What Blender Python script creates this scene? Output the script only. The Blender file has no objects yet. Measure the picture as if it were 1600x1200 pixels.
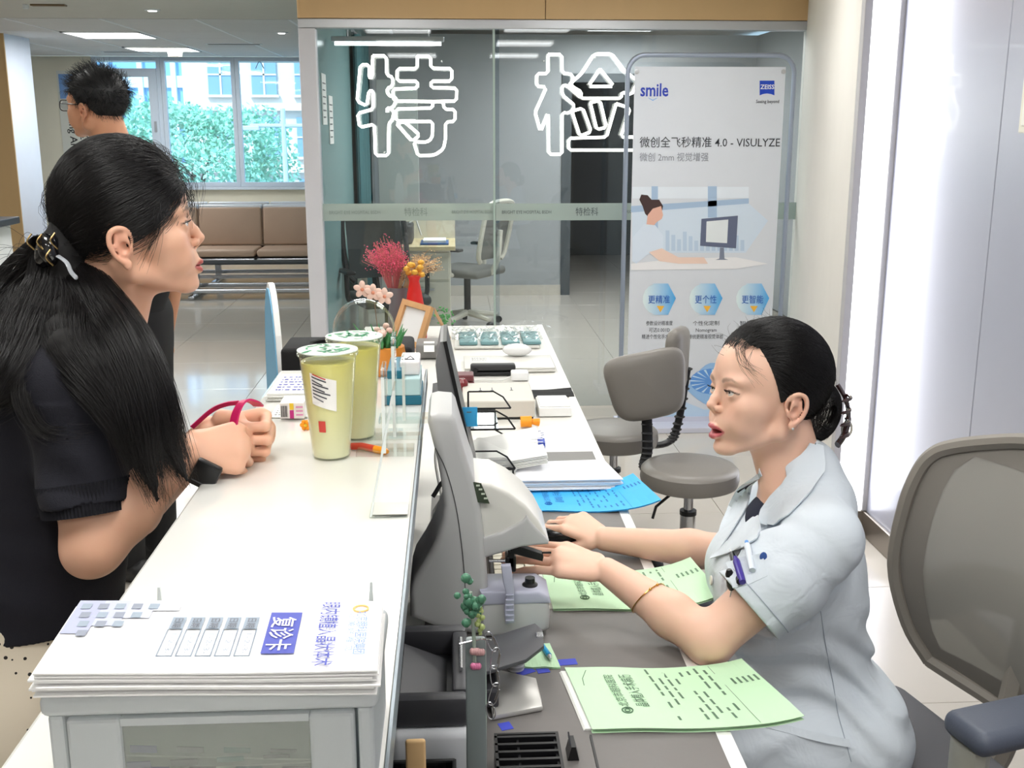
import bpy, bmesh, math, random
import numpy as np
from mathutils import Vector, Matrix, Euler
from mathutils.bvhtree import BVHTree
random.seed(7); rng = np.random.default_rng(7)
SC = bpy.context.scene; COL = SC.collection
PI = math.pi
def lin(c):
    return tuple(((v/255/12.92) if v/255 <= .04045 else ((v/255+.055)/1.055)**2.4) for v in c[:3]) + (1.,)
# ---------------------------------------------------------------- camera
FPX = 1700.; EYE = 1.6
PITCH = math.atan(400/FPX); YAW = math.atan(95/FPX*math.cos(PITCH))
cam = bpy.data.cameras.new('camera'); camo = bpy.data.objects.new('camera', cam); COL.objects.link(camo)
cam.sensor_width = 36; cam.lens = FPX/1600*36; cam.clip_start = .05; cam.clip_end = 300
camo.location = (0, 0, EYE); camo.rotation_euler = (PI/2-PITCH, 0, -YAW); SC.camera = camo
# ---------------------------------------------------------------- exposure, sky, sun, lamps
SC.view_settings.view_transform = 'Standard'; SC.view_settings.look = 'None'
SC.view_settings.gamma = 1; SC.view_settings.use_curve_mapping = False
SC.view_settings.exposure = 0.08
SC.cycles.max_bounces = 10; SC.cycles.transparent_max_bounces = 16; SC.cycles.transmission_bounces = 8
SC.cycles.caustics_reflective = False; SC.cycles.caustics_refractive = False
SC.cycles.sample_clamp_indirect = 4
W = bpy.data.worlds.new('sky'); SC.world = W; W.use_nodes = True
_n = W.node_tree.nodes; _bg = _n['Background']; _bg.inputs[0].default_value = lin((196, 226, 250)); _bg.inputs[1].default_value = 3.8
def lamp_area(name, loc, size, power, rot=(0, 0, 0), color=(1, 1, 1), size_y=None, spread=None):
    l = bpy.data.lights.new(name, 'AREA'); l.energy = power; l.color = color; l.size = size
    if size_y: l.shape = 'RECTANGLE'; l.size_y = size_y
    if spread: l.spread = spread
    o = bpy.data.objects.new(name, l); COL.objects.link(o); o.location = loc; o.rotation_euler = rot
    return o
sun = bpy.data.lights.new('sun', 'SUN'); sun.energy = 6.; sun.angle = .05; sun.color = (1, .96, .9)
_o = bpy.data.objects.new('sun', sun); COL.objects.link(_o); _o.rotation_euler = (math.radians(48), 0, math.radians(-28))
CEIL = 2.45
NEAR_LAMPS = [(-.45, .9), (.75, .9), (-.45, 2.5), (.75, 2.6), (-.45, 4.4), (.9, 4.6), (-1.9, 1.7), (-1.9, 4.2), (-3.6, 2.6), (-.45, -1), (.75, -1)]
for _x, _y in NEAR_LAMPS:
    lamp_area('ceiling_panel_light', (_x, _y, CEIL-.03), .56, 7.5, color=(1, .985, .96))
FAR_FILL = [(-3.2, 7), (-1.8, 6.4)]  # fill lights added out of view to brighten the waiting area
INNER_FILL = [(.4, 8.2), (1.5, 7.4), (1.5, 9.8)]  # fill lights added to lift the inner room, unseen from the camera
for _x, _y in FAR_FILL+[(-3.165, 10.84), (-3.165, 12.72)]:
    lamp_area('ceiling_panel_light', (_x, _y, CEIL-.03), .6, 22, color=(.94, .97, 1))
for _x, _y in INNER_FILL:
    lamp_area('inner_room_fill', (_x, _y, CEIL-.03), .5, 40, color=(1, .97, .92))

# ---------------------------------------------------------------- pixel rays (layout measured on the photograph)
_F = np.array([math.sin(YAW)*math.cos(PITCH), math.cos(YAW)*math.cos(PITCH), -math.sin(PITCH)])
_R = np.array([math.cos(YAW), -math.sin(YAW), 0]); _U = np.cross(_R, _F)
def at(px, py, x=None, y=None, z=None):
    d = _F+_R*(px-800)/FPX+_U*(600-py)/FPX
    t = x/d[0] if x is not None else y/d[1] if y is not None else (z-EYE)/d[2]
    return np.array([0, 0, EYE])+d*t
# ---------------------------------------------------------------- materials
MATS = {}
def mat(name, c, rough=.5, metal=0., noise=0., nscale=8., bump=0., bscale=60., trans=0., ior=1.45, emit=0., coat=0., sss=0., spec=.5, stretch=None, alpha=1.):
    if name in MATS: return MATS[name]
    m = bpy.data.materials.new(name); m.use_nodes = True; nt = m.node_tree; b = nt.nodes['Principled BSDF']
    col = lin(c); b.inputs['Base Color'].default_value = col; b.inputs['Roughness'].default_value = rough
    b.inputs['Metallic'].default_value = metal; b.inputs['Transmission Weight'].default_value = trans; b.inputs['IOR'].default_value = ior
    b.inputs['Coat Weight'].default_value = coat; b.inputs['Specular IOR Level'].default_value = spec; b.inputs['Alpha'].default_value = alpha
    if sss: b.inputs['Subsurface Weight'].default_value = sss; b.inputs['Subsurface Radius'].default_value = (1, .35, .2); b.inputs['Subsurface Scale'].default_value = .006
    if emit: b.inputs['Emission Color'].default_value = col; b.inputs['Emission Strength'].default_value = emit
    tc = nt.nodes.new('ShaderNodeTexCoord'); mp = nt.nodes.new('ShaderNodeMapping'); nt.links.new(tc.outputs['Object'], mp.inputs[0])
    if stretch: mp.inputs['Scale'].default_value = stretch
    if noise or not (trans or emit):
        n = nt.nodes.new('ShaderNodeTexNoise'); n.inputs['Scale'].default_value = nscale; n.inputs['Detail'].default_value = 4
        nt.links.new(mp.outputs[0], n.inputs['Vector'])
        mx = nt.nodes.new('ShaderNodeMix'); mx.data_type = 'RGBA'; a = noise or .03
        mx.inputs[6].default_value = tuple(v*(1-a) for v in col[:3])+(1,); mx.inputs[7].default_value = tuple(min(1, v*(1+a)) for v in col[:3])+(1,)
        nt.links.new(n.outputs[0], mx.inputs[0]); nt.links.new(mx.outputs[2], b.inputs['Base Color'])
    if bump:
        n2 = nt.nodes.new('ShaderNodeTexNoise'); n2.inputs['Scale'].default_value = bscale; n2.inputs['Detail'].default_value = 3
        nt.links.new(mp.outputs[0], n2.inputs['Vector'])
        bp = nt.nodes.new('ShaderNodeBump'); bp.inputs['Strength'].default_value = bump; bp.inputs['Distance'].default_value = .002
        nt.links.new(n2.outputs[0], bp.inputs['Height']); nt.links.new(bp.outputs[0], b.inputs['Normal'])
    MATS[name] = m; return m
def thin_glass(name, tint=(235, 245, 242), refl=.9, ior=1.45, base=0., frost_haze=None):
    """flat pane: straight-through transparency plus a Fresnel mirror coat (both sides alike)"""
    if name in MATS: return MATS[name]
    m = bpy.data.materials.new(name); m.use_nodes = True; nt = m.node_tree; nt.nodes.clear()
    o = nt.nodes.new('ShaderNodeOutputMaterial'); t = nt.nodes.new('ShaderNodeBsdfTransparent'); t.inputs[0].default_value = lin(tint)
    g = nt.nodes.new('ShaderNodeBsdfGlossy'); g.inputs['Roughness'].default_value = .02; g.inputs[0].default_value = (refl, refl, refl, 1)
    fr = nt.nodes.new('ShaderNodeFresnel'); ge = nt.nodes.new('ShaderNodeNewGeometry'); mi = nt.nodes.new('ShaderNodeMath'); mi.operation = 'MULTIPLY_ADD'; mi.inputs[1].default_value = 1/ior-ior; mi.inputs[2].default_value = ior; nt.links.new(ge.outputs['Backfacing'], mi.inputs[0]); nt.links.new(mi.outputs[0], fr.inputs[0])
    mx = nt.nodes.new('ShaderNodeMixShader'); nt.links.new(fr.outputs[0], mx.inputs[0]); nt.links.new(t.outputs[0], mx.inputs[1]); nt.links.new(g.outputs[0], mx.inputs[2])
    last = mx
    if frost_haze:
        d = nt.nodes.new('ShaderNodeBsdfDiffuse'); d.inputs[0].default_value = lin(frost_haze[0])
        m2 = nt.nodes.new('ShaderNodeMixShader'); m2.inputs[0].default_value = frost_haze[1]
        nt.links.new(mx.outputs[0], m2.inputs[1]); nt.links.new(d.outputs[0], m2.inputs[2]); last = m2
    nt.links.new(last.outputs[0], o.inputs[0]); MATS[name] = m; return m
def voronoi_dots(name, base, dot, scale, size, rough=.8):
    m = mat(name, base, rough); nt = m.node_tree; b = nt.nodes['Principled BSDF']
    tc = nt.nodes.new('ShaderNodeTexCoord'); v = nt.nodes.new('ShaderNodeTexVoronoi'); v.inputs['Scale'].default_value = scale
    nt.links.new(tc.outputs['Object'], v.inputs['Vector'])
    lt = nt.nodes.new('ShaderNodeMath'); lt.operation = 'LESS_THAN'; lt.inputs[1].default_value = size; nt.links.new(v.outputs['Distance'], lt.inputs[0])
    mx = nt.nodes.new('ShaderNodeMix'); mx.data_type = 'RGBA'; mx.inputs[6].default_value = lin(base); mx.inputs[7].default_value = lin(dot)
    nt.links.new(lt.outputs[0], mx.inputs[0]); nt.links.new(mx.outputs[2], b.inputs['Base Color']); return m
# ---------------------------------------------------------------- mesh builder
def rotm(rot):
    return np.array(Euler(rot).to_matrix()) if rot is not None else np.eye(3)
class MB:
    def __init__(s): s.v = []; s.f = []; s.n = 0
    def add(s, v, f):
        v = np.asarray(v, float).reshape(-1, 3); s.v.append(v); s.f += [tuple(int(i)+s.n for i in q) for q in f]; s.n += len(v); return s
    def box(s, lo, hi, bev=0., seg=2, rot=None, piv=None):
        lo = np.array(lo, float); hi = np.array(hi, float); lo, hi = np.minimum(lo, hi), np.maximum(lo, hi)
        c = (lo+hi)/2; h = (hi-lo)/2
        if bev <= 0:
            v = np.array([[x, y, z] for z in (-1, 1) for y in (-1, 1) for x in (-1, 1)])*h
            f = [(0, 2, 3, 1), (4, 5, 7, 6), (0, 1, 5, 4), (2, 6, 7, 3), (0, 4, 6, 2), (1, 3, 7, 5)]
        else:
            bm = bmesh.new(); bmesh.ops.create_cube(bm, size=2)
            for q in bm.verts: q.co = Vector(q.co*1.0); q.co.x *= h[0]; q.co.y *= h[1]; q.co.z *= h[2]
            bmesh.ops.bevel(bm, geom=list(bm.edges), offset=min(bev, min(h)*.95), segments=seg, affect='EDGES', profile=.5)
            bm.verts.index_update(); v = np.array([q.co[:] for q in bm.verts]); f = [[q.index for q in p.verts] for p in bm.faces]; bm.free()
        r = rotm(rot); p = c if piv is None else np.array(piv)
        return s.add((v+c-p) @ r.T+p, f)
    def quad(s, pts): return s.add(pts, [tuple(range(len(pts)))])
    def prism(s, poly, d, close=True):
        """poly: list of 3-D points (planar), extruded by vector d"""
        p = np.array(poly, float); n = len(p); v = np.vstack([p, p+np.array(d)])
        f = [(i, (i+1) % n, n+(i+1) % n, n+i) for i in range(n)]+[tuple(range(n))[::-1], tuple(range(n, 2*n))]
        return s.add(v, f)
    def tube(s, path, r, n=8, closed=False, cap=True, flat=1., up=None):
        P = np.array(path, float); m = len(P); r = np.broadcast_to(np.asarray(r, float), (m,)) if np.ndim(r) < 2 else np.asarray(r)
        T = np.gradient(P, axis=0) if not closed else (np.roll(P, -1, 0)-np.roll(P, 1, 0)); T /= np.linalg.norm(T, axis=1)[:, None]+1e-12
        u = np.array(up if up is not None else ((0, 0, 1) if abs(T[0][2]) < .9 else (1, 0, 0)), float); V = []
        for i in range(m):
            a = u-T[i]*(u@T[i]); a /= np.linalg.norm(a)+1e-12; b = np.cross(T[i], a)
            if up is None: u = a
            t = np.arange(n)/n*2*PI
            V.append(P[i]+r[i]*(np.cos(t)[:, None]*a*flat+np.sin(t)[:, None]*b))
        V = np.vstack(V); f = []
        for i in range(m if closed else m-1):
            j = (i+1) % m
            f += [(i*n+k, i*n+(k+1) % n, j*n+(k+1) % n, j*n+k) for k in range(n)]
        if cap and not closed: f += [tuple(range(n))[::-1], tuple(range((m-1)*n, m*n))]
        return s.add(V, f)
    def cyl(s, p0, p1, r0, r1=None, n=16): return s.tube([p0, p1], [r0, r0 if r1 is None else r1], n)
    def lathe(s, prof, c=(0, 0, 0), n=32, rot=None, cap=True):
        t = np.arange(n)/n*2*PI; V = []
        for r, z in prof: V.append(np.stack([r*np.cos(t), r*np.sin(t), np.full(n, z)], 1))
        V = np.vstack(V) @ rotm(rot).T+np.array(c); m = len(prof)
        f = [(i*n+k, i*n+(k+1) % n, (i+1)*n+(k+1) % n, (i+1)*n+k) for i in range(m-1) for k in range(n)]
        if cap: f += [tuple(range(n))[::-1], tuple(range((m-1)*n, m*n))]
        return s.add(V, f)
    def ball(s, c, r, n=16, rot=None):
        r = np.broadcast_to(np.asarray(r, float), (3,)); V = []; m = max(6, n//2)
        for i in range(m+1):
            a = PI*i/m
            for k in range(n): b = 2*PI*k/n; V.append((math.sin(a)*math.cos(b)*r[0], math.sin(a)*math.sin(b)*r[1], -math.cos(a)*r[2]))
        f = [(i*n+k, i*n+(k+1) % n, (i+1)*n+(k+1) % n, (i+1)*n+k) for i in range(m) for k in range(n)]
        return s.add(np.array(V) @ rotm(rot).T+np.array(c), f)
    def sheet(s, fn, nu, nv, th=.0):
        """fn(u,v)->point; thickness th straight down"""
        V = np.array([fn(i/nu, j/nv) for j in range(nv+1) for i in range(nu+1)]); w = nu+1
        f = [(j*w+i, j*w+i+1, (j+1)*w+i+1, (j+1)*w+i) for j in range(nv) for i in range(nu)]
        if th:
            k = len(V); V = np.vstack([V, V-np.array([0, 0, th])]); f += [tuple(q+k for q in p)[::-1] for p in f]
            rim = [i for i in range(w)]+[j*w+nu for j in range(1, nv+1)]+[nv*w+i for i in range(nu-1, -1, -1)]+[j*w for j in range(nv-1, 0, -1)]
            f += [(rim[(i+1) % len(rim)], rim[i], rim[i]+k, rim[(i+1) % len(rim)]+k) for i in range(len(rim))]
        return s.add(V, f)
    def build(s, name, m, parent=None, smooth=False, auto=True):
        me = bpy.data.meshes.new(name); V = np.vstack(s.v); me.from_pydata(V.tolist(), [], s.f); me.update()
        bm = bmesh.new(); bm.from_mesh(me); bmesh.ops.recalc_face_normals(bm, faces=bm.faces); bm.to_mesh(me); bm.free()
        o = bpy.data.objects.new(name, me); COL.objects.link(o); me.materials.append(m)
        if smooth:
            me.polygons.foreach_set('use_smooth', [True]*len(me.polygons))
            if auto: me.set_sharp_from_angle(angle=math.radians(38))
        attach(o, parent); return o
def attach(o, parent):
    if parent is not None:
        o.parent = parent; top = parent
        while top.parent: top = top.parent
        if parent is top: o.matrix_parent_inverse = Matrix.Translation(-Vector(top.location))
def tag(o, label, cat, group=None, kind=None):
    if label: o['label'] = label
    if cat: o['category'] = cat
    if group: o['group'] = group
    if kind: o['kind'] = kind
    return o
def thing(name, label, cat, loc=(0, 0, 0), group=None):
    o = bpy.data.objects.new(name, None); COL.objects.link(o); o.location = Vector([float(q) for q in loc]); o.empty_display_size = .05
    return tag(o, label, cat, group)
def structure(o): o['kind'] = 'structure'; return o
def dup(root, delta, label=None):
    r = root.copy(); COL.objects.link(r); r.location = root.location+Vector([float(q) for q in delta])
    if label: r['label'] = label
    for ch in list(root.children):
        c = ch.copy(); COL.objects.link(c); c.parent = r
        for g in ch.children:
            d = g.copy(); COL.objects.link(d); d.parent = c
    return r
def text_mesh(body, size, bold=0., align='LEFT', space=1., line=1.0):
    c = bpy.data.curves.new('lettering', 'FONT'); c.body = body; c.size = size; c.offset = bold*size; c.align_x = align; c.space_character = space; c.space_line = line
    c.resolution_u = 2
    o = bpy.data.objects.new('lettering', c); COL.objects.link(o); bpy.context.view_layer.update()
    dg = bpy.context.evaluated_depsgraph_get(); me = bpy.data.meshes.new_from_object(o.evaluated_get(dg)); bpy.data.objects.remove(o)
    return me
def text(body, size, origin, ux, uy, m, parent, name='lettering', bold=0., align='LEFT', space=1., off=.0006, line=1.0, width=None):
    """flat print: baseline start at origin, ux = reading direction, uy = up direction of the letters"""
    me = text_mesh(body, size, bold, align, space, line); n = len(me.vertices); co = np.empty(n*3); me.vertices.foreach_get('co', co); co = co.reshape(-1, 3)
    ux = np.array(ux, float); ux /= np.linalg.norm(ux); uy = np.array(uy, float); uy /= np.linalg.norm(uy); nz = np.cross(ux, uy)
    sx = 1.
    if width: sx = width/(co[:, 0].max()-co[:, 0].min()+1e-9)
    w = np.array(origin)+co[:, :1]*sx*ux+co[:, 1:2]*uy+nz*off
    me.vertices.foreach_set('co', w.ravel()); me.update(); me.materials.clear(); me.materials.append(m)
    o = bpy.data.objects.new(name, me); COL.objects.link(o); attach(o, parent); return o
def arc(c, r, a0, a1, n, ax=(1, 0, 0), ay=(0, 0, 1)):
    ax = np.array(ax, float); ay = np.array(ay, float)
    return [np.array(c)+r*(math.cos(a)*ax+math.sin(a)*ay) for a in np.linspace(a0, a1, n)]
def smooth_path(P, n=8):
    """Catmull-Rom through the points"""
    P = np.array(P, float); Q = np.vstack([2*P[0]-P[1], P, 2*P[-1]-P[-2]]); out = []
    for i in range(1, len(Q)-2):
        for t in np.arange(n)/n:
            a, b, c, d = Q[i-1:i+3]
            out.append(.5*((2*b)+(-a+c)*t+(2*a-5*b+4*c-d)*t*t+(-a+3*b-3*c+d)*t**3))
    out.append(Q[-2]); return np.array(out)
# ================================================================ SETTING
M_white = mat('white paint', (228, 224, 217), .6, bump=.05, bscale=300)
M_ceil = mat('ceiling plaster', (206, 205, 198), .8, bump=.1, bscale=200)
M_tile = mat('polished floor tile', (205, 198, 188), .11, noise=.05, nscale=3, coat=.3)
M_joint = mat('tile joint', (150, 143, 134), .8)
M_wood = mat('light oak veneer', (208, 174, 126), .45, noise=.08, nscale=5, stretch=(1, 1, .15))
M_alu = mat('brushed aluminium', (188, 190, 194), .35, .6, noise=.03)
M_alu_d = mat('satin steel baseboard', (150, 142, 134), .28, .85)
M_panel = mat('silver laminate wall panel', (182, 184, 198), .3, .25, noise=.02, coat=.2)
M_cream = mat('cream wall paint', (232, 226, 206), .7)
M_winframe = mat('white window frame', (215, 226, 238), .4)
M_lamp = mat('lamp diffuser', (255, 255, 250), emit=6.)
M_strip = mat('led strip diffuser', (250, 252, 255), emit=3.)
M_print = mat('dark grey print', (70, 72, 78), .6)
M_black = mat('black plastic', (22, 22, 24), .35)
M_pane = thin_glass('window glass', (232, 244, 250), frost_haze=((226, 240, 246), .07))  # diffuse layer paints the overexposed haze over the street view

X0, X1, Y0, YG, YW = -6.5, 1.65, -2.6, 6.2, 14.06
fl = structure(MB().box((X0-.1, Y0-.1, -.06), (3.2, 16.2, -.012)).build('floor', M_joint))
T = .8; tx0 = float(at(1112, 778, z=0)[0]) % T
base_tile = None
for i in range(-9, 5):
    for j in range(-1, 20):
        x, y = tx0+i*T, .35+j*T
        if y > 4.6 and x > 2.2 or x < -6.4 or y < 1.2 and x > -1.5 or (y < 2.5 and x < -3) or (y<6 and x<-4.4): continue
        if base_tile is None:
            base_tile = MB().box((.001, .001, -.02), (T-.001, T-.001, 0), .0012, 1).build('floor_tile', M_tile, fl); o = base_tile
        else:
            o = base_tile.copy(); COL.objects.link(o)
        o.location = (x, y, 0)
# ceiling: plaster near, grid ceiling beyond
ce = structure(MB().box((X0-.2, Y0-.2, CEIL), (3.2, 9.27, CEIL+.12)).box((X0-.2, 9.2, CEIL+.06), (3.2, 16.4, CEIL+.16)).build('ceiling', M_ceil))
M_tee = mat('white ceiling tee', (232, 236, 240), .5)
M_ctile = mat('mineral ceiling tile', (214, 216, 216), .85, bump=.2, bscale=150)
xs = [-5.04, -4.29, -3.54, -2.79, -2.04, -1.29, -.54]
for k, x in enumerate(xs): MB().box((x-.012, 9.27, CEIL-.004), (x+.012, YW, CEIL+.02)).build('ceiling_tee', M_tee, ce)
ys = [9.29, 10.49, 11.2, 12.4, 13.05, 14.0]
tb = {}
for i in range(len(xs)-1):
    for j in range(len(ys)-1):
        if i == 2 and j in (1, 3): continue
        key = (i, j)
        MB().box((xs[i]+.012, ys[j]+.004, CEIL), (xs[i+1]-.012, ys[j+1]-.004, CEIL+.015)).build('ceiling_tile', M_ctile, ce)
def panel_lamp(x0, y0, x1, y1, label, z=CEIL):
    t = thing('ceiling_panel_lamp', label, 'ceiling lamp', ((x0+x1)/2, (y0+y1)/2, z), 'recessed ceiling panel lamps')
    MB().box((x0, y0, z-.012), (x1, y0+.02, z+.03)).box((x0, y1-.02, z-.012), (x1, y1, z+.03)).box((x0, y0, z-.012), (x0+.02, y1, z+.03)).box((x1-.02, y0, z-.012), (x1, y1, z+.03)).build('frame', M_tee, t)
    MB().box((x0+.02, y0+.02, z-.008), (x1-.02, y1-.02, z+.02)).build('diffuser', M_lamp, t)
panel_lamp(-3.52, 10.5, -2.81, 11.18, 'glowing white ceiling panel lamp above the waiting area, nearer of the two in its row')
panel_lamp(-3.52, 12.42, -2.81, 13.03, 'glowing white ceiling panel lamp near the window, farther of the two in its row')
for k, (x, y) in enumerate(NEAR_LAMPS):
    panel_lamp(x-.3, y-.3, x+.3, y+.3, 'added unseen panel lamp in the plaster ceiling '+('over the near counter', 'over the receptionist', 'over the counter end', 'over the two stools', 'over the far desk end', 'in front of the banner', 'over the standing woman', 'over the standing man', 'over the empty hall floor', 'behind the counter row', 'behind the desk row')[k])
for k, (x, y) in enumerate(FAR_FILL+INNER_FILL): panel_lamp(x-.3, y-.3, x+.3, y+.3, 'added unseen panel lamp in the plaster ceiling '+('between the waiting area and the counter', 'beside the glass partition post', 'over the cream desk behind the glass', 'just behind the banner and the glass', 'by the dark doorway behind the glass')[k])  # unseen housings added to carry the fill lights
# small ceiling fittings
def ceil_disc(name, label, cat, px, py, r, h, m, m2=None):
    p = at(px, py, z=CEIL-.01); t = thing(name, label, cat, (p[0], p[1], CEIL), 'downlights' if name == 'downlight' else None)
    MB().lathe([(r*1.0, CEIL), (r, CEIL-.006), (r*.85, CEIL-h)], (p[0], p[1], 0), 24).build('housing', m, t, True)
    MB().lathe([(r*.55, CEIL-h), (r*.5, CEIL-h-.004)], (p[0], p[1], 0), 20).build('lens', m2 or m, t, True)
ceil_disc('smoke_detector', 'small beige smoke detector on the ceiling beside the far panel lamp', 'smoke detector', 273, 77, .085, .09, mat('beige plastic', (178, 172, 158), .5))
ceil_disc('downlight', 'round downlight in the plaster ceiling above the standing man', 'downlight', 238, 17, .06, .01, M_tee, M_lamp)
ceil_disc('downlight', 'round downlight in the tile ceiling near the glass partition', 'downlight', 440, 52, .06, .01, M_tee, M_lamp)
p = at(405, 90, z=CEIL); t = thing('sprinkler', 'small ceiling sprinkler head hanging in front of the window', 'sprinkler', (p[0], p[1], CEIL))
MB().cyl((p[0], p[1], CEIL), (p[0], p[1], CEIL-.06), .014).build('stem', M_alu, t, True)
MB().tube([(p[0]-.05, p[1], CEIL-.13), (p[0]-.012, p[1], CEIL-.05)], .006).tube([(p[0]+.05, p[1], CEIL-.13), (p[0]+.012, p[1], CEIL-.05)], .006).build('deflector', M_alu, t)
for (a, b, lab) in (((322, 68), (408, 68), 'narrow dark slot vent in the ceiling grid, nearer one'), ((160, 80), (235, 80), 'narrow dark slot vent in the ceiling grid close to the window')):
    A = at(*a, z=CEIL); B = at(*b, z=CEIL); t = thing('slot_vent', lab, 'vent', ((A[0]+B[0])/2, A[1], CEIL), 'ceiling slot vents')
    MB().box((A[0], A[1]-.05, CEIL-.008), (B[0], A[1]+.05, CEIL+.01)).build('frame', M_tee, t)
    MB().box((A[0]+.02, A[1]-.03, CEIL-.01), (B[0]-.02, A[1]+.03, CEIL-.006)).build('slot', mat('vent dark', (60, 62, 60), .7), t)
p = at(85, 7, z=CEIL); t = thing('ceiling_bracket', 'short brown metal bracket fixed on the plaster ceiling', 'bracket', (p[0], p[1], CEIL))
MB().box((p[0]-.16, p[1]-.03, CEIL-.012), (p[0]+.08, p[1]+.03, CEIL), .004).build('plate', mat('brown metal', (120, 98, 70), .5), t)
MB().cyl((p[0]-.2, p[1], CEIL-.002), (p[0]-.2, p[1], CEIL-.03), .02).build('socket', M_tee, t)
# outer shell
structure(MB().box((X0-.1, Y0-.1, -.06), (X0, 16.2, CEIL+.03)).build('wall_left', M_white))
structure(MB().box((X0, Y0-.1, -.06), (3.2, Y0, CEIL+.03)).build('wall_back', M_white))
# right wall: laminate panels, baseboard
wr = structure(MB().box((X1+.012, Y0, -.03), (X1+.16, 4.1, CEIL+.03)).build('wall_right', M_joint))
seam = float(at(1553, 300, x=X1)[1])
for a, b in ((Y0, .55), (.553, 1.9), (1.903, seam-.002), (seam+.002, 4.1)):
    MB().box((X1, a, 0), (X1+.012, b, CEIL), .0015, 1).build('wall_panel', M_panel, wr)
structure(MB().box((X1-.014, Y0, 0), (X1, 4.1, .1), .003, 1).build('baseboard_right', M_alu_d))
# LED column at the end of the right wall and the white return wall behind it
A = np.array([1.50, 4.1]); B = np.array([1.985, 6.2])
structure(MB().prism([(A[0], A[1], 0), (X1+.16, 4.1, 0), (X1+.8, 4.1, 0), (2.7, 6.3, 0), (B[0], 6.3, 0)], (0, 0, CEIL)).build('wall_side', M_white))
led = thing('led_wall_light', 'tall vertical white led strip light between white wall and silver panels', 'wall light', (1.575, 4.08, 0))
for x0, x1 in ((1.500, 1.529), (1.631, 1.662)):
    MB().box((x0, 4.062, .1), (x1, 4.1, CEIL), .002, 1).build('frame', mat('led frame grey', (188, 186, 188), .45), led)
MB().box((1.529, 4.074, .1), (1.631, 4.1, CEIL)).build('diffuser', M_strip, led)
MB().box((1.495, 4.06, 0), (1.662, 4.1, .1)).build('plinth', M_alu_d, led)
lamp_area('led_strip_light', (1.58, 4.05, 1.3), .1, 7, rot=(-PI/2, 0, 0), color=(.95, .96, 1), size_y=2.2)
p = at(1590, 208, x=X1-.03); t = thing('wall_panel_sign', 'beige flat box mounted high on the silver wall at the frame edge', 'wall panel', (X1-.015, p[1]-.12, p[2]))
MB().box((X1-.03, p[1]-.32, p[2]), (X1, p[1], CEIL-.05), .004).build('cover', mat('beige cover', (226, 222, 206), .5), t)
MB().box((X1-.034, p[1]-.30, p[2]+.02), (X1-.028, p[1]-.02, p[2]+.2), .002).build('inset', mat('pale inset', (236, 234, 224), .4), t)

# glass partition of the inner room
JL, JR = -.812, 1.985
structure(MB().box((JL, YG-.05, 0), (JL+.09, YG+.05, 2.121), .004).build('trim_1', mat('partition post', (206, 206, 212), .4)))
structure(MB().box((JL, YG-.05, 2.122), (JR, YG+.05, 2.17), .004).build('trim_2', M_alu))
bw = structure(MB().box((JL, YG-.03, 2.17), (JR+.1, YG+.3, CEIL)).build('trim_3', M_wood))
sx = float(at(852, 20, y=YG-.05)[0])
for a, b in ((JL-.0, sx-.002), (sx+.002, JR)): MB().box((a, YG-.055, 2.172), (b, YG-.03, CEIL), .001, 1).build('wood_panel', M_wood, bw)
gx = float(at(772, 300, y=YG)[0])
gl = thin_glass('partition glass', (230, 235, 238), ior=1.5)
g1 = structure(MB().box((JL+.09, YG-.005, .01), (gx+.03, YG+.005, 2.122)).build('window_1', gl))
g2 = structure(MB().box((gx, YG-.035, .01), (JR, YG-.025, 2.122)).build('window_2', gl))
MB().box((gx-.006, YG-.036, .01), (gx+.006, YG-.024, 2.122)).build('glass_edge', mat('green glass edge', (168, 186, 178), .2), g2)
fr = thin_glass('frosted film', (215, 225, 220), frost_haze=((200, 212, 206), .55))
z0, z1 = 1.093, 1.188
MB().box((JL+.09, YG-.0075, z0), (gx-.0, YG-.0055, z1)).build('frosted_band', fr, g1)
MB().box((gx+.008, YG-.0385, z0), (JR, YG-.0365, z1)).build('frosted_band', fr, g2)
def band_text(s, px, w, h, m, g, yy): 
    a = at(px, 333, y=yy); text(s, h, (a[0], yy, (z0+z1)/2-h*.36), (1, 0, 0), (0, 0, 1), m, g, width=w, bold=.004)
Mb1 = mat('grey band print', (120, 132, 128), .6); Mb2 = mat('band print', (84, 92, 94), .6)
mm = 6.2/1700
band_text('特检科', 631, 36*mm, .05, Mb1, g1, YG-.008); band_text('特检科', 899, 35*mm, .05, Mb2, g2, YG-.039)
band_text('BRIGHT EYE HOSPITAL BSDH', 514, 78*mm, .026, Mb1, g1, YG-.008); band_text('BRIGHT EYE HOSPITAL BSDH', 706, 62*mm, .026, Mb1, g1, YG-.008)
band_text('BRIGHT EYE HOSPITAL BSDH', 784, 76*mm, .026, Mb2, g2, YG-.039); band_text('BRIGHT EYE HOSPITAL BSDH', 975, 76*mm, .026, Mb2, g2, YG-.039)

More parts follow.
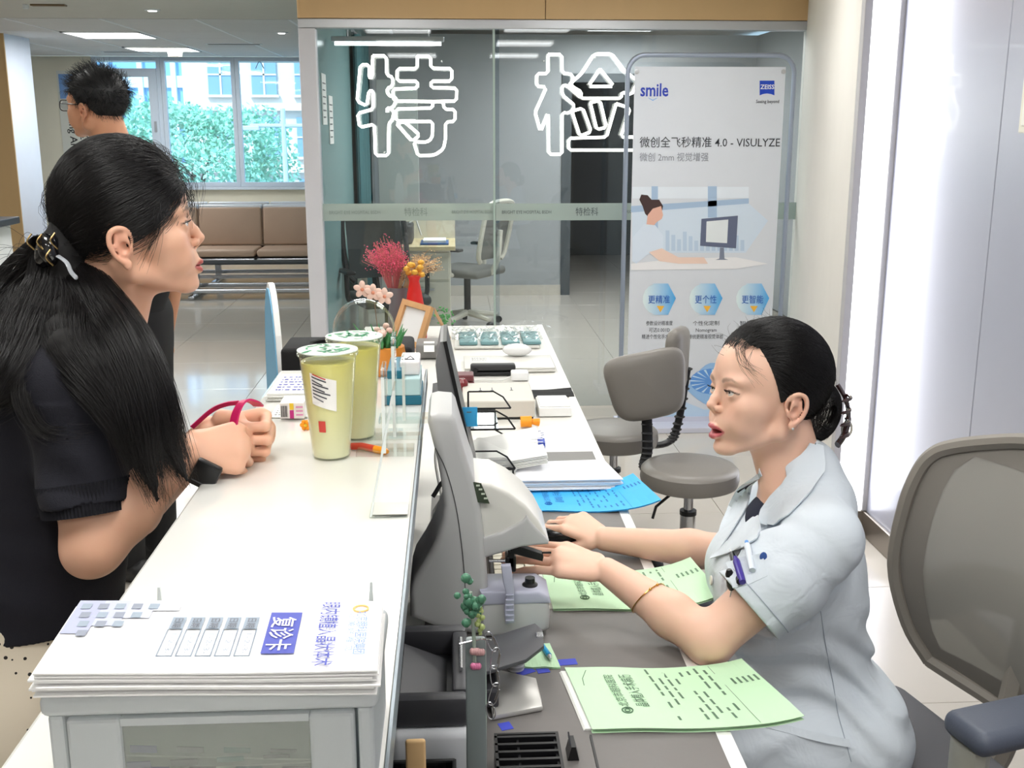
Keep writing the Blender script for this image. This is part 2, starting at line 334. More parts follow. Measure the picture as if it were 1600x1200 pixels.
# neon sign: white tube outlines
neon = thing('neon_sign', 'glowing white neon outline sign of two large characters on the glass', 'neon sign', at(700, 240, y=YG-.07))
M_neon = mat('neon tube', (255, 255, 244), emit=7.)
def C(q, s=2.963): return [(460+x/s, y/s) for x, y in q]
strokes_a = [
 [(363,258),(425,258),(428,350),(455,355),(455,400),(428,408),(432,440),(470,452),(470,468),(455,500),(428,500),(430,520)],
 [(363,258),(360,360),(345,360),(348,300),(305,300),(290,470),(335,490),(345,420),(365,420),(365,505),(292,525),(302,590),(370,575),(375,720),(435,720),(437,570),(455,555),(460,510),(430,500)],
 [(568,260),(630,260),(632,315),(730,318),(728,375),(632,375),(632,405),(752,408),(750,468),(640,470),(640,500),(468,505),(470,560),(560,560)],
 [(568,260),(568,318),(475,318),(475,375),(570,375),(570,408),(455,412),(460,468),(640,470)],
 [(640,470),(690,470),(692,505),(745,508),(743,562),(700,565),(700,640),(690,690),(650,718),(572,722),(552,655),(610,660),(638,640),(640,562),(560,562),(505,565)],
 [(475,575),(505,560),(580,625),(545,655),(475,575)],
]
strokes_b = [
 [(1175,252),(1238,252),(1240,338),(1290,345),(1285,390),(1275,395)],
 [(1175,252),(1175,340),(1122,340),(1122,400),(1168,402),(1115,520),(1140,610),(1175,520),(1178,715),(1240,715),(1240,520),(1275,525),(1300,490),(1240,440),(1240,395),(1262,395),(1325,450)],
 [(1275,390),(1330,340),(1388,250),(1470,250),(1530,330),(1590,375),(1560,440),(1515,425),(1515,455),(1325,455),(1330,425),(1300,410),(1275,390)],
 [(1415,320),(1360,400),(1480,400),(1415,320)],
 [(1285,515),(1335,500),(1375,610),(1322,630),(1285,515)],
 [(1370,475),(1415,465),(1445,590),(1400,600),(1370,475)],
 [(1490,480),(1555,500),(1510,635),(1570,635)],
 [(1490,480),(1445,635),(1270,640),(1270,695),(1560,695)],
 [(1560,635),(1640,635),(1640,695),(1560,695)],
]
for k, (ss, nm) in enumerate(((strokes_a, 'neon_character'), (strokes_b, 'neon_character'))):
    mb = MB()
    for st in ss:
        P = [at(x, y, y=YG-.07) for x, y in C(st)]
        Q = []
        for a, b in zip(P[:-1], P[1:]):
            L = np.linalg.norm(b-a); q = min(.012/L, .3)
            Q += [a*(1-q)+b*q, a*q+b*(1-q)]
        mb.tube([P[0]]+Q+[P[-1]], .0076, 8)
    mb.build(nm, M_neon, neon, True, False)
mb = MB()
for px, py in ((580, 95), (690, 95), (600, 238), (850, 95), (860, 238), (930, 90)):
    a = at(px, py, y=YG-.07); mb.cyl(a, a+np.array([0, .068, 0]), .004, n=6)
mb.build('standoff', mat('clear standoff', (220, 225, 225), .2), neon)

# waiting side: window wall with real openings
wy = YW
wl = lambda px: float(at(px, 200, y=wy)[0])
zs, zt = .875, CEIL
xw0, xw1 = wl(150), -.85
structure(MB().box((X0, wy, 0), (xw0, wy+.2, CEIL)).build('wall_far', M_cream))
sw = structure(MB().box((xw0, wy, 0), (xw1, wy+.2, zs)).build('wall_sill', M_cream))
structure(MB().box((xw0, wy-.06, zs-.03), (xw1, wy+.06, zs), .006).build('trim_4', M_winframe))
structure(MB().box((xw0, wy-.012, .1), (xw1, wy, .62)).build('trim_5', mat('wood wainscot', (196, 160, 112), .5, noise=.08)))
cols = [xw0, wl(256), wl(371), wl(486), xw1]
for i in range(4):
    a, b = cols[i], cols[i+1]
    wn = structure(MB().box((a+.002, wy+.02, zs), (a+.05, wy+.09, zt-.002)).box((b-.05, wy+.02, zs), (b-.002, wy+.09, zt-.002)).box((a+.05, wy+.02, zs), (b-.05, wy+.09, zs+.06)).box((a+.05, wy+.02, zt-.05), (b-.05, wy+.09, zt-.002)).build('window_%d' % (i+3), M_winframe))
    MB().box((a+.03, wy+.05, zs+.05), (b-.03, wy+.056, zt-.04)).build('pane', M_pane, wn)
    if i == 0:
        q = .1
        MB().box((a+.05, wy-.0, zs+.06), (a+.05+q, wy+.05, zt-.14)).box((b-.05-q, wy, zs+.06), (b-.05, wy+.05, zt-.14)).box((a+.05+q, wy, zs+.06), (b-.05-q, wy+.05, zs+.16)).box((a+.05+q, wy, zt-.24), (b-.05-q, wy+.05, zt-.14)).build('sash', M_winframe, wn)
        MB().box((b-.11, wy-.02, 1.55), (b-.08, wy, 1.68), .004).build('handle', M_alu, wn)
# lettering on the far wall, read from below upwards as in the photograph
Mw = mat('sign black', (48, 46, 44), .6)
sg = thing('wall_sign', 'black vertical waiting area lettering on pale wall behind the standing man', 'sign', (wl(112), wy-.004, 1.5))
MB().box((wl(96), wy-.008, 1.05), (wl(148), wy-.001, 2.28)).build('board', mat('sign board', (222, 222, 212), .6), sg)
MB().box((wl(99), wy-.011, 1.95), (wl(122), wy-.008, 2.24)).build('blue_field', mat('sign blue', (120, 160, 214), .5), sg)
a = at(104, 150, y=wy-.009); text('Waiting Area', .125, (a[0], a[1], 1.93), (0, 0, -1), (1, 0, 0), Mw, sg, bold=.01)
a = at(121, 150, y=wy-.009); text('等候区 A', .135, (a[0], a[1], 1.86), (0, 0, -1), (1, 0, 0), Mw, sg, bold=.01)
# pier and side counter of the left
py0 = 10.75; pxr = float(at(21, 200, y=py0)[0])
wp = structure(MB().box((X0, py0, 0), (pxr, py0+.62, CEIL)).build('wall_pier', mat('pale pier paint', (222, 228, 240), .5)))
for k in range(3):
    MB().box((pxr-.8*(k+1)+.002, py0-.015, 0), (pxr-.8*k-.002, py0, CEIL)).build('wood_panel', M_wood, wp)
a = at(31, 338, z=1.1); a = a-np.array([0, .7, 0]); c = thing('side_counter', 'white side counter with dark stone top by the wooden pier', 'counter', (a[0]-.6, a[1]+.3, 0))
MB().box((a[0]-1.6, a[1], 1.06), (a[0], a[1]+.7, 1.1), .006).build('worktop', mat('dark stone', (62, 66, 72), .3, noise=.1, nscale=40), c)
MB().box((a[0]-1.55, a[1]+.05, .08), (a[0]-.04, a[1]+.65, 1.06)).build('front', mat('white laminate', (226, 226, 224), .4), c)
MB().box((a[0]-1.5, a[1]+.08, 0), (a[0]-.07, a[1]+.62, .08)).build('plinth', M_black, c)

# benches
M_tan = mat('tan leatherette', (184, 158, 138), .5, noise=.04, bump=.06, bscale=120)
M_chr = mat('chrome bench frame', (196, 200, 206), .25, .8)
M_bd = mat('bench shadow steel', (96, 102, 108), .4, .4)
def bench(y, label, xa=-3.75, n=5, sgn=1):
    b = thing('waiting_bench', label, 'bench', (xa+.31*n, y, 0), 'waiting benches under the window'); w = .625
    s = lambda v: y+sgn*v
    for k in range(n):
        x = xa+k*w
        st = MB().box((x+.008, s(-.46), .40), (x+w-.008, s(-.02), .47), .025, 3).build('seat', M_tan, b, True)
        MB().box((x+.01, s(-.475), .372), (x+w-.01, s(-.03), .39), .008).build('piping', M_chr, st, True)
        bk = MB().box((x+.008, s(-.05), .47), (x+w-.008, s(.01), .84), .02, 3, rot=(-.16*sgn, 0, 0), piv=(x+w/2, s(0), .46)).build('backrest', M_tan, b, True)
        MB().box((x+.008, s(.02), .815), (x+w-.008, s(.105), .862), .012).build('piping', mat('pale bench cap', (214, 218, 224), .3, .2), bk, True)
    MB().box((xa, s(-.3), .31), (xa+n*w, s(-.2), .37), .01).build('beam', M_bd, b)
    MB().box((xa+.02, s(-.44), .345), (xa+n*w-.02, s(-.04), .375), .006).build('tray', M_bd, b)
    for k in range(0, n+1, 2):
        x = min(max(xa+k*w, xa+.1), xa+n*w-.1)
        MB().box((x-.03, s(-.28), .03), (x+.03, s(-.22), .32)).box((x-.03, s(-.5), 0), (x+.03, s(.02), .035), .008).build('leg', M_chr, b, True)
    for v in (-.46, -.03): MB().box((xa, s(v)-.02, .06), (xa+n*w, s(v)+.02, .1), .01).build('foot_rail', M_chr, b)
bench(10.95, 'tan padded waiting bench with chrome rails, front row facing the reception')
bench(11.5, 'tan padded waiting bench, rear row facing the window', sgn=-1)

# outside: facade, street lamp and tree seen through the window
fb = thing('street_building', 'pale stone office building with blue windows across the street', 'building', (-8, 44, -4))
M_fac = mat('pale stone facade', (206, 196, 186), .8, noise=.05, nscale=.5); M_fwin = mat('facade window', (120, 150, 176), .15)
MB().box((-10.3, 44, -6), (6, 54, 22)).build('wall', M_fac, fb)
for r in range(8):
    z = -4.2+r*2.35
    MB().box((-10.5, 43.7, z+1.75), (6, 44, z+2.0)).build('cornice', M_fac, fb)
    for k in range(9):
        x = -9.3+k*1.65
        w_ = MB().box((x, 43.9, z), (x+.95, 44.02, z+1.5)).build('window', M_fwin, fb)
        MB().box((x-.08, 43.8, z-.1), (x+1.03, 43.95, z)).box((x+.44, 43.86, z), (x+.51, 43.92, z+1.5)).box((x, 43.86, z+.72), (x+.95, 43.92, z+.78)).build('window_frame', M_fac, w_)
tb_ = thing('street_tower', 'blue glass tower block far behind the tree', 'building', (-20, 70, -4))
MB().box((-27, 70, -6), (-12.8, 80, 40)).build('curtain_wall', mat('blue glass facade', (128, 178, 214), .12, noise=.15, nscale=.12), tb_)
for r in range(9): MB().box((-27, 69.8, -4+r*4), (-12.8, 70, -3.3+r*4)).build('floor_band', mat('tower band', (214, 226, 236), .5), tb_)
for r in range(8): MB().box((-27+r*2, 69.7, -6), (-26.7+r*2, 70, 40)).build('mullion', mat('tower band', (214, 226, 236), .5), tb_)
tr = thing('street_tree', 'leafy green street tree outside the window', 'tree', (-6.2, 27, -5))
mb = MB(); mb.tube([(-6.2, 27, -5), (-6.1, 27, -2), (-6.2, 27.1, .5)], [.22, .17, .08], 8)
for k in range(7):
    a = k*.9; mb.tube([(-6.15, 27, -1.5+.25*k), (-6.2+1.3*math.cos(a), 27+1.2*math.sin(a), .2+.2*k)], [.07, .02], 6)
mb.build('trunk', mat('bark', (92, 80, 66), .9), tr)
N = 17000; d = rng.normal(size=(N, 3)); d /= np.linalg.norm(d, axis=1)[:, None]; rad = rng.uniform(.55, 1, N)**.5
lump = 1+.16*np.sin(d[:, 0]*5+1)*np.cos(d[:, 2]*4)+.12*np.sin(d[:, 1]*7+d[:, 2]*5)
cen = np.array([-6.1, 27, .2])+d*rad[:, None]*lump[:, None]*np.array([2.35, 2.0, 2.1])
a = rng.normal(size=(N, 3)); a /= np.linalg.norm(a, axis=1)[:, None]; b = np.cross(a, rng.normal(size=(N, 3))); b /= np.linalg.norm(b, axis=1)[:, None]
s = rng.uniform(.05, .095, N)[:, None]
V = np.stack([cen-a*s, cen+b*s*.55, cen+a*s, cen-b*s*.55], 1).reshape(-1, 3)
cr = MB().add(V, [(4*i, 4*i+1, 4*i+2, 4*i+3) for i in range(N)]).build('crown', mat('tree leaves', (150, 204, 178), .6, noise=.3, nscale=1.5), tr); cr['kind'] = 'stuff'
sl = thing('street_lamp', 'slim grey street lamp post outside the right hand window', 'street lamp', at(443, 270, y=24)*np.array([1, 1, 0])+np.array([0, 0, -5]))
a = at(443, 200, y=24); MB().tube([(a[0], 24, -5), (a[0], 24, a[2]+.4)], [.07, .05], 8).build('pole', mat('lamp post grey', (170, 180, 188), .5), sl)
MB().tube([(a[0]-.7, 24, a[2]+.05), (a[0]+.7, 24, a[2]+.05)], .04, 6).build('arm', MATS['lamp post grey'], sl)
MB().box((a[0]-.9, 23.9, a[2]-.05), (a[0]-.5, 24.1, a[2]+.05), .02).box((a[0]+.5, 23.9, a[2]-.05), (a[0]+.9, 24.1, a[2]+.05), .02).build('lamp_head', MATS['lamp post grey'], sl)
st_ = structure(MB().box((-60, 16.2, -5.2), (30, 90, -5)).build('ground', mat('street asphalt', (150, 154, 156), .9)))
# ================================================================ INNER ROOM behind the glass
YB = 10.6
M_room = mat('grey room paint', (160, 163, 166), .7)
dx0, dx1 = float(at(877, 300, y=YB)[0]), 2.3
structure(MB().box((-.8, YB, 0), (dx0, YB+.1, CEIL)).box((dx0, YB, 2.1), (3.1, YB+.1, CEIL)).build('wall_inner', M_room))
structure(MB().box((-.8, YB-.015, 0), (dx0, YB, .1)).build('baseboard_inner', mat('grey baseboard', (196, 190, 180), .4)))
structure(MB().box((dx0, YB-.02, 0), (dx0+.09, YB+.12, 2.1)).box((dx0+.09, YB-.02, 2.02), (3.1, YB+.12, 2.1)).build('trim_6', mat('dark door frame', (74, 80, 84), .4)))
structure(MB().box((-.812, YG+.06, 0), (-.775, YW, CEIL)).build('wall_divider', mat('teal glass divider', (126, 158, 158), .25)))
structure(MB().box((2.9, YG+.2, 0), (3.0, 15.5, CEIL)).build('wall_inner_right', M_room))
structure(MB().box((-.8, 14.0, 0), (3.0, 14.1, CEIL)).build('wall_corridor', mat('dark corridor wall', (70, 74, 74), .6)))
dv = thing('room_partition', 'pale post of a room divider behind the glass', 'partition', (-.28, 9.6, 0))
a = at(592, 300, y=9.6); b = at(655, 300, y=9.6)
MB().box((a[0], 9.6, 0), (b[0], 9.66, 2.0), .005).build('panel', mat('pale divider', (176, 182, 178), .5), dv)
MB().box((a[0]-.03, 9.58, 0), (a[0], 9.68, 2.05)).build('post', M_alu, dv)
cb = thing('curtain', 'dark teal curtain hanging at the inner side of the glass divider', 'curtain', (-.74, 9.2, 0))
mb = MB(); n = 46
P = [(-.73+.028*math.sin(i*1.35), 8.75+i*.021, 0) for i in range(n)]
Q = np.array(P); V = np.vstack([Q+[0, 0, .25], Q+[0, 0, 2.3], Q+[.012, 0, 2.3], Q+[.012, 0, .25]])
f = [(k*n+i, k*n+i+1, ((k+1) % 4)*n+i+1, ((k+1) % 4)*n+i) for k in range(4) for i in range(n-1)]
mb.add(V, f).build('drape', mat('teal curtain cloth', (70, 112, 116), .8), cb, True)
MB().tube([(-.74, 8.7, 2.32), (-.74, 9.75, 2.32)], .012).build('rail', M_alu, cb)
M_cab = mat('cream cabinet laminate', (208, 204, 188), .5)
dk = thing('office_desk', 'cream office desk with drawers behind the glass partition', 'desk', (-.1, 8.4, 0))
MB().box((-.72, 8.05, .72), (.02, 8.7, .75), .004).build('desktop', mat('pale oak top', (206, 190, 150), .45), dk)
MB().box((-.36, 8.1, .02), (-.02, 8.65, .72), .004).build('pedestal', M_cab, dk)
for k in range(3):
    d = MB().box((-.35, 8.09, .06+k*.22), (-.03, 8.1, .26+k*.22), .003).build('drawer', M_cab, dk); MB().box((-.24, 8.07, .2+k*.22), (-.14, 8.09, .215+k*.22)).build('handle', M_alu, d)
MB().box((-.71, 8.1, .0), (-.68, 8.65, .72)).build('leg', M_cab, dk)
MB().box((-.72, 8.68, .75), (.02, 8.7, 1.02)).build('screen', M_cab, dk)
a = at(574, 377, y=8.3); b = at(645, 350, y=8.3)
pr = thing('office_printer', 'dark grey printer on the desk behind the glass', 'printer', ((a[0]+b[0])/2, 8.3, .75))
zp = float(a[2]); 
MB().box((a[0], 8.2, .752), (b[0], 8.55, b[2]), .02, 3).build('body', mat('charcoal plastic', (66, 66, 66), .5), pr, True)
MB().box((a[0]+.04, 8.17, .79), (b[0]-.04, 8.21, .8)).build('paper_slot', M_black, pr)
MB().tube([(b[0]-.03, 8.4, b[2]), (b[0]+.02, 8.4, b[2]+.03), (b[0]+.06, 8.4, .8)], .006).build('cable', mat('white cable', (214, 214, 210), .5), pr)
bk = thing('blue_folder_stack', 'pale papers and blue folder lying on the cream desk behind the glass', 'papers', (-.1, 8.3, .75))
MB().box((-.24, 8.14, .752), (-.03, 8.4, .765), .002).build('folder', mat('blue folder', (60, 96, 150), .5), bk)
MB().box((-.22, 8.16, .765), (-.05, 8.38, .785), .002).build('sheets', mat('paper', (232, 232, 228), .7), bk)
def task_chair(x, y, rz, label, mesh, frame, name='task_chair'):
    c = thing(name, label, 'chair', (x, y, 0), 'office chairs behind the glass'); R = Matrix.Rotation(rz, 3, 'Z'); 
    def tr(P): return np.array([R @ Vector([float(q) for q in p]) for p in P])+[x, y, 0]
    class TB(MB):
        def build(s, *a, **k): s.v = [tr(np.vstack(s.v))]; return MB.build(s, *a, **k)
    b = TB()
    for k in range(5):
        t = k*2*PI/5+.3; b.tube([(0, 0, .11), (.27*math.cos(t), .27*math.sin(t), .075)], [.03, .018], 8)
    b.build('base', frame, c, True)
    for k in range(5):
        t = k*2*PI/5+.3; TB().lathe([(.027, -.02), (.03, -.012), (.03, .012), (.027, .02)], (.28*math.cos(t), .28*math.sin(t), .031), 14, rot=(PI/2, 0, t)).build('caster', M_black, c, True)
    TB().cyl((0, 0, .1), (0, 0, .42), .028).build('post', M_black, c, True)
    TB().box((-.24, -.24, .42), (.24, .24, .49), .03, 3).build('seat', mesh, c, True)
    fr = [(-.22, y_, z_) for y_, z_ in [(-.17, .55), (-.22, .62), (-.23, .85), (-.2, 1.0), (0, 1.03), (.2, 1.0), (.23, .85), (.22, .62), (.17, .55)]]
    P = smooth_path(fr, 5); P[:, 0] -= (P[:, 2]-.55)*.22
    TB().tube(P, .02, 8).build('back_frame', frame, c, True)
    TB().sheet(lambda u, v: (-.22-(.45*v)*.22-.02*math.sin(PI*u), -.2+.4*u, .57+.44*v), 8, 8, .0).build('back_mesh', mesh, c, True)
    TB().tube(smooth_path([(-.02, 0, .44), (-.2, 0, .44), (-.28, 0, .55), (-.31, 0, .8)], 5), .025, 8).build('spine', frame, c, True)
    for s in (-1, 1):
        a = TB().tube(smooth_path([(0, s*.2, .45), (0, s*.28, .46), (.0, s*.29, .64)], 5), .018, 8).build('arm', frame, c, True)
        TB().box((-.12, s*.29-.035, .64), (.12, s*.29+.035, .665), .012, 3).build('armrest', M_black, a, True)
    return c
M_crm = mat('cream chair plastic', (200, 197, 184), .4); M_gm = mat('grey mesh fabric', (112, 112, 108), .8)
a = at(712, 508, z=0); task_chair(a[0]+.1, a[1], 2.6, 'cream framed office chair with grey seat behind the glass', M_gm, M_crm)
task_chair(-.45, 7.5, -1.2, 'dark office chair behind the glass beside the metal post', mat('dark chair fabric', (52, 58, 58), .8), M_black)
for k, (z, y) in enumerate(((1.62, 6.9), (1.5, 7.25))):
    t = thing('paper_notice', ('white paper notice on the divider behind the glass, higher one', 'white paper notice on the divider behind the glass, lower one')[k], 'notice', (-.771, y, z), 'paper notices')
    MB().box((-.774, y-.11, z), (-.768, y+.11, z+.3)).build('sheet', mat('paper', (232, 232, 228), .7), t)
    for r in range(6): MB().box((-.7675, y-.09, z+.04+r*.04), (-.7672, y+.05+.03*(r % 2), z+.048+r*.04)).build('print_line', M_print, t)
t = thing('tube_lamp', 'white tube lamp behind the glass, running along the top left', 'lamp', (-.4, 6.9, 2.2))
a = at(502, 62, y=7.2); a[0] = max(a[0], -.745); b = at(694, 62, y=7.2)
MB().box((a[0], 7.17, a[2]-.012), (b[0], 7.23, a[2]+.02), .008).build('housing', M_alu, t)
MB().tube([(a[0]+.02, 7.2, a[2]-.022), (b[0]-.02, 7.2, a[2]-.022)], .012).build('tube', M_lamp, t)
MB().cyl((a[0]+.1, 7.2, a[2]+.02), (a[0]+.1, 7.2, CEIL), .006).cyl((b[0]-.1, 7.2, a[2]+.02), (b[0]-.1, 7.2, CEIL), .006).build('hanger', M_alu, t)
# ================================================================ RECEPTION COUNTER AND DESK
CZ, DZ = 1.10, .75
M_cnt = mat('glossy white counter', (232, 231, 226), .1, coat=.6)
M_edge = mat('steel counter edge', (150, 160, 168), .3, .5)
M_lam = mat('white desk laminate', (222, 220, 214), .35)
M_dgrey = mat('grey desk mat', (112, 108, 106), .42, noise=.06, nscale=6, bump=.12, bscale=40)
CL, CR, CY1 = -.369, -.057, 2.275
ct = thing('reception_counter', 'glossy white raised reception counter between the two women', 'counter', (-.2, 1.2, 0))
MB().box((CL, -1.2, CZ-.035), (CR-.003, CY1, CZ), .004).build('worktop', M_cnt, ct)
MB().box((CR-.003, -1.2, CZ-.034), (CR, CY1, CZ-.001)).build('edge_strip', M_edge, ct)
MB().box((CL+.09, -1.2, .1), (CL+.13, CY1-.03, CZ-.035)).build('front_panel', M_lam, ct)
MB().box((CL+.12, -1.2, 0), (CL+.16, CY1-.05, .1)).build('plinth', M_edge, ct)
MB().box((CR-.06, -1.2, DZ), (CR-.035, CY1-.03, CZ-.035)).build('back_panel', mat('painted shade back panel', (58, 58, 62), .5), ct)  # dark colour stands in for shade and black clutter behind the counter
dk = thing('reception_desk', 'long low reception desk with white edge and grey mat surface', 'desk', (.15, 2, 0))
DX = .392
MB().box((CL+.14, -1.2, DZ-.03), (DX, CY1, DZ-.0015), .002).box((CL-.02, CY1, DZ-.03), (DX, 4.75, DZ-.0015), .002).build('desktop', M_lam, dk)
MB().box((DX-.022, -1.2, DZ-.0015), (DX, 4.75, DZ+.0005)).build('edge_strip', mat('white edge band', (244, 243, 240), .3), dk)
MB().box((CR+.0, -1.2, DZ-.0015), (DX-.022, 2.46, DZ+.001)).build('desk_mat', M_dgrey, dk)
MB().box((.2, 2.62, DZ-.0012), (DX-.022, 2.8, DZ+.0008)).build('desk_mat', M_dgrey, dk)
MB().box((CL+.16, -1.2, 0), (CL+.2, 4.7, DZ-.03)).build('modesty_panel', M_lam, dk)
for y in (-1.1, .6, 2.6, 4.6): MB().box((CL+.2, y, 0), (DX-.06, y+.03, DZ-.03)).build('leg', M_lam, dk)

M_pap = mat('paper', (232, 232, 228), .7)
M_acr = thin_glass('clear acrylic', (250, 252, 251), ior=1.45)
M_gry = mat('warm grey print', (110, 110, 116), .7)
M_blu = mat('indigo print', (76, 84, 172), .6)
def paper_lines(parent, o, ux, uy, w, h, n, m=None, seed=0):
    """rows of small printed dashes on a sheet: one joined print part"""
    r = random.Random(seed); mb = MB(); ux = np.array(ux, float); uy = np.array(uy, float); o = np.array(o, float)
    for i in range(n):
        x = 0; v = h*(i+.3)/n
        while x < w:
            l = r.uniform(.03, .13)*w; q = h/n*.35; l = min(l, w-x)
            a = o+ux*x+uy*v; mb.quad([a, a+ux*l, a+ux*l+uy*q, a+uy*q]); x += l+r.uniform(.015, .09)*w
    p = mb.build('print', m or M_gry, parent); p['kind'] = 'stuff'; return p

# ---- drink cups (the printed mascot and the code are left out)
M_cup = thin_glass('clear cup plastic', (248, 250, 244), ior=1.35, frost_haze=((236, 238, 226), .12))
def drink(base, label, col, sticker):
    x, y, z = base; t = thing('drink_cup', label, 'drink cup', base, 'lemonade cups on the counter')
    prof = [(.0285, 0), (.030, .004), (.0305, .02), (.0425, .152), (.0435, .160), (.0465, .162), (.047, .166), (.045, .168)]
    MB().lathe([(r, z+h+.001) for r, h in prof], (x, y, 0), 48, cap=False).lathe([(.0285, z+.001), (.0, z+.002)], (x, y, 0), 48, cap=False).build('cup', M_cup, t, True)
    liq = mat('lemonade '+str(col[2]), col, .25, noise=.05, nscale=14, spec=.4); 
    nt = liq.node_tree; gz = nt.nodes.new('ShaderNodeTexCoord'); sx_ = nt.nodes.new('ShaderNodeSeparateXYZ'); mr = nt.nodes.new('ShaderNodeMapRange'); mr.inputs[1].default_value = z; mr.inputs[2].default_value = z+.15; mg_ = nt.nodes.new('ShaderNodeMix'); mg_.data_type = 'RGBA'
    mg_.inputs[6].default_value = lin((240, 238, 206)); mg_.inputs[7].default_value = lin(col); nt.links.new(gz.outputs['Object'], sx_.inputs[0]); nt.links.new(sx_.outputs[2], mr.inputs[0]); nt.links.new(mr.outputs[0], mg_.inputs[0]); nt.links.new(mg_.outputs[2], nt.nodes['Principled BSDF'].inputs['Base Color'])
    MB().lathe([(.0275, z+.004), (.0295, z+.02), (.0413, z+.153), (.04, z+.154)], (x, y, 0), 40).build('lemonade', liq, t, True)
    s = MB().lathe([(.0462, z+.1695), (.0462, z+.171), (.0, z+.1712)], (x, y, 0), 40, cap=False).build('film_lid', mat('printed lid film', (226, 236, 226), .25), t, True)
    m = MB(); r = random.Random(x)
    for k in range(26):
        a, q = r.uniform(0, 6.28), r.uniform(.005, .04); c = np.array([x+q*math.cos(a), y+q*math.sin(a), z+.1718]); l = r.uniform(.003, .009); b = r.uniform(0, 3)
        d = np.array([math.cos(b), math.sin(b), 0]); e = np.array([-d[1], d[0], 0])*r.uniform(.001, .003); m.quad([c-d*l-e, c+d*l-e, c+d*l+e, c-d*l+e])
    m.build('lid_print', mat('green lid print', (40, 150, 100), .5), s)['kind'] = 'stuff'
    if sticker:
        def wrap(a0, a1, h0, h1, off, mm, nm, par, sk=0.):
            mb = MB(); n = 10; V = []
            for j in range(2):
                for i in range(n+1):
                    a = a0+(a1-a0)*i/n; h = (h0, h1)[j]+sk*(i/n); r = .0305+(h-.02)*.012/.138+off
                    V.append((x+r*math.cos(a), y+r*math.sin(a), z+h))
            mb.add(V, [(i, i+1, n+2+i, n+1+i) for i in range(n)]); return mb.build(nm, mm, par, True)
        a0 = -PI/2-.62
        st = wrap(a0, a0+1.02, .093, .142, .0006, mat('white sticker', (244, 242, 238), .5), 'order_sticker', t, -.012)
        for k in range(7): wrap(a0+.08, a0+.5+.35*((k*37) % 5)/5, .104+k*.0052, .1062+k*.0052, .001, M_print if k else M_gry, 'sticker_line', st, -.008)
        wrap(a0+.12, a0+.62, .1395, .1415, .001, mat('red print', (206, 70, 60), .6), 'sticker_heading', st, -.008)
        wrap(a0+.2, a0+.52, .048, .066, .0006, mat('red print', (206, 70, 60), .6), 'red_seal', t)
    return t
b = at(515, 722, z=CZ); drink((b[0], b[1]+.03, CZ), 'tall clear cup of pale yellow lemonade with order sticker, nearer one', (240, 228, 120), True)
b = at(556, 690, z=CZ); drink((b[0], b[1]+.03, CZ), 'tall clear cup of yellow lemonade standing behind the stickered cup', (238, 224, 100), False)
# ---- brochures and medicine box at the far end of the counter
def stack(name, label, cat, corners, z, n, th, group=None, seed=1, jit=.004, m=None):
    """a pile of loose sheets: corners of the top sheet (4 xy pairs)"""
    t = thing(name, label, cat, (np.mean([c[0] for c in corners]), np.mean([c[1] for c in corners]), z), group); r = random.Random(seed)
    c = np.array(corners, float)
    for k in range(n):
        d = np.array([r.uniform(-jit, jit), r.uniform(-jit, jit)]) if k < n-1 else np.zeros(2)
        p = c+d; MB().prism([(q[0], q[1], z+k*th+.0004) for q in p], (0, 0, th*.86)).build('sheet', m or M_pap, t)
    return t, z+n*th
A, B = at(417, 628, z=CZ), at(478, 588, z=CZ)
t, zt_ = stack('brochure_stack', 'pile of white printed leaflets at the far end of the counter', 'leaflets', [(A[0], A[1]), (A[0]+.09, A[1]), (A[0]+.095, A[1]+.17), (A[0]+.005, A[1]+.17)], CZ, 7, .0022)
paper_lines(t, (A[0]+.012, A[1]+.02, zt_+.0006), (1, 0, 0), (0, 1, 0), .07, .13, 6, M_blu, 4)
A = at(424, 652, z=CZ)
t, zt_ = stack('leaflet', 'single printed form lying on the counter under the medicine box', 'leaflet', [(A[0], A[1]-.01), (A[0]+.12, A[1]-.01), (A[0]+.12, A[1]+.08), (A[0], A[1]+.08)], CZ, 2, .0012)
paper_lines(t, (A[0]+.005, A[1], zt_+.0005), (1, 0, 0), (0, 1, 0), .04, .07, 5, M_gry, 5)
A = at(438, 655, z=zt_); x, y = A[0], A[1]
mb_ = thing('medicine_box', 'small white medicine box with barcode, yellow and magenta marks', 'box', (x+.02, y+.02, zt_))
MB().box((x, y, zt_+.0005), (x+.042, y+.055, zt_+.029), .0008, 1).build('carton', mat('carton white', (236, 232, 232), .4), mb_)
for k in range(9): MB().box((x+.002+k*.0013, y-.0006, zt_+.004), (x+.002+k*.0013+(.0005 if k % 3 else .0009), y-.0001, zt_+.024)).build('barcode_bar', M_black, mb_)
MB().box((x+.017, y-.0006, zt_+.017), (x+.024, y-.0001, zt_+.0285)).build('yellow_mark', mat('yellow print', (244, 206, 60), .5), mb_)
MB().box((x+.017, y-.0006, zt_+.001), (x+.024, y-.0001, zt_+.016)).build('magenta_mark', mat('magenta print', (206, 50, 140), .5), mb_)
for k in range(3): MB().box((x+.028, y-.0006, zt_+.006+.007*k), (x+.040, y-.0001, zt_+.009+.007*k)).build('pink_mark', mat('pink print', (224, 150, 196), .5), mb_)
A = at(478, 672, z=CZ); t = thing('orange_clip', 'small orange flower shaped clip behind the stickered cup', 'clip', (A[0], A[1], CZ))
m = MB()
for k in range(6): m.ball((A[0]+.006*math.cos(k*1.047), A[1], CZ+.009+.006*math.sin(k*1.047)), (.0042, .003, .0042), 10)
m.build('petals', mat('orange plastic', (246, 156, 30), .35), t, True)['kind'] = 'stuff'
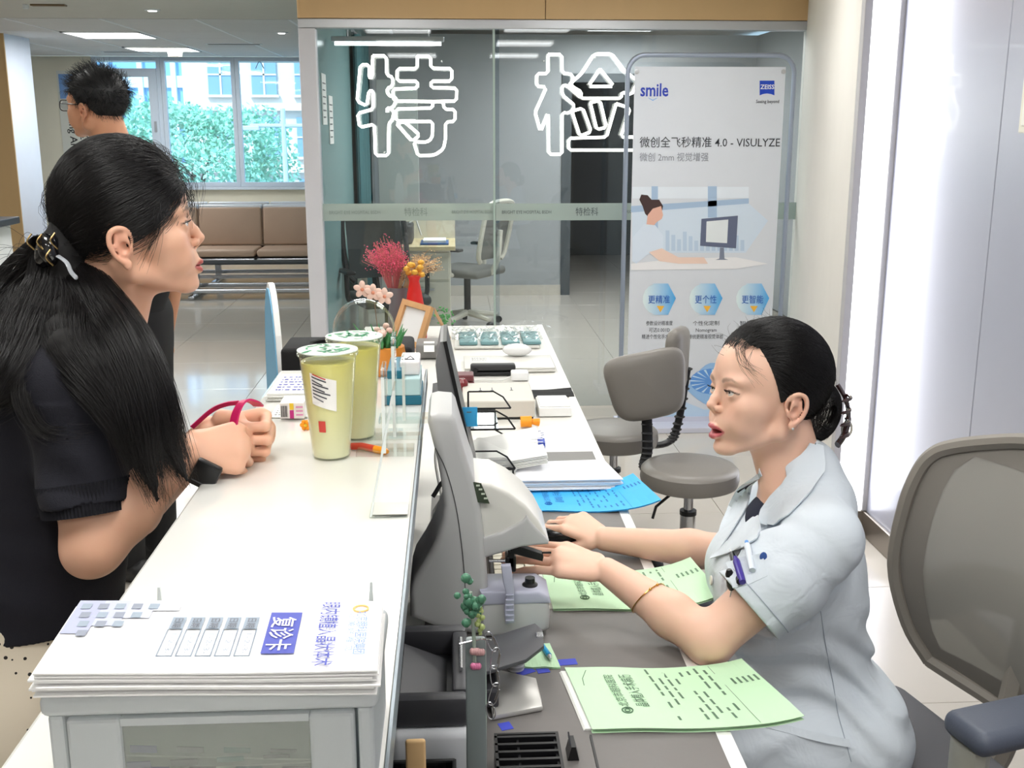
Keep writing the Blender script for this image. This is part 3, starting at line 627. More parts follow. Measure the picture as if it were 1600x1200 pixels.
MB().ball((A[0], A[1]-.003, CZ+.009), .003, 10).build('bud', mat('yellow print', (244, 206, 60), .5), t, True)
# pen
A, B = at(565, 697, z=CZ+.006), at(606, 706, z=CZ+.006); t = thing('pen', 'red and orange pen lying behind the acrylic stand', 'pen', A)
q = A*.48+B*.52
MB().tube([A-[.02, 0, 0], A, q], [.0055, .006, .006], 12).build('barrel', mat('red plastic', (212, 70, 52), .3), t, True)
MB().tube([q, B-(B-A)*.1, B], [.0062, .006, .003], 12).build('cap', mat('orange plastic', (246, 156, 30), .35), t, True)
# ---- acrylic leaflet stands
def slant_stand(x0, x1, y, zt, depth, lean, label, th=.003):
    t = thing('acrylic_stand', label, 'acrylic stand', ((x0+x1)/2, y, CZ), 'clear acrylic stands along the counter edge')
    MB().box((x0, y, CZ+.0005), (x1, y+depth, CZ+.0005+th), .0006, 1).build('foot', M_acr, t)
    p = [(0, 0), (th, 0), (th+lean, zt), (lean, zt)]
    MB().prism([(x0+a, y, CZ+th+b) for a, b in p], (0, depth, 0)).build('upright', M_acr, t)
    MB().prism([(x0+a+.0005, y-.0008, CZ+th+b) for a, b in p], (0, .0007, 0)).build('polished_edge', mat('acrylic edge', (226, 232, 230), .12), t)
    return t
A = at(577, 811, z=CZ); slant_stand(A[0], A[0]+.05, A[1], .17, .055, .034, 'clear leaning acrylic stand at the counter edge, nearest one')
MB().box((A[0]+.004, A[1]+.004, CZ+.004), (A[0]+.05, A[1]+.05, CZ+.0046)).build('frosted_insert', mat('frosted insert', (216, 214, 206), .6), bpy.data.objects['acrylic_stand'])
def card_stand(x, y, w, h, r, label, d=.05):
    t = thing('acrylic_stand', label, 'acrylic stand', (x, y, CZ), 'clear acrylic stands along the counter edge')
    MB().box((x-.045, y-d/2, CZ+.0005), (x+.045, y+d/2, CZ+.008), .001, 1).build('foot', M_acr, t)
    pts = [(-w/2, 0), (w/2, 0)]+[(w/2-r+r*math.cos(a), h-r+r*math.sin(a)) for a in np.linspace(0, PI/2, 7)]+[(-w/2+r+r*math.cos(a), h-r+r*math.sin(a)) for a in np.linspace(PI/2, PI, 7)]
    MB().prism([(x-.0025, y+a, CZ+.008+b) for a, b in pts], (.005, 0, 0)).build('plate', M_acr, t)
    MB().prism([(x-.0025, y-w/2-.001, CZ+.008), (x+.0025, y-w/2-.001, CZ+.008), (x+.0025, y-w/2-.001, CZ+h-r), (x-.0025, y-w/2-.001, CZ+h-r)], (0, .0008, 0)).build('polished_edge', MATS['acrylic edge'], t)
    return t
for px, py, h, lab in ((601, 716, .135, 'clear upright acrylic card stand with square foot behind the leaning one'), (617, 690, .165, 'clear upright acrylic card stand, tallest and second from the leaning one'), (632, 664, .11, 'clear low acrylic card stand with bright edge beside the teal box')):
    A = at(px, py, z=CZ); card_stand(A[0], A[1]+.03, .06, h, .006, lab)
# wide rounded acrylic plate: the clear arch in front of the flower pot
A = at(572, 583, z=CZ); t = thing('acrylic_arch', 'clear rounded acrylic dome sign in front of the succulent pot', 'acrylic sign', (A[0], A[1], CZ))
w, h = .062, .158; X_, Y_ = A[0], A[1]-.02
pts = [(-w, 0), (w, 0)]+[(w*math.cos(a), h-w+w*math.sin(a)) for a in np.linspace(0, PI, 20)]
MB().prism([(X_+a, Y_, CZ+.0005+b) for a, b in pts], (0, .012, 0)).build('plate', M_acr, t)
rim = [(X_+a, Y_, CZ+b) for a, b in [(w, .004)]+pts[2:]+[(-w, .004)]]
MB().tube(rim, .0028, 6).build('rim', thin_glass('acrylic rim', (250, 252, 252), ior=2.2), t, True)
MB().tube([(q[0]*.965+X_*.035, q[1]+.012, CZ+(q[2]-CZ)*.965) for q in rim], .002, 6).build('rim', MATS['acrylic rim'], t, True)
# succulent in a wooden pot
A = at(600, 582, z=CZ); x, y = A[0], A[1]+.03; y = min(y, CY1-.05); A = at(600, 560, y=y); x = A[0]
t = thing('succulent_pot', 'orange wooden pot with green succulents behind the clear arch', 'potted plant', (x, y, CZ))
MB().lathe([(.03, CZ+.0005), (.04, CZ+.01), (.046, CZ+.035), (.043, CZ+.06), (.036, CZ+.062), (.034, CZ+.052)], (x, y, 0), 24).build('pot', mat('orange wood', (206, 128, 44), .5, noise=.2, nscale=30, stretch=(1, 1, .2)), t, True)
mb = MB(); r = random.Random(3)
for k in range(70):
    a, q = r.uniform(0, 6.28), r.uniform(.002, .038); c = np.array([x+q*math.cos(a), y+q*math.sin(a), CZ+.058]); d = np.array([math.cos(a)*r.uniform(.2, .8), math.sin(a)*r.uniform(.2, .8), r.uniform(.5, 1.2)]); l = r.uniform(.015, .05)
    mb.tube([c, c+d*l*.5, c+d*l], [.0022, .0032, .0005], 5)
mb.build('leaves', mat('succulent green', (70, 140, 84), .45, noise=.2, nscale=80), t, True)['kind'] = 'stuff'
mb = MB()
for k in range(12):
    a, q = r.uniform(0, 6.28), r.uniform(.004, .03); mb.ball((x+q*math.cos(a), y+q*math.sin(a), CZ+r.uniform(.07, .1)), .007, 8)
mb.build('blossoms', mat('pale pink petals', (232, 190, 178), .6), t, True)['kind'] = 'stuff'
# teal boxes and white tissue
A = at(604, 634, z=CZ); x0 = A[0]; x1 = CR-.004; y0 = A[1]
t = thing('teal_box', 'teal and white gift box on the counter beside the acrylic stands', 'box', ((x0+x1)/2, y0+.05, CZ))
MB().box((x0, y0, CZ+.0005), (x1, y0+.13, CZ+.018), .002).build('base', mat('teal carton', (22, 104, 128), .35), t)
MB().box((x0+.002, y0+.002, CZ+.018), (x1-.002, y0+.128, CZ+.05), .002).build('sleeve', mat('pale teal sleeve', (176, 204, 206), .3), t)
MB().box((x0+.002, y0+.002, CZ+.05), (x0+.03, y0+.128, CZ+.066), .002).build('lid', MATS['teal carton'], t)
t2 = thing('tissue_box', 'white small carton with printed mark on top of the teal box', 'box', (x1-.03, y0+.1, CZ+.05))
MB().box((x1-.04, y0+.03, CZ+.0505), (x1-.004, y0+.12, CZ+.076), .003).build('carton', mat('carton white', (236, 232, 232), .4), t2)
a = np.array([x1-.03, y0+.05, CZ+.0765]); MB().tube([a, a+[.016, .0, 0], a+[.008, .03, 0], a], .0012, 5).build('triangle_mark', M_print, t2)
# ---- white drawer organiser with papers in the foreground
L0, L1 = at(56, 1095, y=.75), at(592, 1070, y=.75)
zt = 1.2; yf = .74
a, b = at(57, 1090, y=yf), at(590, 1075, y=yf); x0, x1 = a[0], b[0]; zt = float((a[2]+b[2])/2); yb = float(at(300, 955, z=zt)[1])
M_bx = mat('white translucent plastic', (222, 225, 226), .25)
_t = M_bx.node_tree; _p = _t.nodes['Principled BSDF']; _tl = _t.nodes.new('ShaderNodeBsdfTranslucent'); _tl.inputs[0].default_value = lin((222, 226, 228)); _ms = _t.nodes.new('ShaderNodeMixShader'); _ms.inputs[0].default_value = .45; _t.links.new(_p.outputs[0], _ms.inputs[1]); _t.links.new(_tl.outputs[0], _ms.inputs[2]); _t.links.new(_ms.outputs[0], _t.nodes['Material Output'].inputs[0])
t = thing('drawer_organiser', 'white plastic drawer organiser with clear window on the near end of the counter', 'drawer box', ((x0+x1)/2, yf+.06, CZ))
MB().box((x0, yf, zt-.018), (x1, yb, zt), .006, 3).build('lid', M_bx, t, True)
zb = CZ+.0005
for x in (x0+.004, x1-.016): MB().box((x, yf+.004, zb), (x+.012, yb-.003, zt-.018), .003).build('side_wall', M_bx, t)
MB().box((x0+.016, yb-.01, zb), (x1-.016, yb-.004, zt-.018)).build('back_wall', M_bx, t)
MB().box((x0+.016, yf+.02, zb), (x1-.016, yb-.01, zb+.004)).build('floor_plate', M_bx, t)
dw = MB().box((x0+.018, yf+.001, zb), (x0+.058, yf+.010, zt-.02), .003).box((x1-.052, yf+.001, zb), (x1-.018, yf+.010, zt-.02), .003).box((x0+.058, yf+.001, zt-.026), (x1-.052, yf+.010, zt-.02)).build('drawer_front', M_bx, t)
MB().box((x0+.058, yf+.004, zb), (x1-.052, yf+.0055, zt-.026)).build('clear_window', thin_glass('drawer window', (226, 228, 222), frost_haze=((226, 229, 226), .2)), dw)
mb = MB(); r = random.Random(5)
for k in range(5):
    z = zb+.005+k*.008; w = .16+.04*r.random(); xx = x0+.02+r.uniform(0, .03)
    pp = thing('drawer_leaflet', ['printed leaflet lying lowest inside the clear drawer', 'printed leaflet second from the bottom inside the clear drawer', 'printed leaflet in the middle of the pile inside the clear drawer', 'printed leaflet second from the top inside the clear drawer', 'tilted printed leaflet on top inside the clear drawer'][k], 'leaflet', (xx+w/2, yf+.05, z), 'leaflets in the drawer')
    tl = (.03, -.02, .05, -.04, .1)[k]
    rr = Euler((.05*k*.4, tl*.5, tl)); 
    MB().box((xx, yf+.014, z), (min(xx+w, x1-.03), yb-.02, z+.0015), rot=(.12, tl*.6, 0)).build('sheet', mat('drawer paper', (206, 214, 210), .6), pp)
    for j in range(4):
        cx = xx+.02+.035*j; MB().box((cx, yf+.0125, z+.002+.001*j), (cx+.02, yf+.0135, z+.008), rot=(.12, tl*.6, 0), piv=(xx+w/2, yf+.05, z)).build('printed_mark', (M_blu, M_gry, mat('teal print', (90, 150, 150), .6), M_gry)[j], pp)
# loose leaflet pile on its lid
c4 = [at(px, py, z=zt+.012) for px, py in ((52, 1066), (590, 1060), (598, 950), (127, 949))]
t = thing('leaflet_stack', 'thick pile of white follow-up leaflets with blue title on the drawer organiser', 'leaflets', ((x0+x1)/2, yf+.07, zt))
cc = np.array([q[:2] for q in c4]); r = random.Random(9); top = None
for k in range(8):
    d = np.array([r.uniform(-.004, .003), r.uniform(-.004, .004)])*(1 if k < 7 else 0)
    z = zt+.0006+k*.0024
    def fn(u, v, z=z, d=d, k=k):
        p = (cc[0]*(1-u)+cc[1]*u)*(1-v)+(cc[3]*(1-u)+cc[2]*u)*v+d
        return (p[0], p[1], z+.0008+.0010*math.sin(5*u+k*.25)*(1-v)*.6)
    s = MB().sheet(fn, 14, 4, .0014).build('sheet', mat('leaflet stock', (240, 239, 238), .45), t); top = (fn, s)
fn, sheet_o = top
def onsheet(u, v, dz=.0009): p = np.array(fn(u, v)); return p+[0, 0, dz]
def decal(u0, u1, v0, v1, m, nm, dz=.0012, nu=14):
    return MB().sheet(lambda a, b: onsheet(u0+(u1-u0)*a, v0+(v1-v0)*b, dz), nu, 2).build(nm, m, sheet_o)
def sheet_text(body, u, v, length, size, m, bold=0.):
    """text reading towards the camera, letter tops towards +u, laid on the curved sheet"""
    me = text_mesh(body, size, bold); n = len(me.vertices); co = np.empty(n*3); me.vertices.foreach_get('co', co); co = co.reshape(-1, 3)
    lv, lu = np.linalg.norm(onsheet(u, v-.2)-onsheet(u, v))/.2, np.linalg.norm(onsheet(min(u+.05, 1), v)-onsheet(u, v))/.05; k = length/(co[:, 0].max()-co[:, 0].min())
    co = np.array([onsheet(u+q[1]/lu, v-q[0]*k/lv, .0021) for q in co]); me.vertices.foreach_set('co', co.ravel()); me.update(); me.materials.clear(); me.materials.append(m)
    o = bpy.data.objects.new('lettering', me); COL.objects.link(o); attach(o, sheet_o)
H_ = abs(cc[0][1]-cc[3][1]); 
M_slate = mat('slate print', (148, 160, 174), .6)
decal(.645, .745, .22, .80, M_blu, 'title_badge')
sheet_text('复诊卡', .662, .72, H_*.45, .021, mat('white print', (250, 250, 250), .5), .006)
sheet_text('眼内镜植入晶状体术', .81, .95, H_*.86, .017, M_blu, .006)
sheet_text('北京眼科医院集团', .925, .80, H_*.58, .0105, mat('light blue print', (120, 150, 214), .6))
sheet_text('让 美 好 看 见', .90, .78, H_*.52, .006, mat('light blue print', (120, 150, 214), .6))
mb = MB(); o_ = onsheet(.932, .86, .0012)
mb.tube([o_+[.006*math.cos(a), .006*math.sin(a), 0] for a in np.linspace(0, 6.28, 16)], .0008, 5).build('hospital_emblem', mat('amber print', (236, 196, 120), .6), sheet_o)
for k in range(5):
    u = .335+k*.058
    decal(u, u+.045, .56, .73, M_slate, 'form_tab'); MB().tube([onsheet(u, .56), onsheet(u, .2), onsheet(u+.045, .2), onsheet(u+.045, .56)], .0005, 4).build('form_box', M_slate, sheet_o)
    sheet_text('日期', u+.012, .71, H_*.13, .008, M_gry); sheet_text('1-2-3-', u+.02, .5, H_*.26, .006, M_slate)
for k in range(5):
    for j in range(4):
        u = .02+k*.055+j*.012; v = .93-.13*j
        if u < .34-.09*j: decal(u, u+.032, v-.08, v, (M_slate, mat('mid slate print', (140, 146, 160), .6))[(k+j) % 2], 'building_picture', .0014)
for k in range(4): decal(.003+.085*k, .088+.085*k, .50+.11*k, .985, mat('pale lilac print %d' % k, (170+14*k, 174+14*k, 200+10*k), .6), 'building_picture', .0009)
for px, py, h, lab in ((243, 948, .035, 'clear acrylic corner post standing behind the leaflet pile, outer one'), (575, 940, .045, 'clear acrylic corner post standing behind the leaflet pile, inner one')):
    A = at(px, py, y=yb+.012); tt = thing('acrylic_post', lab, 'acrylic post', (A[0], A[1], CZ), 'acrylic corner posts')
    B = at(px+3, py-30, y=yb+.012)
    MB().prism([(A[0]-.008, A[1], CZ+.0005), (A[0]+.006, A[1], CZ+.0005), (B[0]+.002, A[1], B[2]), (B[0], A[1], B[2])], (0, .003, 0)).build('post', mat('acrylic edge', (226, 232, 230), .12), tt)
# ================================================================ THINGS ON THE DESK
M_offw = mat('off white plastic', (218, 216, 210), .35, noise=.02)
M_grey = mat('machine grey plastic', (186, 186, 186), .38, noise=.02)
M_gsh = mat('dark charcoal plastic', (58, 58, 62), .4)
M_clip = mat('steel wire', (190, 192, 196), .25, .9)
def dz(px, py, z=DZ): return at(px, py, z=z)
# --- far end: dried flowers, vases, easel frame
y = 4.45
a = at(622, 470, y=y); vx = a[0]
t = thing('dried_flower_vase', 'grey vase of pink dried flowers at the far end of the desk', 'vase', (vx, y, DZ))
MB().lathe([(.035, DZ+.001), (.045, DZ+.01), (.042, DZ+.1), (.034, DZ+.17), (.04, DZ+.215), (.036, DZ+.215), (.03, DZ+.17)], (vx, y, 0), 24).build('vase', mat('grey ceramic', (112, 108, 112), .5), t, True)
def spray(cx, cz0, spread, h, n, m_stem, m_bud, seed, lean=0., tilt=.4):
    r = random.Random(seed); ms, mbud = MB(), MB()
    for k in range(n):
        a = r.uniform(0, 6.28); q = r.random()**.5
        e = np.array([cx+lean+spread*q*math.cos(a), y+spread*.8*q*math.sin(a), cz0+h*(1-.35*q*q)*r.uniform(.7, 1.0)])
        s = np.array([cx+.02*math.cos(a), y+.02*math.sin(a), cz0]); mid = s*.5+e*.5+[.3*(s[0]-e[0])*tilt, 0, .1*h]
        P = smooth_path([s, mid, e], 3); ms.tube(P, .0008, 4, cap=False)
        for j in range(9):
            f = r.uniform(.45, 1.05); c = P[min(int(f*(len(P)-1)), len(P)-1)]+np.array([r.gauss(0, .008), r.gauss(0, .008), r.gauss(0, .008)])
            s_ = r.uniform(.0016, .0034); mbud.add(c+np.array([(s_, 0, 0), (-s_, 0, 0), (0, s_, 0), (0, -s_, 0), (0, 0, s_), (0, 0, -s_)]), [(0, 2, 4), (2, 1, 4), (1, 3, 4), (3, 0, 4), (2, 0, 5), (1, 2, 5), (3, 1, 5), (0, 3, 5)])
    o1 = ms.build('stems', m_stem, t); o2 = mbud.build('florets', m_bud, t); o1['kind'] = 'stuff'; o2['kind'] = 'stuff'
spray(vx-.02, DZ+.21, .1, .22, 150, mat('pink stems', (196, 110, 110), .7), mat('pink florets', (226, 96, 128), .7, noise=.25, nscale=60), 1, lean=-.03)
spray(vx+.02, DZ+.21, .07, .16, 70, mat('tan stems', (196, 160, 120), .7), mat('beige florets', (222, 196, 156), .7), 2, lean=.1)
a = at(648, 470, y=4.38); t = thing('red_vase', 'slim red vase with gold ornament beside the pink dried flowers', 'vase', (a[0], 4.38, DZ))
MB().lathe([(.04, DZ+.001), (.048, DZ+.02), (.045, DZ+.1), (.03, DZ+.2), (.02, DZ+.25), (.028, DZ+.27), (.024, DZ+.27)], (a[0], 4.38, 0), 24).build('body', mat('red lacquer', (214, 44, 40), .3), t, True)
mb = MB()
for k in range(9): mb.ball((a[0]+.03*math.cos(k*2.4), 4.38+.02*math.sin(k*2.4), DZ+.275+.006*k), (.014, .01, .012), 8)
mb.build('ornament', mat('gold ornament', (226, 170, 70), .35, .3), t, True)['kind'] = 'stuff'
fl_c = [at(566, 452, y=4.2), at(583, 457, y=4.19), at(601, 463, y=4.18)]
t = thing('blossom_branch', 'artificial peach blossom branch of three flowers in front of the dried flowers', 'flowers', (fl_c[1][0], 4.2, DZ))
MB().tube(smooth_path([(fl_c[1][0]+.02, 4.21, DZ), fl_c[1]+[.01, .012, -.12], fl_c[1]+[0, .01, 0]], 5), .0016, 6).tube([fl_c[0]+[0, .01, 0], fl_c[1]+[.0, .012, -.03], fl_c[2]+[0, .01, 0]], .002, 5).build('twig', mat('brown twig', (120, 90, 70), .7), t)
for c in fl_c:
    mb = MB()
    for k in range(5):
        an = k*1.2566+.3; mb.ball(c+[.018*math.cos(an), -.004, .018*math.sin(an)], (.017, .006, .012), 10, rot=(0, -an, 0))
    f_ = mb.build('flower', mat('peach petals', (240, 206, 190), .6), t, True); f_['kind'] = 'stuff'
    MB().ball(c+[0, -.008, 0], .007, 8).build('flower_centre', mat('peach centre', (226, 150, 120), .6), f_, True)
# easel frame
M_fw = mat('beech wood frame', (202, 154, 104), .45, noise=.12, nscale=30, stretch=(1, 1, .1))
TL, TR, BR, BL = at(629, 466, y=4.33), at(674, 479, y=4.22), at(655, 545, y=4.16), at(607, 532, y=4.27)
sh = DZ+.003-min(BR[2], BL[2])
if sh > 0:
    BR[2] = max(BR[2], DZ+.004); BL[2] = max(BL[2], DZ+.004)
t = thing('easel_frame', 'beech wood easel photo frame with white card on the far desk', 'picture frame', (BR[0], BR[1], DZ))
nrm = np.cross(TR-TL, BL-TL); nrm /= np.linalg.norm(nrm); nrm = -nrm if nrm[1] > 0 else nrm
def lerp4(u, v): return (TL*(1-u)+TR*u)*(1-v)+(BL*(1-u)+BR*u)*v
for (u0, u1, v0, v1) in ((0, 1, 0, .13), (0, 1, .87, 1), (0, .14, .13, .87), (.86, 1, .13, .87)):
    MB().prism([lerp4(u0, v0), lerp4(u1, v0), lerp4(u1, v1), lerp4(u0, v1)], -nrm*.018).build('frame_bar', M_fw, t)
MB().prism([lerp4(.14, .13)-nrm*.012, lerp4(.86, .13)-nrm*.012, lerp4(.86, .87)-nrm*.012, lerp4(.14, .87)-nrm*.012], -nrm*.004).build('card', mat('card white', (224, 224, 224), .5), t)
Lf = at(699, 528, y=4.42); Lf[2] = DZ+.004; top = TR-nrm*.02
MB().prism([top, top+[0, 0, -.02], Lf, Lf+[.014, 0, 0]], (0, .03, 0)).build('leg', M_fw, t)
# sprig
a = at(693, 512, y=4.5); t = thing('green_sprig', 'small green leafy sprig in a tiny bottle behind the easel frame', 'plant', (a[0], 4.5, DZ))
MB().lathe([(.012, DZ+.001), (.014, DZ+.02), (.008, DZ+.035), (.008, DZ+.045)], (a[0], 4.5, 0), 14).build('bottle', M_offw, t, True)
mb = MB(); r = random.Random(2)
for k in range(40):
    q = np.array([a[0]+r.gauss(0, .016), 4.5+r.gauss(0, .012), DZ+.05+r.random()*.075]); mb.ball(q, (.007, .004, .004), 6, rot=(r.random()*3, r.random()*3, 0))
mb.build('leaves', mat('fresh green', (96, 168, 104), .5), t, True)['kind'] = 'stuff'
# label printer
a, b = dz(650, 562), dz(690, 548); t = thing('label_printer', 'small grey label printer feeding white paper below the easel frame', 'printer', (a[0]+.05, a[1]+.06, DZ))
MB().box((a[0], a[1], DZ+.001), (b[0]+.03, a[1]+.13, DZ+.06), .012, 3).build('body', mat('mid grey plastic', (128, 126, 124), .45), t, True)
MB().sheet(lambda u, v: (a[0]+.03+.04*u, a[1]+.03-.05*v, DZ+.064-.03*v*v), 2, 5, .001).build('paper_strip', M_pap, t)
# plastic wrapped packs
p0, p1 = dz(706, 548), dz(848, 545); yb_ = dz(850, 512)[1]
t = thing('wrapped_pack', 'flat pack of teal sachets in crinkled clear film at the far desk end', 'pack', ((p0[0]+p1[0])/2, p0[1]+.15, DZ))
w = p1[0]-p0[0]; d = min(.3, yb_-p0[1])
for k in range(4): MB().box((p0[0]+.03+k*w*.235, p0[1]+.04, DZ+.012), (p0[0]+.03+k*w*.235+w*.2, p0[1]+d-.03, DZ+.026), .005).build('sachet', mat('teal sachet', (120, 160, 164), .4), t, True)
MB().box((p0[0]+.01, p0[1]+.02, DZ+.001), (p1[0]-.01, p0[1]+d-.01, DZ+.011), .003).build('tray', M_offw, t)
rr = np.random.default_rng(4).random((30, 20))
MB().sheet(lambda u, v: (p0[0]+w*u, p0[1]+d*v, DZ+.03+.022*rr[int(u*29), int(v*19)]*(1-.3*abs(u-.5))), 28, 16).build('film', thin_glass('clear film', (246, 248, 248), ior=1.6), t)
# laptop with mouse
a, b, c = dz(703, 582), dz(868, 577), dz(858, 549)
t = thing('laptop', 'closed off white laptop lying on the desk under a white mouse', 'laptop', ((a[0]+b[0])/2, a[1]+.1, DZ))
MB().box((b[0]-.33, a[1]-.02, DZ+.001), (b[0]-.005, a[1]+.2, DZ+.012), .004, 3).build('base', M_offw, t, True); MB().box((b[0]-.33, a[1]-.02, DZ+.0125), (b[0]-.005, a[1]+.2, DZ+.019), .003, 3).build('lid', M_offw, t, True)
lt = DZ+.019
a2 = at(808, 556, z=lt); t = thing('white_mouse', 'white computer mouse lying on the closed laptop', 'mouse', (a2[0], a2[1], lt))
def mouse(t, c, m, m2, rz=0., s=1.):
    x, y, z = c
    MB().ball((x, y, z+.012*s), (.03*s, .055*s, .024*s), 20, rot=(0, 0, rz)).build('shell', m, t, True); R = Matrix.Rotation(rz, 3, 'Z')
    q = R @ Vector((0, .03*s, 0)); MB().ball((x+q.x, y+q.y, z+.028*s), (.004*s, .009*s, .006*s), 10, rot=(0, 0, rz)).build('wheel', m2, t, True)
mouse(t, (a2[0], a2[1], lt+.011), mat('white plastic', (236, 236, 236), .25), M_grey, 1.45)
a2 = at(750, 563, z=lt); t = thing('note_sheet', 'small white note lying on the laptop lid', 'note', (a2[0], a2[1], lt)); MB().box((a2[0]-.035, a2[1]-.03, lt+.0003), (a2[0]+.035, a2[1]+.05, lt+.0012)).build('sheet', M_pap, t); paper_lines(t, (a2[0]-.03, a2[1]-.02, lt+.0016), (1, 0, 0), (0, 1, 0), .055, .06, 5)
# dark device and cable block
a, b = dz(734, 588), dz(806, 584); t = thing('stapler', 'black boxy stapler lying in front of the laptop', 'stapler', ((a[0]+b[0])/2, a[1], DZ))
MB().box((a[0], a[1], DZ+.001), (b[0], a[1]+.045, DZ+.014), .004).build('base', M_black, t, True); MB().box((a[0]+.003, a[1]+.003, DZ+.016), (b[0]-.002, a[1]+.042, DZ+.04), .008, 3).build('arm', mat('graphite plastic', (50, 50, 52), .5), t, True)
MB().cyl((a[0]+.02, a[1]-.001, DZ+.022), (a[0]+.02, a[1]+.046, DZ+.022), .009).build('hinge', M_black, t, True)
a, b = dz(799, 596), dz(826, 594); t = thing('power_adapter', 'white power adapter with coiled cable on the desk', 'adapter', (a[0]+.02, a[1]+.02, DZ))
MB().box((a[0], a[1], DZ+.001), (b[0], a[1]+.05, DZ+.032), .006, 3).build('body', mat('white plastic', (236, 236, 236), .25), t, True)
MB().tube(smooth_path([(a[0], a[1]+.02, DZ+.012), (a[0]-.04, a[1]-.01, DZ+.006), (a[0]-.1, a[1]+.01, DZ+.005), (a[0]-.16, a[1]-.03, DZ+.005), (a[0]-.1, a[1]-.06, DZ+.005), (a[0]-.02, a[1]-.045, DZ+.005)], 6), .0028, 6).build('cable', mat('white cable', (214, 214, 210), .5), t, True)
a, b = dz(712, 608), dz(741, 603); t = thing('maroon_box', 'small maroon ink pad box behind the white box', 'box', (a[0]+.03, a[1]+.03, DZ))
MB().box((a[0]-.02, a[1], DZ+.001), (b[0], a[1]+.07, DZ+.022), .003).build('base', mat('maroon plastic', (104, 50, 54), .4), t); MB().box((a[0]-.018, a[1]+.002, DZ+.024), (b[0]-.002, a[1]+.068, DZ+.046), .004).build('lid', mat('maroon plastic', (104, 50, 54), .4), t)
a = dz(722, 630); t = thing('rubber_stamp', 'round dark red rubber stamp standing beside the monitor', 'stamp', (a[0], a[1], DZ))
MB().lathe([(.024, DZ+.001), (.024, DZ+.014), (.012, DZ+.02), (.009, DZ+.04), (.019, DZ+.056), (.02, DZ+.07), (.012, DZ+.08)], (a[0], a[1], 0), 20).build('handle', mat('dark red plastic', (120, 34, 40), .25), t, True); MB().lathe([(.025, DZ+.0004), (.025, DZ+.004)], (a[0], a[1], 0), 20).build('pad', M_black, t)
# black cloth strip over the edge
a, b = dz(828, 625), dz(893, 612); t = thing('black_cloth', 'strip of black cloth hanging over the white desk edge', 'cloth', ((a[0]+b[0])/2, a[1]+.08, DZ))
MB().sheet(lambda u, v: (a[0]-.01+(DX+.03-a[0])*u, a[1]+.01+.11*v+.03*u, DZ+.002+.003*math.sin(5*v+3*u)**2-(.05*max(0, u-.88)/.12)), 16, 6, .0016).build('cloth', mat('black cloth', (30, 30, 32), .85, bump=.3, bscale=300), t, True)
# white device box
a, b, c = dz(733, 690), dz(836, 655), dz(832, 612, DZ+.055)
t = thing('white_box', 'flat off white device box with three small marks on the desk', 'box', (b[0]-.1, b[1]+.08, DZ))
x1 = b[0]; x0 = x1-.215; y0 = b[1]; y1 = y0+.24
MB().box((x0, y0, DZ+.006), (x1, y1, DZ+.058), .004, 2).build('body', mat('ivory carton', (206, 202, 192), .5), t); MB().box((x0+.005, y0+.005, DZ+.001), (x1-.005, y1-.005, DZ+.006)).build('base', M_black, t)
for k, q in enumerate((.25, .42, .7)): MB().box((x0+.215*q, y0+.13, DZ+.058), (x0+.215*q+.003, y0+.17, DZ+.0586)).box((x0+.215*q-.004, y0+.13, DZ+.058), (x0+.215*q+.006, y0+.135, DZ+.0586)).build('mark', M_gry, t)
a = dz(842, 652); t = thing('white_carton', 'low white carton standing beside the ivory box', 'box', (a[0]+.05, a[1]+.06, DZ))
MB().box((a[0], a[1], DZ+.001), (a[0]+.1, a[1]+.14, DZ+.03), .003).build('body', mat('white board', (240, 240, 238), .4), t); MB().box((a[0]+.004, a[1]+.004, DZ+.03), (a[0]+.096, a[1]+.136, DZ+.034), .002).build('lid', mat('white board', (240, 240, 238), .4), t)
a = dz(816, 670); t = thing('glue_bottle', 'small orange glue bottle lying on the white desk', 'bottle', (a[0]+.02, a[1]+.02, DZ))
MB().tube([(a[0]-.004, a[1]+.015, DZ+.0175), (a[0]+.028, a[1]+.015, DZ+.0175)], [.016, .0165], 20).build('bottle_body', mat('orange plastic', (246, 156, 30), .35), t, True); MB().tube([(a[0]+.028, a[1]+.015, DZ+.0175), (a[0]+.05, a[1]+.018, DZ+.014)], [.008, .012], 14).build('spout', mat('orange plastic', (246, 156, 30), .35), t, True)
# --- wire letter tray with papers
yt = 2.52; t = thing('letter_tray', 'black two tier wire letter tray holding clipped forms beside the monitor', 'letter tray', (.15, yt+.12, DZ))
xa, xb = .035, float(dz(808, 745, DZ+.05)[0]); yA, yB = yt, yt+.2
zz = [DZ+.045, DZ+.145]
MB().box((xa, yA, zz[0]-.004), (xb, yB, zz[0])).build('shelf', M_gsh, t)
MB().box((xa, yA, zz[1]-.003), (xb-.04, yB, zz[1])).build('shelf', thin_glass('wire mesh', (150, 150, 150), frost_haze=((30, 30, 32), .5)), t)
for yy in (yA, yB):
    for z in zz:
        MB().tube([(xa, yy, z+.045), (xb-.045, yy, z+.045), (xb-.02, yy, z+.03), (xb, yy, z)], .0022, 6).build('wire', M_black, t)
        MB().tube([(xa, yy, z), (xb, yy, z)], .0022, 6).build('wire', M_black, t)
for x in (xa, xb-.005):
    for yy in (yA, yB): MB().tube([(x, yy, DZ+.001), (x, yy, zz[1]+.045 if x == xa else zz[0])], .0025, 6).build('leg', M_black, t)
tp, _z = stack('form_pile', 'sheets of forms lying in the lower tier of the letter tray', 'papers', [(xa+.02, yA+.01), (xb-.015, yA+.012), (xb-.02, yB-.01), (xa+.02, yB-.01)], zz[0], 9, .0028, seed=3)
t2 = thing('clipped_forms', 'thick bundle of white tabular forms held by a blue binder clip', 'papers', (xb-.05, yA+.08, zz[0]+.03))
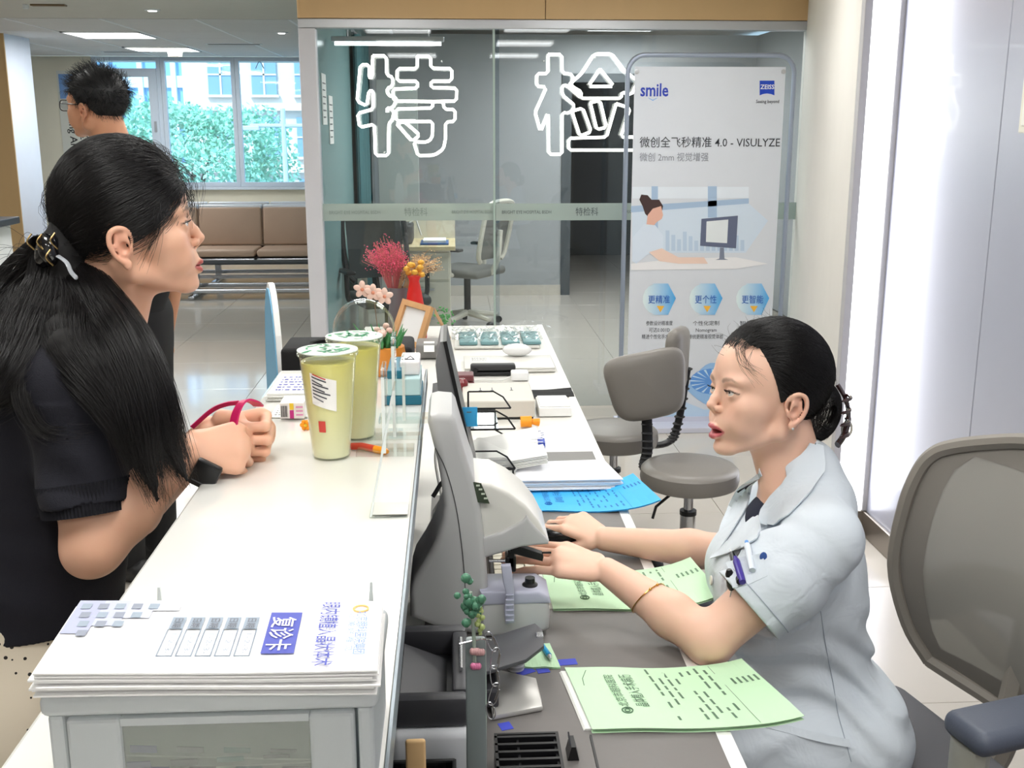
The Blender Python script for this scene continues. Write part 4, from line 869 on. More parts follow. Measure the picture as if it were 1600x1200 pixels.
pA, pB, pC, pD = at(735, 733, y=yA+.01), at(856, 712, y=yA+.01), at(838, 668, y=yB-.02), at(735, 690, y=yB-.02)
for k in range(6):
    o = np.array([random.uniform(-.003, .003), 0, -.004*k]); MB().prism([pA+o, pB+o, pC+o, pD+o], (0, 0, .0025)).build('sheet', M_pap, t2)
ux = (pB-pA)/np.linalg.norm(pB-pA); vy = (pD-pA); vy /= np.linalg.norm(vy)
p = paper_lines(t2, pA+ux*.02+vy*.03+[0, 0, .0035], ux, vy, .17, .13, 9, mat('blue grey print', (120, 128, 160), .7), 8)
ce_ = pB*.55+pC*.45; MB().prism([ce_-ux*.012-vy*.014+[0, 0, .008], ce_+ux*.006-vy*.014+[0, 0, .004], ce_+ux*.006-vy*.014+[0, 0, -.022], ce_-ux*.012-vy*.014+[0, 0, -.026]], vy*.03).build('binder_clip', mat('blue enamel', (44, 70, 170), .3), t2)
for s in (.002, .022): MB().tube([ce_-vy*.014+vy*s+[0, 0, .006], ce_-ux*.03-vy*.014+vy*s+[0, 0, .012]], .0012, 5).build('clip_wire', M_clip, t2)
# --- white paper stack, blue folder
c4 = [dz(806, 763), dz(965, 763), dz(932, 716, DZ+.03), dz(822, 716, DZ+.03)]
c4[0][1] = c4[1][1] = 2.46; c4[1][0] = .40; c4[0][0] = .145; c4[2][:2] = (.375, 2.62); c4[3][:2] = (.165, 2.61)
zf = DZ+.0075
t, zs_ = stack('paper_stack', 'thick stack of blank white paper behind the blue folder', 'papers', [tuple(q[:2]) for q in c4], zf, 10, .0026, seed=12, jit=.008, m=mat('bright paper', (240, 240, 244), .6))
def folder(name, label, corners, z, m, lines, seed, logo=True, lift=.02, inner=0):
    """a card folder with print on its cover: corners near-left, near-right, far-right, far-left"""
    t = thing(name, label, 'folder', (np.mean([c[0] for c in corners]), np.mean([c[1] for c in corners]), z), 'green folders' if name == 'green_folder' else None); c = np.array(corners, float)
    def fn(u, v, dz_=0.): p = (c[0]*(1-u)+c[1]*u)*(1-v)+(c[3]*(1-u)+c[2]*u)*v; return np.array([p[0], p[1], z+dz_+lift*max(0, u-.55)**2*3.+.0015*math.sin(7*u+3*v)**2])
    for k in range(inner): MB().sheet(lambda u, v: fn(u*.96-.035+.004*k, .04+v*.93, .0008+.0012*k), 12, 3, .0008).build('inner_sheet', M_pap, t)
    b = .001+.0012*inner
    MB().sheet(lambda u, v: fn(u, v, .0022+b), 16, 4, .0007).build('cover', m, t); MB().sheet(lambda u, v: fn(u, v, .0008), 16, 4, .0006).build('back_cover', m, t)
    q = lambda u, v: fn(u, v, .0026+b)
    def wr(body, u, v0, v1, size, mm, bold=0.):
        o = q(u, v0); text(body, size, o, q(u, v1)-o, q(u-.05, v0)-o, mm, t, width=np.linalg.norm(q(u, v1)-o), bold=bold, off=.0004)
    mk = mat('folder print %d %d %d' % tuple(lines), lines, .7)
    if logo:
        wr('北京市眼科医院', .235, .33, .85, .017, mk, .004); wr('晶体植入手术病历', .335, .33, .85, .022, mk, .006)
        e = q(.215, .27); MB().tube([e+[.008*math.cos(a), .008*math.sin(a), .0004] for a in np.linspace(0, 6.2, 14)], .0012, 5).tube([e+[.004*math.cos(a), .004*math.sin(a), .0004] for a in np.linspace(0, 6.2, 10)], .001, 5).build('emblem', mk, t)
        mb = MB(); r = random.Random(seed)
        for k in range(8):
            u = .44+k*.045
            v = .12
            while v < .9: 
                l = r.uniform(.04, .12)
                if r.random() < .6: mb.quad([q(u, v), q(u+.013, v), q(u+.013, v+l), q(u, v+l)])
                v += l+.03
        for k in range(5): mb.quad([q(.85+.03*k, .62), q(.862+.03*k, .62), q(.862+.03*k, .72), q(.85+.03*k, .72)])
        mb.quad([q(.80, .02), q(.803, .02), q(.803, .97), q(.80, .97)])
        o_ = mb.build('form_lines', mk, t); o_['kind'] = 'stuff'
        a_, b_ = q(.07, .8), q(.11, .94); MB().tube([q(.06, .68), a_, b_+[0, 0, .0003]], .0006, 4).build('pen_mark', mk, t)
    return t
M_gf = mat('pale green card', (196, 230, 192), .6); M_bf = mat('bright blue card', (64, 178, 240), .55)
folder('blue_folder', 'bright blue card folder with printed form under the white paper stack', [(.147, 2.335), (.462, 2.305), (.43, 2.5), (.15, 2.5)], DZ+.001, M_bf, (40, 120, 190), 1, lift=.05)
folder('green_folder', 'pale green card folder lying under the typing forearm', [(.173, 1.812), (.475, 1.79), (.455, 1.965), (.166, 1.985)], DZ+.001, M_gf, (110, 140, 112), 2, lift=.05, inner=1)
folder('green_folder', 'pale green card folder with white sheets at the near desk edge', [(.192, 1.402), (.497, 1.39), (.452, 1.567), (.171, 1.588)], DZ+.001, M_gf, (96, 124, 100), 3, lift=.03, inner=3)
t = folder('green_card', 'small pale green card sticking out under the black printer flap', [(.085, 1.60), (.165, 1.595), (.155, 1.68), (.08, 1.68)], DZ+.001, M_gf, (90, 120, 96), 4, logo=False, lift=0)
A = dz(858, 1024, DZ+.01); t = thing('blue_pen', 'turquoise ball pen lying on the small green card', 'pen', A)
MB().tube([A, A+[-.015, .06, 0], A+[-.02, .09, 0]], .0045, 10).build('barrel', mat('turquoise plastic', (40, 150, 200), .3), t, True); MB().tube([A+[-.0, -.002, 0], A+[.001, -.012, 0]], [.004, .002], 8).build('tip', M_clip, t, True)
for k, (px, py, w_, rz) in enumerate(((882, 1036, .04, .1), (820, 1050, .03, .5), (848, 1048, .02, .2), (790, 1136, .018, .3))):
    a = dz(px, py); t = thing('blue_tape', ['blue tape strip on the grey mat between the two green folders', 'blue tape piece on the grey mat below the printer flap', 'tiny blue tape scrap beside the white bottle cap', 'blue tape scrap by the silver monitor base'][k], 'tape', (a[0], a[1], DZ))
    MB().box((a[0]-w_/2, a[1]-.01, DZ+.0012), (a[0]+w_/2, a[1]+.01, DZ+.0017), rot=(0, 0, rz)).build('strip', mat('blue tape', (60, 72, 190), .5), t)
# --- monitor seen from its edge, with sticky note
yN, yF = 2.22, 2.42; T0, B0 = at(698, 533, y=yN), at(746, 748, y=yN); up = T0-B0; L = np.linalg.norm(up); up /= L; bk = np.array([-up[2], 0, up[0]])
t = thing('monitor', 'slim dark monitor seen edge on behind the lens meter with blue note', 'monitor', (B0[0]-.05, (yN+yF)/2, DZ))
MB().prism([T0, B0, B0+bk*.008, T0+bk*.008], (0, yF-yN, 0)).build('bezel', M_black, t)
q = lambda s, d: B0+up*L*s+bk*d+[0, .004, 0]
MB().prism([q(0, .008), q(.02, .016), q(.25, .04), q(.55, .045), q(.85, .034), q(1, .014), q(1, .008)], (0, yF-yN-.008, 0)).build('back_shell', mat('grey monitor shell', (126, 126, 128), .4), t, True)
MB().prism([q(.3, .045), q(.3, .062), q(.62, .058), q(.62, .045)], (0, yF-yN-.05, 0)).build('port_cover', mat('dark port cover', (60, 60, 64), .5), t)
MB().prism([q(-.05, .02), q(-.05, .05), q(.3, .06), q(.3, .03)], (0, .06, 0)).build('neck', M_gsh, t)
MB().box((B0[0]-.085, yN-.02, DZ+.0015), (B0[0]+.03, yF+.02, DZ+.012), .006, 3).build('base', M_gsh, t, True); MB().prism([(B0[0]-.1, yN+.06, DZ+.01), (B0[0]-.04, yN+.06, DZ+.01), q(.0, .02), q(.0, .05)], (0, .05, 0)).build('stand', M_gsh, t)
a, b = at(722, 636, y=yN+.05), at(746, 666, y=yN+.05); t = thing('sticky_note', 'bright blue sticky note stuck to the screen edge of the monitor', 'note', ((a[0]+b[0])/2, yN+.05, b[2]))
MB().box((a[0], yN+.048, b[2]), (b[0], yN+.049, a[2])).build('sheet', M_bf, t); MB().box((a[0]+.01, yN+.0474, a[2]-.012), (a[0]+.02, yN+.048, a[2]-.01)).build('mark', M_gry, t)
# --- auto lens meter
def sil(pts, y, m=None): return [at(px, py, y=y) for px, py in pts]
yl, wl_ = 1.72, .17
t = thing('lens_meter', 'grey white automatic lens meter with curved column facing the receptionist', 'instrument', (.03, yl+.08, DZ))
colp = [(668, 662), (672, 650), (683, 647), (706, 649), (712, 657), (716, 672), (728, 712), (741, 752), (752, 800), (758, 850), (762, 905), (764, 960), (763, 1000), (745, 1003), (690, 985), (641, 966), (640, 925), (646, 905), (662, 880), (680, 846), (690, 815), (693, 790), (690, 760), (682, 715)]
def bevel_prism(name, P, d, m, par, bev=.008, seg=3):
    me = bpy.data.meshes.new(name); p = np.array(P); n = len(p); v = np.vstack([p, p+np.array(d)])
    bm = bmesh.new(); vs = [bm.verts.new(q) for q in v]
    for i in range(n): bm.faces.new((vs[i], vs[(i+1) % n], vs[n+(i+1) % n], vs[n+i]))
    f0 = bm.faces.new(vs[:n][::-1]); f1 = bm.faces.new(vs[n:]); bmesh.ops.recalc_face_normals(bm, faces=bm.faces)
    ed = list(set(f0.edges) | set(f1.edges)); bmesh.ops.bevel(bm, geom=ed, offset=bev, segments=seg, affect='EDGES', profile=.5, clamp_overlap=True)
    bm.to_mesh(me); bm.free(); me.polygons.foreach_set('use_smooth', [True]*len(me.polygons)); me.set_sharp_from_angle(angle=math.radians(40))
    o = bpy.data.objects.new(name, me); COL.objects.link(o); me.materials.append(m); attach(o, par); return o
def onto(P, zmin=DZ+.002):
    for q in P: q[2] = max(q[2], zmin)
    return P
bevel_prism('column', onto(sil(colp, yl)), (0, wl_, 0), M_grey, t, .012, 4)
# shut line between side cover and column
MB().tube(smooth_path([at(px, py, y=yl-.0004) for px, py in ((680, 700), (697, 735), (712, 790), (721, 850), (726, 905), (728, 950))], 4), .0009, 5).build('shut_line', mat('shadow gap', (70, 70, 72), .8), t)
nosep = [(742, 754), (768, 756), (796, 770), (822, 790), (842, 815), (856, 842), (857, 850), (815, 853), (752, 873), (748, 830)]
bevel_prism('head', sil(nosep, yl+.012), (0, wl_-.024, 0), M_offw, t, .016, 4)
bevel_prism('head_skirt', sil([(750, 842), (784, 832), (816, 815), (823, 806), (834, 822), (858, 846), (857, 851), (815, 855), (753, 874)], yl+.006), (0, wl_-.012, 0), M_grey, t, .008, 3)
# display on the sloped top
s0, s1 = at(738, 756, y=yl+.05), at(757, 786, y=yl+.05)
pl = [at(737, 752, y=yl+.05), at(752, 754, y=yl+.13), at(764, 783, y=yl+.13), at(746, 785, y=yl+.03)]
nn = np.cross(pl[1]-pl[0], pl[3]-pl[0]); nn /= np.linalg.norm(nn); nn = nn if nn[1] < 0 else -nn
pl = [at(736, 752, y=yl+.008), at(752, 755, y=yl+.008), at(765, 786, y=yl+.008), at(746, 784, y=yl+.008)]
dsp = MB().prism(pl, (0, -.003, 0)).build('display', mat('lcd glass', (66, 76, 62), .1), t)
for k, (px, py) in enumerate(((744, 760), (748, 766), (752, 773), (756, 780))): 
    q = at(px, py, y=yl+.0045); MB().box(q, q+[.006, -.0006, .003]).build('digit', mat('lcd digit', (206, 214, 196), .4), dsp)
basep = [(752, 938), (845, 936), (858, 942), (860, 962), (858, 984), (846, 990), (820, 992), (800, 1002), (770, 1006), (752, 1004)]
bevel_prism('base', onto(sil(basep, yl-.01)), (0, .078, 0), M_grey, t, .008, 3)
bevel_prism('base_top', sil([(750, 925), (842, 924), (859, 934), (861, 944), (752, 948)], yl-.012), (0, .082, 0), mat('cool grey plastic', (176, 178, 196), .4), t, .006, 3)
# lens support, lever, knob and nose piece
q = at(828, 926, y=yl+.015); t2 = MB().lathe([(.024, q[2]-.006), (.024, q[2]+.0), (.017, q[2]+.002), (.013, q[2]+.003), (.0135, q[2]+.016), (.009, q[2]+.019), (.0085, q[2]+.028)], (q[0], q[1], 0), 24).build('lens_rest', M_black, t, True)
lv = [(783, 885), (798, 884), (803, 910), (804, 974), (790, 976), (788, 955), (791, 930), (786, 910)]
bevel_prism('lever', sil(lv, yl-.028), (0, .014, 0), mat('cool grey plastic', (176, 178, 196), .4), t, .003, 2)
for k in range(6):
    q = at(797, 930+k*8, y=yl-.0295); MB().box(q-[.007, .001, .001], q+[.006, .002, .001]).build('grip_rib', MATS['cool grey plastic'], t)
MB().box(at(794, 852, y=yl+.05), at(803, 880, y=yl+.07), .002).build('marker_post', M_black, t)
arm0, arm1 = at(797, 857, y=yl+.04), at(848, 873, y=yl+.04); u_ = (arm1-arm0)/np.linalg.norm(arm1-arm0)
MB().prism([arm0+[0, 0, .009], arm1+[0, 0, .008], arm1+[0, 0, -.005], arm0+[0, 0, -.008]], (0, .016, 0)).build('marker_arm', M_black, t)
MB().tube([arm1+[0, .005, 0], arm1+[0, .005, .009], arm1+[.015, .005, .009]], .002, 6).tube([arm1+[0, .012, -.006], arm1+[0, .012, .006], arm1+[.013, .012, .006]], .002, 6).build('marker_hook', M_black, t)
MB().box(at(790, 870, y=yl+.05), at(805, 884, y=yl+.08), .003).build('nose_piece', M_black, t)
MB().tube([at(764, 876, y=yl+.06), at(792, 876, y=yl+.06)], .003, 8).build('rod', M_clip, t)
# --- keyboard behind the lens meter
kx, ky = .063, 1.8; kb = thing('keyboard', 'beige computer keyboard behind the lens meter under the typing hand', 'keyboard', (kx+.07, ky+.1, DZ))
KW, KL = .094, .42; ky = 1.80
MB().box((kx, ky, DZ+.0012), (kx+KW, ky+KL, DZ+.018), .004, 2).build('case', mat('dark keyboard case', (56, 54, 52), .5), kb)
mk = mat('beige key', (206, 200, 182), .5); kproto = None
for i in range(4):
    for j in range(18):
        x = kx+.009+i*.0200; yy = ky+.014+j*.0222+(.006 if i % 2 else 0)
        if kproto is None: kproto = MB().prism([(0, 0, 0), (.0175, 0, 0), (.0175, .019, 0), (0, .019, 0)], (0, 0, .009)).build('key', mk, kb); o = kproto; o.matrix_parent_inverse = Matrix.Translation(-Vector(kb.location))
        else: o = kproto.copy(); COL.objects.link(o)
        o.location = (x, yy, DZ+.0185)
# --- mouse under the far hand
a = dz(880, 838, DZ+.02); MOUSE = np.array([a[0], a[1], DZ+.0015])
t = thing('black_mouse', 'black computer mouse under the hand of the receptionist', 'mouse', MOUSE); mouse(t, MOUSE+[0, 0, .012], mat('glossy black plastic', (24, 24, 26), .2), M_gsh, PI/2-.1, 1.0)
MB().tube(smooth_path([MOUSE+[-.05, 0, .012], MOUSE+[-.1, .03, .004], MOUSE+[-.15, .06, .003], (.06, 2.2, DZ+.004)], 5), .0022, 6).build('cable', mat('white cable', (214, 214, 210), .5), t)
# --- laser printer below
t = thing('laser_printer', 'white printer with black recessed tray and raised grey flap on the desk', 'printer', (.0, 1.36, DZ))
pz = .90
x0, x1 = -.086, .014
MB().box((x0, 1.25, DZ+.0015), (x1+.02, 1.485, pz-.05), .01, 3).build('body', mat('printer white', (206, 208, 212), .4), t, True)
mb = MB(); oz = pz-.008
MB().box((x0, 1.26, pz-.05), (x1-.0, 1.285, oz), .008, 2).build('tray_rim', M_gsh, t, True); MB().box((x0, 1.455, pz-.05), (x1, 1.48, oz), .008, 2).build('tray_rim', M_gsh, t, True)
MB().box((x1-.022, 1.285, pz-.05), (x1, 1.455, oz), .006, 2).build('tray_rim', M_gsh, t, True); MB().box((x0, 1.285, pz-.05), (x1-.022, 1.455, pz-.046)).build('tray_floor', mat('tray floor', (34, 34, 38), .35), t)
MB().prism([(x0+.01, 1.30, pz-.045), (x1-.03, 1.30, pz-.045), (x0+.01, 1.30, pz-.02)], (0, .14, 0)).build('paper_ramp', M_gsh, t)
MB().tube([(x1-.010, 1.33, oz+.004), (x1-.010, 1.42, oz+.004)], .003, 8).build('hinge_rod', M_clip, t)
fl0, fl1, fl2, fl3 = at(745, 1050, y=1.47), at(838, 1022, y=1.50), at(848, 985, y=1.58), at(765, 995, y=1.60)
f4 = [at(716, 1062, y=1.46), at(822, 1030, y=1.49), at(850, 1008, y=1.52), at(848, 984, y=1.58), at(836, 973, y=1.61), at(768, 996, y=1.60), at(716, 1010, y=1.58)]
bevel_prism('flap', f4, (0, 0, -.007), mat('flap grey', (74, 74, 78), .45, bump=.1, bscale=30), t, .002, 2)
q = at(843, 993, y=1.56); MB().box(q-[.006, .008, .004], q+[.006, .008, .003], .002).build('flap_notch', M_clip, t)
a = dz(806, 1046); t = thing('bottle_cap', 'small white ribbed cap standing under the printer flap', 'cap', (a[0], a[1], DZ))
MB().lathe([(.0135, DZ+.0015), (.0135, DZ+.026), (.012, DZ+.028), (.0, DZ+.028)], (a[0], a[1], 0), 24, cap=False).build('shell', mat('white plastic', (236, 236, 236), .25), t, True)
for k in range(3): MB().lathe([(.0138, DZ+.005+k*.007), (.0142, DZ+.007+k*.007), (.0138, DZ+.009+k*.007)], (a[0], a[1], 0), 24, cap=False).build('rib', M_grey, t, True)
# --- silver base plate of a stand
P = onto([dz(770, 1128), dz(848, 1113), dz(846, 1100), dz(838, 1068), dz(768, 1052), dz(760, 1080)], DZ+.0015)
t = thing('stand_base', 'flat silver trapezoid stand base on the grey mat', 'stand', P[0])
bevel_prism('plate', [q+[0, 0, .0] for q in P], (0, 0, .009), mat('silver plastic', (196, 194, 190), .3, .3), t, .003, 2)
MB().box((P[0][0]-.02, P[0][1]+.02, DZ+.0105), (P[0][0]+.01, P[0][1]+.1, DZ+.04), .004).build('stub', M_gsh, t)
# --- upright grey divider strip with beads, glittering tree charm and paper clip chain
yd = 1.10; a, b = at(727, 1000, y=yd), at(760, 1000, y=yd)
t = thing('divider_plate', 'narrow upright frosted grey divider plate rising from the bottom of the desk', 'divider', ((a[0]+b[0])/2, yd, DZ))
ztop = float(a[2]); MB().box((a[0], yd, DZ+.0015), (b[0], yd+.012, ztop), .004, 2).build('plate', mat('frosted grey acrylic', (132, 142, 142), .3, trans=.15), t, True); MB().box((a[0]-.02, yd-.03, DZ+.0015), (b[0]+.02, yd+.05, DZ+.008), .003).build('foot', M_gsh, t)
c = at(737, 950, y=yd-.004); t = thing('tree_charm', 'glittery green tree charm with pink beads clipped on the grey divider', 'charm', c)
MB().tube([at(742, 1040, y=yd-.004), at(740, 985, y=yd-.004), at(735, 925, y=yd-.004)], .0022, 8).build('stick', mat('clear resin', (206, 222, 206), .1, trans=.4), t, True)
mb = MB(); r = random.Random(6)
for k in range(26): mb.ball(c+[r.gauss(0, .006), r.gauss(-.004, .002), r.gauss(.006, .011)], r.uniform(.003, .006), 6)
mb.ball(at(734, 908, y=yd-.006), .004, 8)
mb.build('tree', mat('glitter green resin', (84, 140, 110), .15, noise=.5, nscale=300, trans=.2), t, True)['kind'] = 'stuff'
mb = MB()
for k in range(12): mb.ball(at(750+r.gauss(0, 4), 935+k*5, y=yd-.005), r.uniform(.0022, .004), 6)
mb.build('vine', mat('yellow green resin', (176, 190, 120), .2), t, True)['kind'] = 'stuff'
for px, py, cc in ((742, 1018, (206, 160, 160)), (749, 1019, (206, 160, 160)), (743, 1041, (216, 120, 160))):
    for k in range(4): MB().ball(at(px-4+k*3, py, y=yd-.006), (.0032, .0034, .0042), 10).build('bead', mat('pink bead '+str(cc[1]), cc, .3), t, True)
ch = [(765, 995), (776, 1020), (772, 1048), (775, 1075), (766, 1105), (769, 1125)]
t = thing('paper_clip_chain', 'chain of linked steel paper clips hanging from the grey divider', 'paper clips', at(*ch[0], y=yd-.01))
for k in range(5):
    A, B = at(*ch[k], y=yd-.008), at(*ch[k+1], y=yd-.008); u = B-A; L = np.linalg.norm(u); u /= L; s = np.cross(u, (0, 1, 0)); A = A-u*.002; w = .0042
    q = [A+u*.003+s*w, A+u*L*.8+s*w, A+u*(L*.8+w)+s*0, A+u*L*.8-s*w, A-u*0-s*w, A-u*w+s*-.0, A+u*.0+s*w*.7, A+u*L*.68+s*w*.6]
    MB().tube(smooth_path(q, 4), .0007, 5).build('clip', M_clip, t)
MB().tube([at(752, 998, y=yd-.002), at(768, 1000, y=yd-.006)], .001, 5).tube([at(718, 1006, y=yd-.002), at(752, 998, y=yd-.002)], .001, 5).build('hook', M_clip, t)
# --- black trays at the bottom of the frame
t = thing('mesh_tray', 'black wire mesh tray with white slips below the divider plate', 'tray', (.0, 1.2, DZ))
x0, x1 = -.085, -.006; y0, y1 = 1.06, 1.235
MB().box((x0, y0, DZ+.0015), (x1, y1, DZ+.006)).build('floor_plate', M_black, t)
for (A, B) in (((x0, y0), (x1, y0)), ((x0, y1), (x1, y1)), ((x1, y0), (x1, y1)), ((x0, y0), (x0, y1))):
    MB().box((A[0]-.0015, A[1]-.0015, DZ+.006), (B[0]+.0015, B[1]+.0015, DZ+.07)).build('mesh_side', thin_glass('black mesh', (120, 120, 120), frost_haze=((20, 20, 22), .7)), t); MB().tube([(A[0], A[1], DZ+.07), (B[0], B[1], DZ+.07)], .0028, 6).build('rim', M_black, t)
tp, _z = stack('paper_slips', 'white paper slips lying in the black mesh tray', 'papers', [(x0+.012, y0+.02), (x1-.015, y0+.02), (x1-.015, y1-.03), (x0+.012, y1-.03)], DZ+.006, 10, .004, seed=4)
a = at(620, 1150, y=.98); t = thing('wooden_spatula', 'flat pale wooden stick standing at the inner edge of the counter', 'stick', (a[0], .98, .9))
aw = a
MB().box((CR+.004, .97, DZ+.0015), (CR+.024, .976, a[2]), .0028, 3).build('stick', mat('pale wood', (214, 178, 128), .6, noise=.1, nscale=20), t, True)
t = thing('wire_basket', 'black plastic grille basket at the bottom edge of the desk', 'basket', (.11, 1.3, DZ))
A, B = dz(772, 1148, DZ+.05), dz(868, 1146, DZ+.05); x0, x1, y1 = A[0], B[0], A[1]
y0 = y1-.16
MB().box((x0, y0, DZ+.0015), (x1+.004, y1, DZ+.008)).build('floor_plate', M_black, t)
for k in range(9): MB().box((x0, y0+.008+k*.018, DZ+.044), (x1, y0+.013+k*.018, DZ+.05)).build('slat', M_black, t)
for k in range(3): MB().box((x0+.03+k*.05, y0, DZ+.042), (x0+.033+k*.05, y1, DZ+.046)).build('rib', M_black, t)
for (a_, b_) in (((x0, y0), (x0+.004, y1)), ((x1, y0), (x1+.004, y1)), ((x0, y1), (x1+.004, y1+.004)), ((x0, y0-.004), (x1+.004, y0))): MB().box((*a_, DZ+.008), (*b_, DZ+.05)).build('side', M_black, t)
MB().tube(smooth_path([(x0, y0+.05, DZ+.056), (x0+.05, y0+.05, DZ+.058), (x1-.02, y0+.03, DZ+.056), (x1+.01, y0-.02, DZ+.01)], 5), .003, 6).build('cable', M_gsh, t)
a = dz(896, 1190); t = thing('binder_clip', 'black binder clip standing on the grey mat by the basket', 'clip', (a[0], a[1], DZ))
MB().prism([(a[0]-.008, a[1], DZ+.0015), (a[0]+.008, a[1], DZ+.0015), (a[0]+.003, a[1], DZ+.022), (a[0]-.003, a[1], DZ+.022)], (0, .03, 0)).build('body', M_black, t); MB().tube([(a[0]-.004, a[1]+.005, DZ+.022), (a[0]-.006, a[1]+.015, DZ+.036), (a[0]-.004, a[1]+.025, DZ+.022)], .0012, 5).build('handle', M_gsh, t)
# --- cables and parcel between counter and lens meter
t = thing('cable_bundle', 'tangle of black and white cables behind the lens meter', 'cables', (-.02, 2.1, DZ))
for k, P in enumerate((((-.045, 2.02, .9), (-.02, 2.03, .93), (.005, 2.04, .9), (-.0, 2.06, .84), (-.03, 2.08, .77)), ((-.045, 2.0, .82), (-.015, 2.02, .87), (.01, 2.03, .93), (-.01, 2.05, .99)), ((-.03, 2.1, .76), (-.025, 2.06, .86), (-.04, 2.1, .95), (-.03, 2.12, 1.0)))):
    MB().tube(smooth_path(P, 6), .0045 if k < 2 else .003, 8).build('cable', M_black if k < 2 else mat('white cable', (214, 214, 210), .5), t, True)
t = thing('paper_parcel', 'brown paper parcel lying behind the lens meter', 'parcel', (-.01, 2.0, DZ))
MB().box((-.045, 1.93, DZ+.002), (.03, 2.1, DZ+.07), .015, 3, rot=(0, .1, 0)).build('wrapping', mat('kraft paper', (176, 140, 106), .7, noise=.15), t, True); MB().box((-.02, 1.928, DZ+.004), (-.008, 2.102, DZ+.08), .002, rot=(0, .1, 0)).build('tape', MATS['white plastic'], t)
# --- stools
M_lea = mat('grey taupe leather', (128, 123, 117), .38, noise=.04, bump=.06, bscale=200)
def stool(cx, cy, h, label, bc, brz, btilt, stem):
    t = thing('stool', label, 'stool', (cx, cy, 0), 'padded stools')
    for k in range(5):
        a_ = k*2*PI/5+.5; e = (cx+.2*math.cos(a_), cy+.2*math.sin(a_))
        MB().tube([(cx, cy, .1), ((cx+e[0])/2, (cy+e[1])/2, .09), (e[0], e[1], .07)], [.02, .016, .012], 8).build('foot', mat('chrome', (206, 208, 212), .12, 1.), t, True)
        MB().lathe([(.02, -.02), (.026, -.012), (.026, .012), (.02, .02)], (e[0], e[1], .0275), 14, rot=(PI/2, 0, a_)).build('caster', M_black, t, True)
    MB().cyl((cx, cy, .08), (cx, cy, h-.16), .026, n=20).build('gas_cover', MATS['chrome'], t, True); MB().cyl((cx, cy, h-.16), (cx, cy, h-.075), .016, n=16).build('piston', MATS['chrome'], t, True); MB().cyl((cx, cy, h-.17), (cx, cy, h-.155), .028, n=20).build('collar', M_black, t, True)
    MB().box((cx-.07, cy-.05, h-.085), (cx+.07, cy+.05, h-.068), .004).build('mount', M_black, t)
    MB().tube([(cx-.05, cy-.02, h-.08), (cx-.12, cy-.06, h-.12), (cx-.13, cy-.06, h-.16)], .005, 6).build('lever', M_black, t)
    MB().lathe([(.14, h-.068), (.158, h-.06), (.163, h-.04), (.16, h-.012), (.15, h-.002), (.12, h+.002), (.0, h+.004)], (cx, cy, 0), 40, cap=False).lathe([(.14, h-.068), (0, h-.068)], (cx, cy, 0), 40, cap=False).build('seat', M_lea, t, True)
    s = smooth_path(stem, 6); MB().tube(s, .019, 10, flat=.6).build('stem', M_black, t, True)
    mb = MB()
    for q in s[::1]: mb.ball(q, (.021, .021, .006), 10)
    mb.build('bellows', mat('black rubber', (34, 34, 36), .6), t, True)['kind'] = 'stuff'
    # backrest: rounded pad
    n, m_ = 20, 10; V = []; R = np.array(Euler((btilt[0], btilt[1], brz)).to_matrix()); wd, hh, th = .137, .118, .034
    def sup(a, e): return np.sign(a)*abs(a)**e
    for i in range(m_+1):
        ph = -PI/2+PI*i/m_
        for k in range(2*n):
            th_ = PI*k/n; x = wd*sup(math.cos(th_), .45)*sup(math.cos(ph), .35); z = hh*sup(math.sin(th_), .45)*sup(math.cos(ph), .35); yv = th*sup(math.sin(ph), .8)+.12*(x*x)/wd*1.2
            V.append(R @ np.array([x*(1+.12*z/hh), yv, z])+bc)
    w2 = 2*n; f = [(i*w2+k, i*w2+(k+1) % w2, (i+1)*w2+(k+1) % w2, (i+1)*w2+k) for i in range(m_) for k in range(w2)]
    MB().add(V, f).build('backrest', M_lea, t, True)
    return t
c1 = at(1078, 727, z=.52); bc = at(1013, 602, y=c1[1]+.20)
stool(c1[0], c1[1], .52, 'grey padded stool with square backrest, nearer of the two', bc, .1, (-.05, -.16), [(c1[0]-.05, c1[1]+.05, .45), (bc[0]-.005, c1[1]+.18, .45), (bc[0]+.005, c1[1]+.21, .52), (bc[0], c1[1]+.235, bc[2]-.05)])
c2 = at(960, 668, z=.52); bc2 = at(1062, 560, y=c2[1]+.05)
stool(c2[0], c2[1], .52, 'grey padded stool partly hidden behind the nearer stool', bc2, 1.25, (0, .12), [(c2[0]+.06, c2[1], .45), (c2[0]+.2, c2[1]+.02, .45), (bc2[0]-.0, c2[1]+.04, .52), (bc2[0]+.03, c2[1]+.05, bc2[2]-.04)])
# --- black bag and arched board behind the counter end
t = thing('black_bag', 'black boxy fabric bag standing behind the counter end', 'bag', (-.33, 2.6, DZ))
A, B = at(437, 537, y=2.45), at(499, 537, y=2.45)
MB().box((A[0], 2.45, DZ+.0015), (A[0]+.3, 2.6, A[2]-.012), .01, 3).build('body', mat('black fabric', (16, 16, 18), .8, bump=.3, bscale=300), t, True); MB().tube(smooth_path([(A[0]+.06, 2.52, A[2]-.016), (A[0]+.1, 2.52, A[2]-.006), (A[0]+.18, 2.52, A[2]-.006), (A[0]+.22, 2.52, A[2]-.016)], 5), .006, 6).build('handle', M_black, t, True)
A = at(430, 600, y=2.75); t = thing('arched_board', 'white arched board with blue face seen edge on beside the counter', 'board', (A[0], 2.75, 0)); xb_ = A[0]-.005; zt_ = float(at(427, 441, y=2.75)[2])
pts = [(-.11, 0), (.11, 0), (.11, zt_-.3)]+[(.11*math.cos(a), zt_-.3+.3*math.sin(a)) for a in np.linspace(.1, PI-.1, 12)]+[(-.11, zt_-.3)]
ca_, sa_ = math.cos(.30), math.sin(.30)
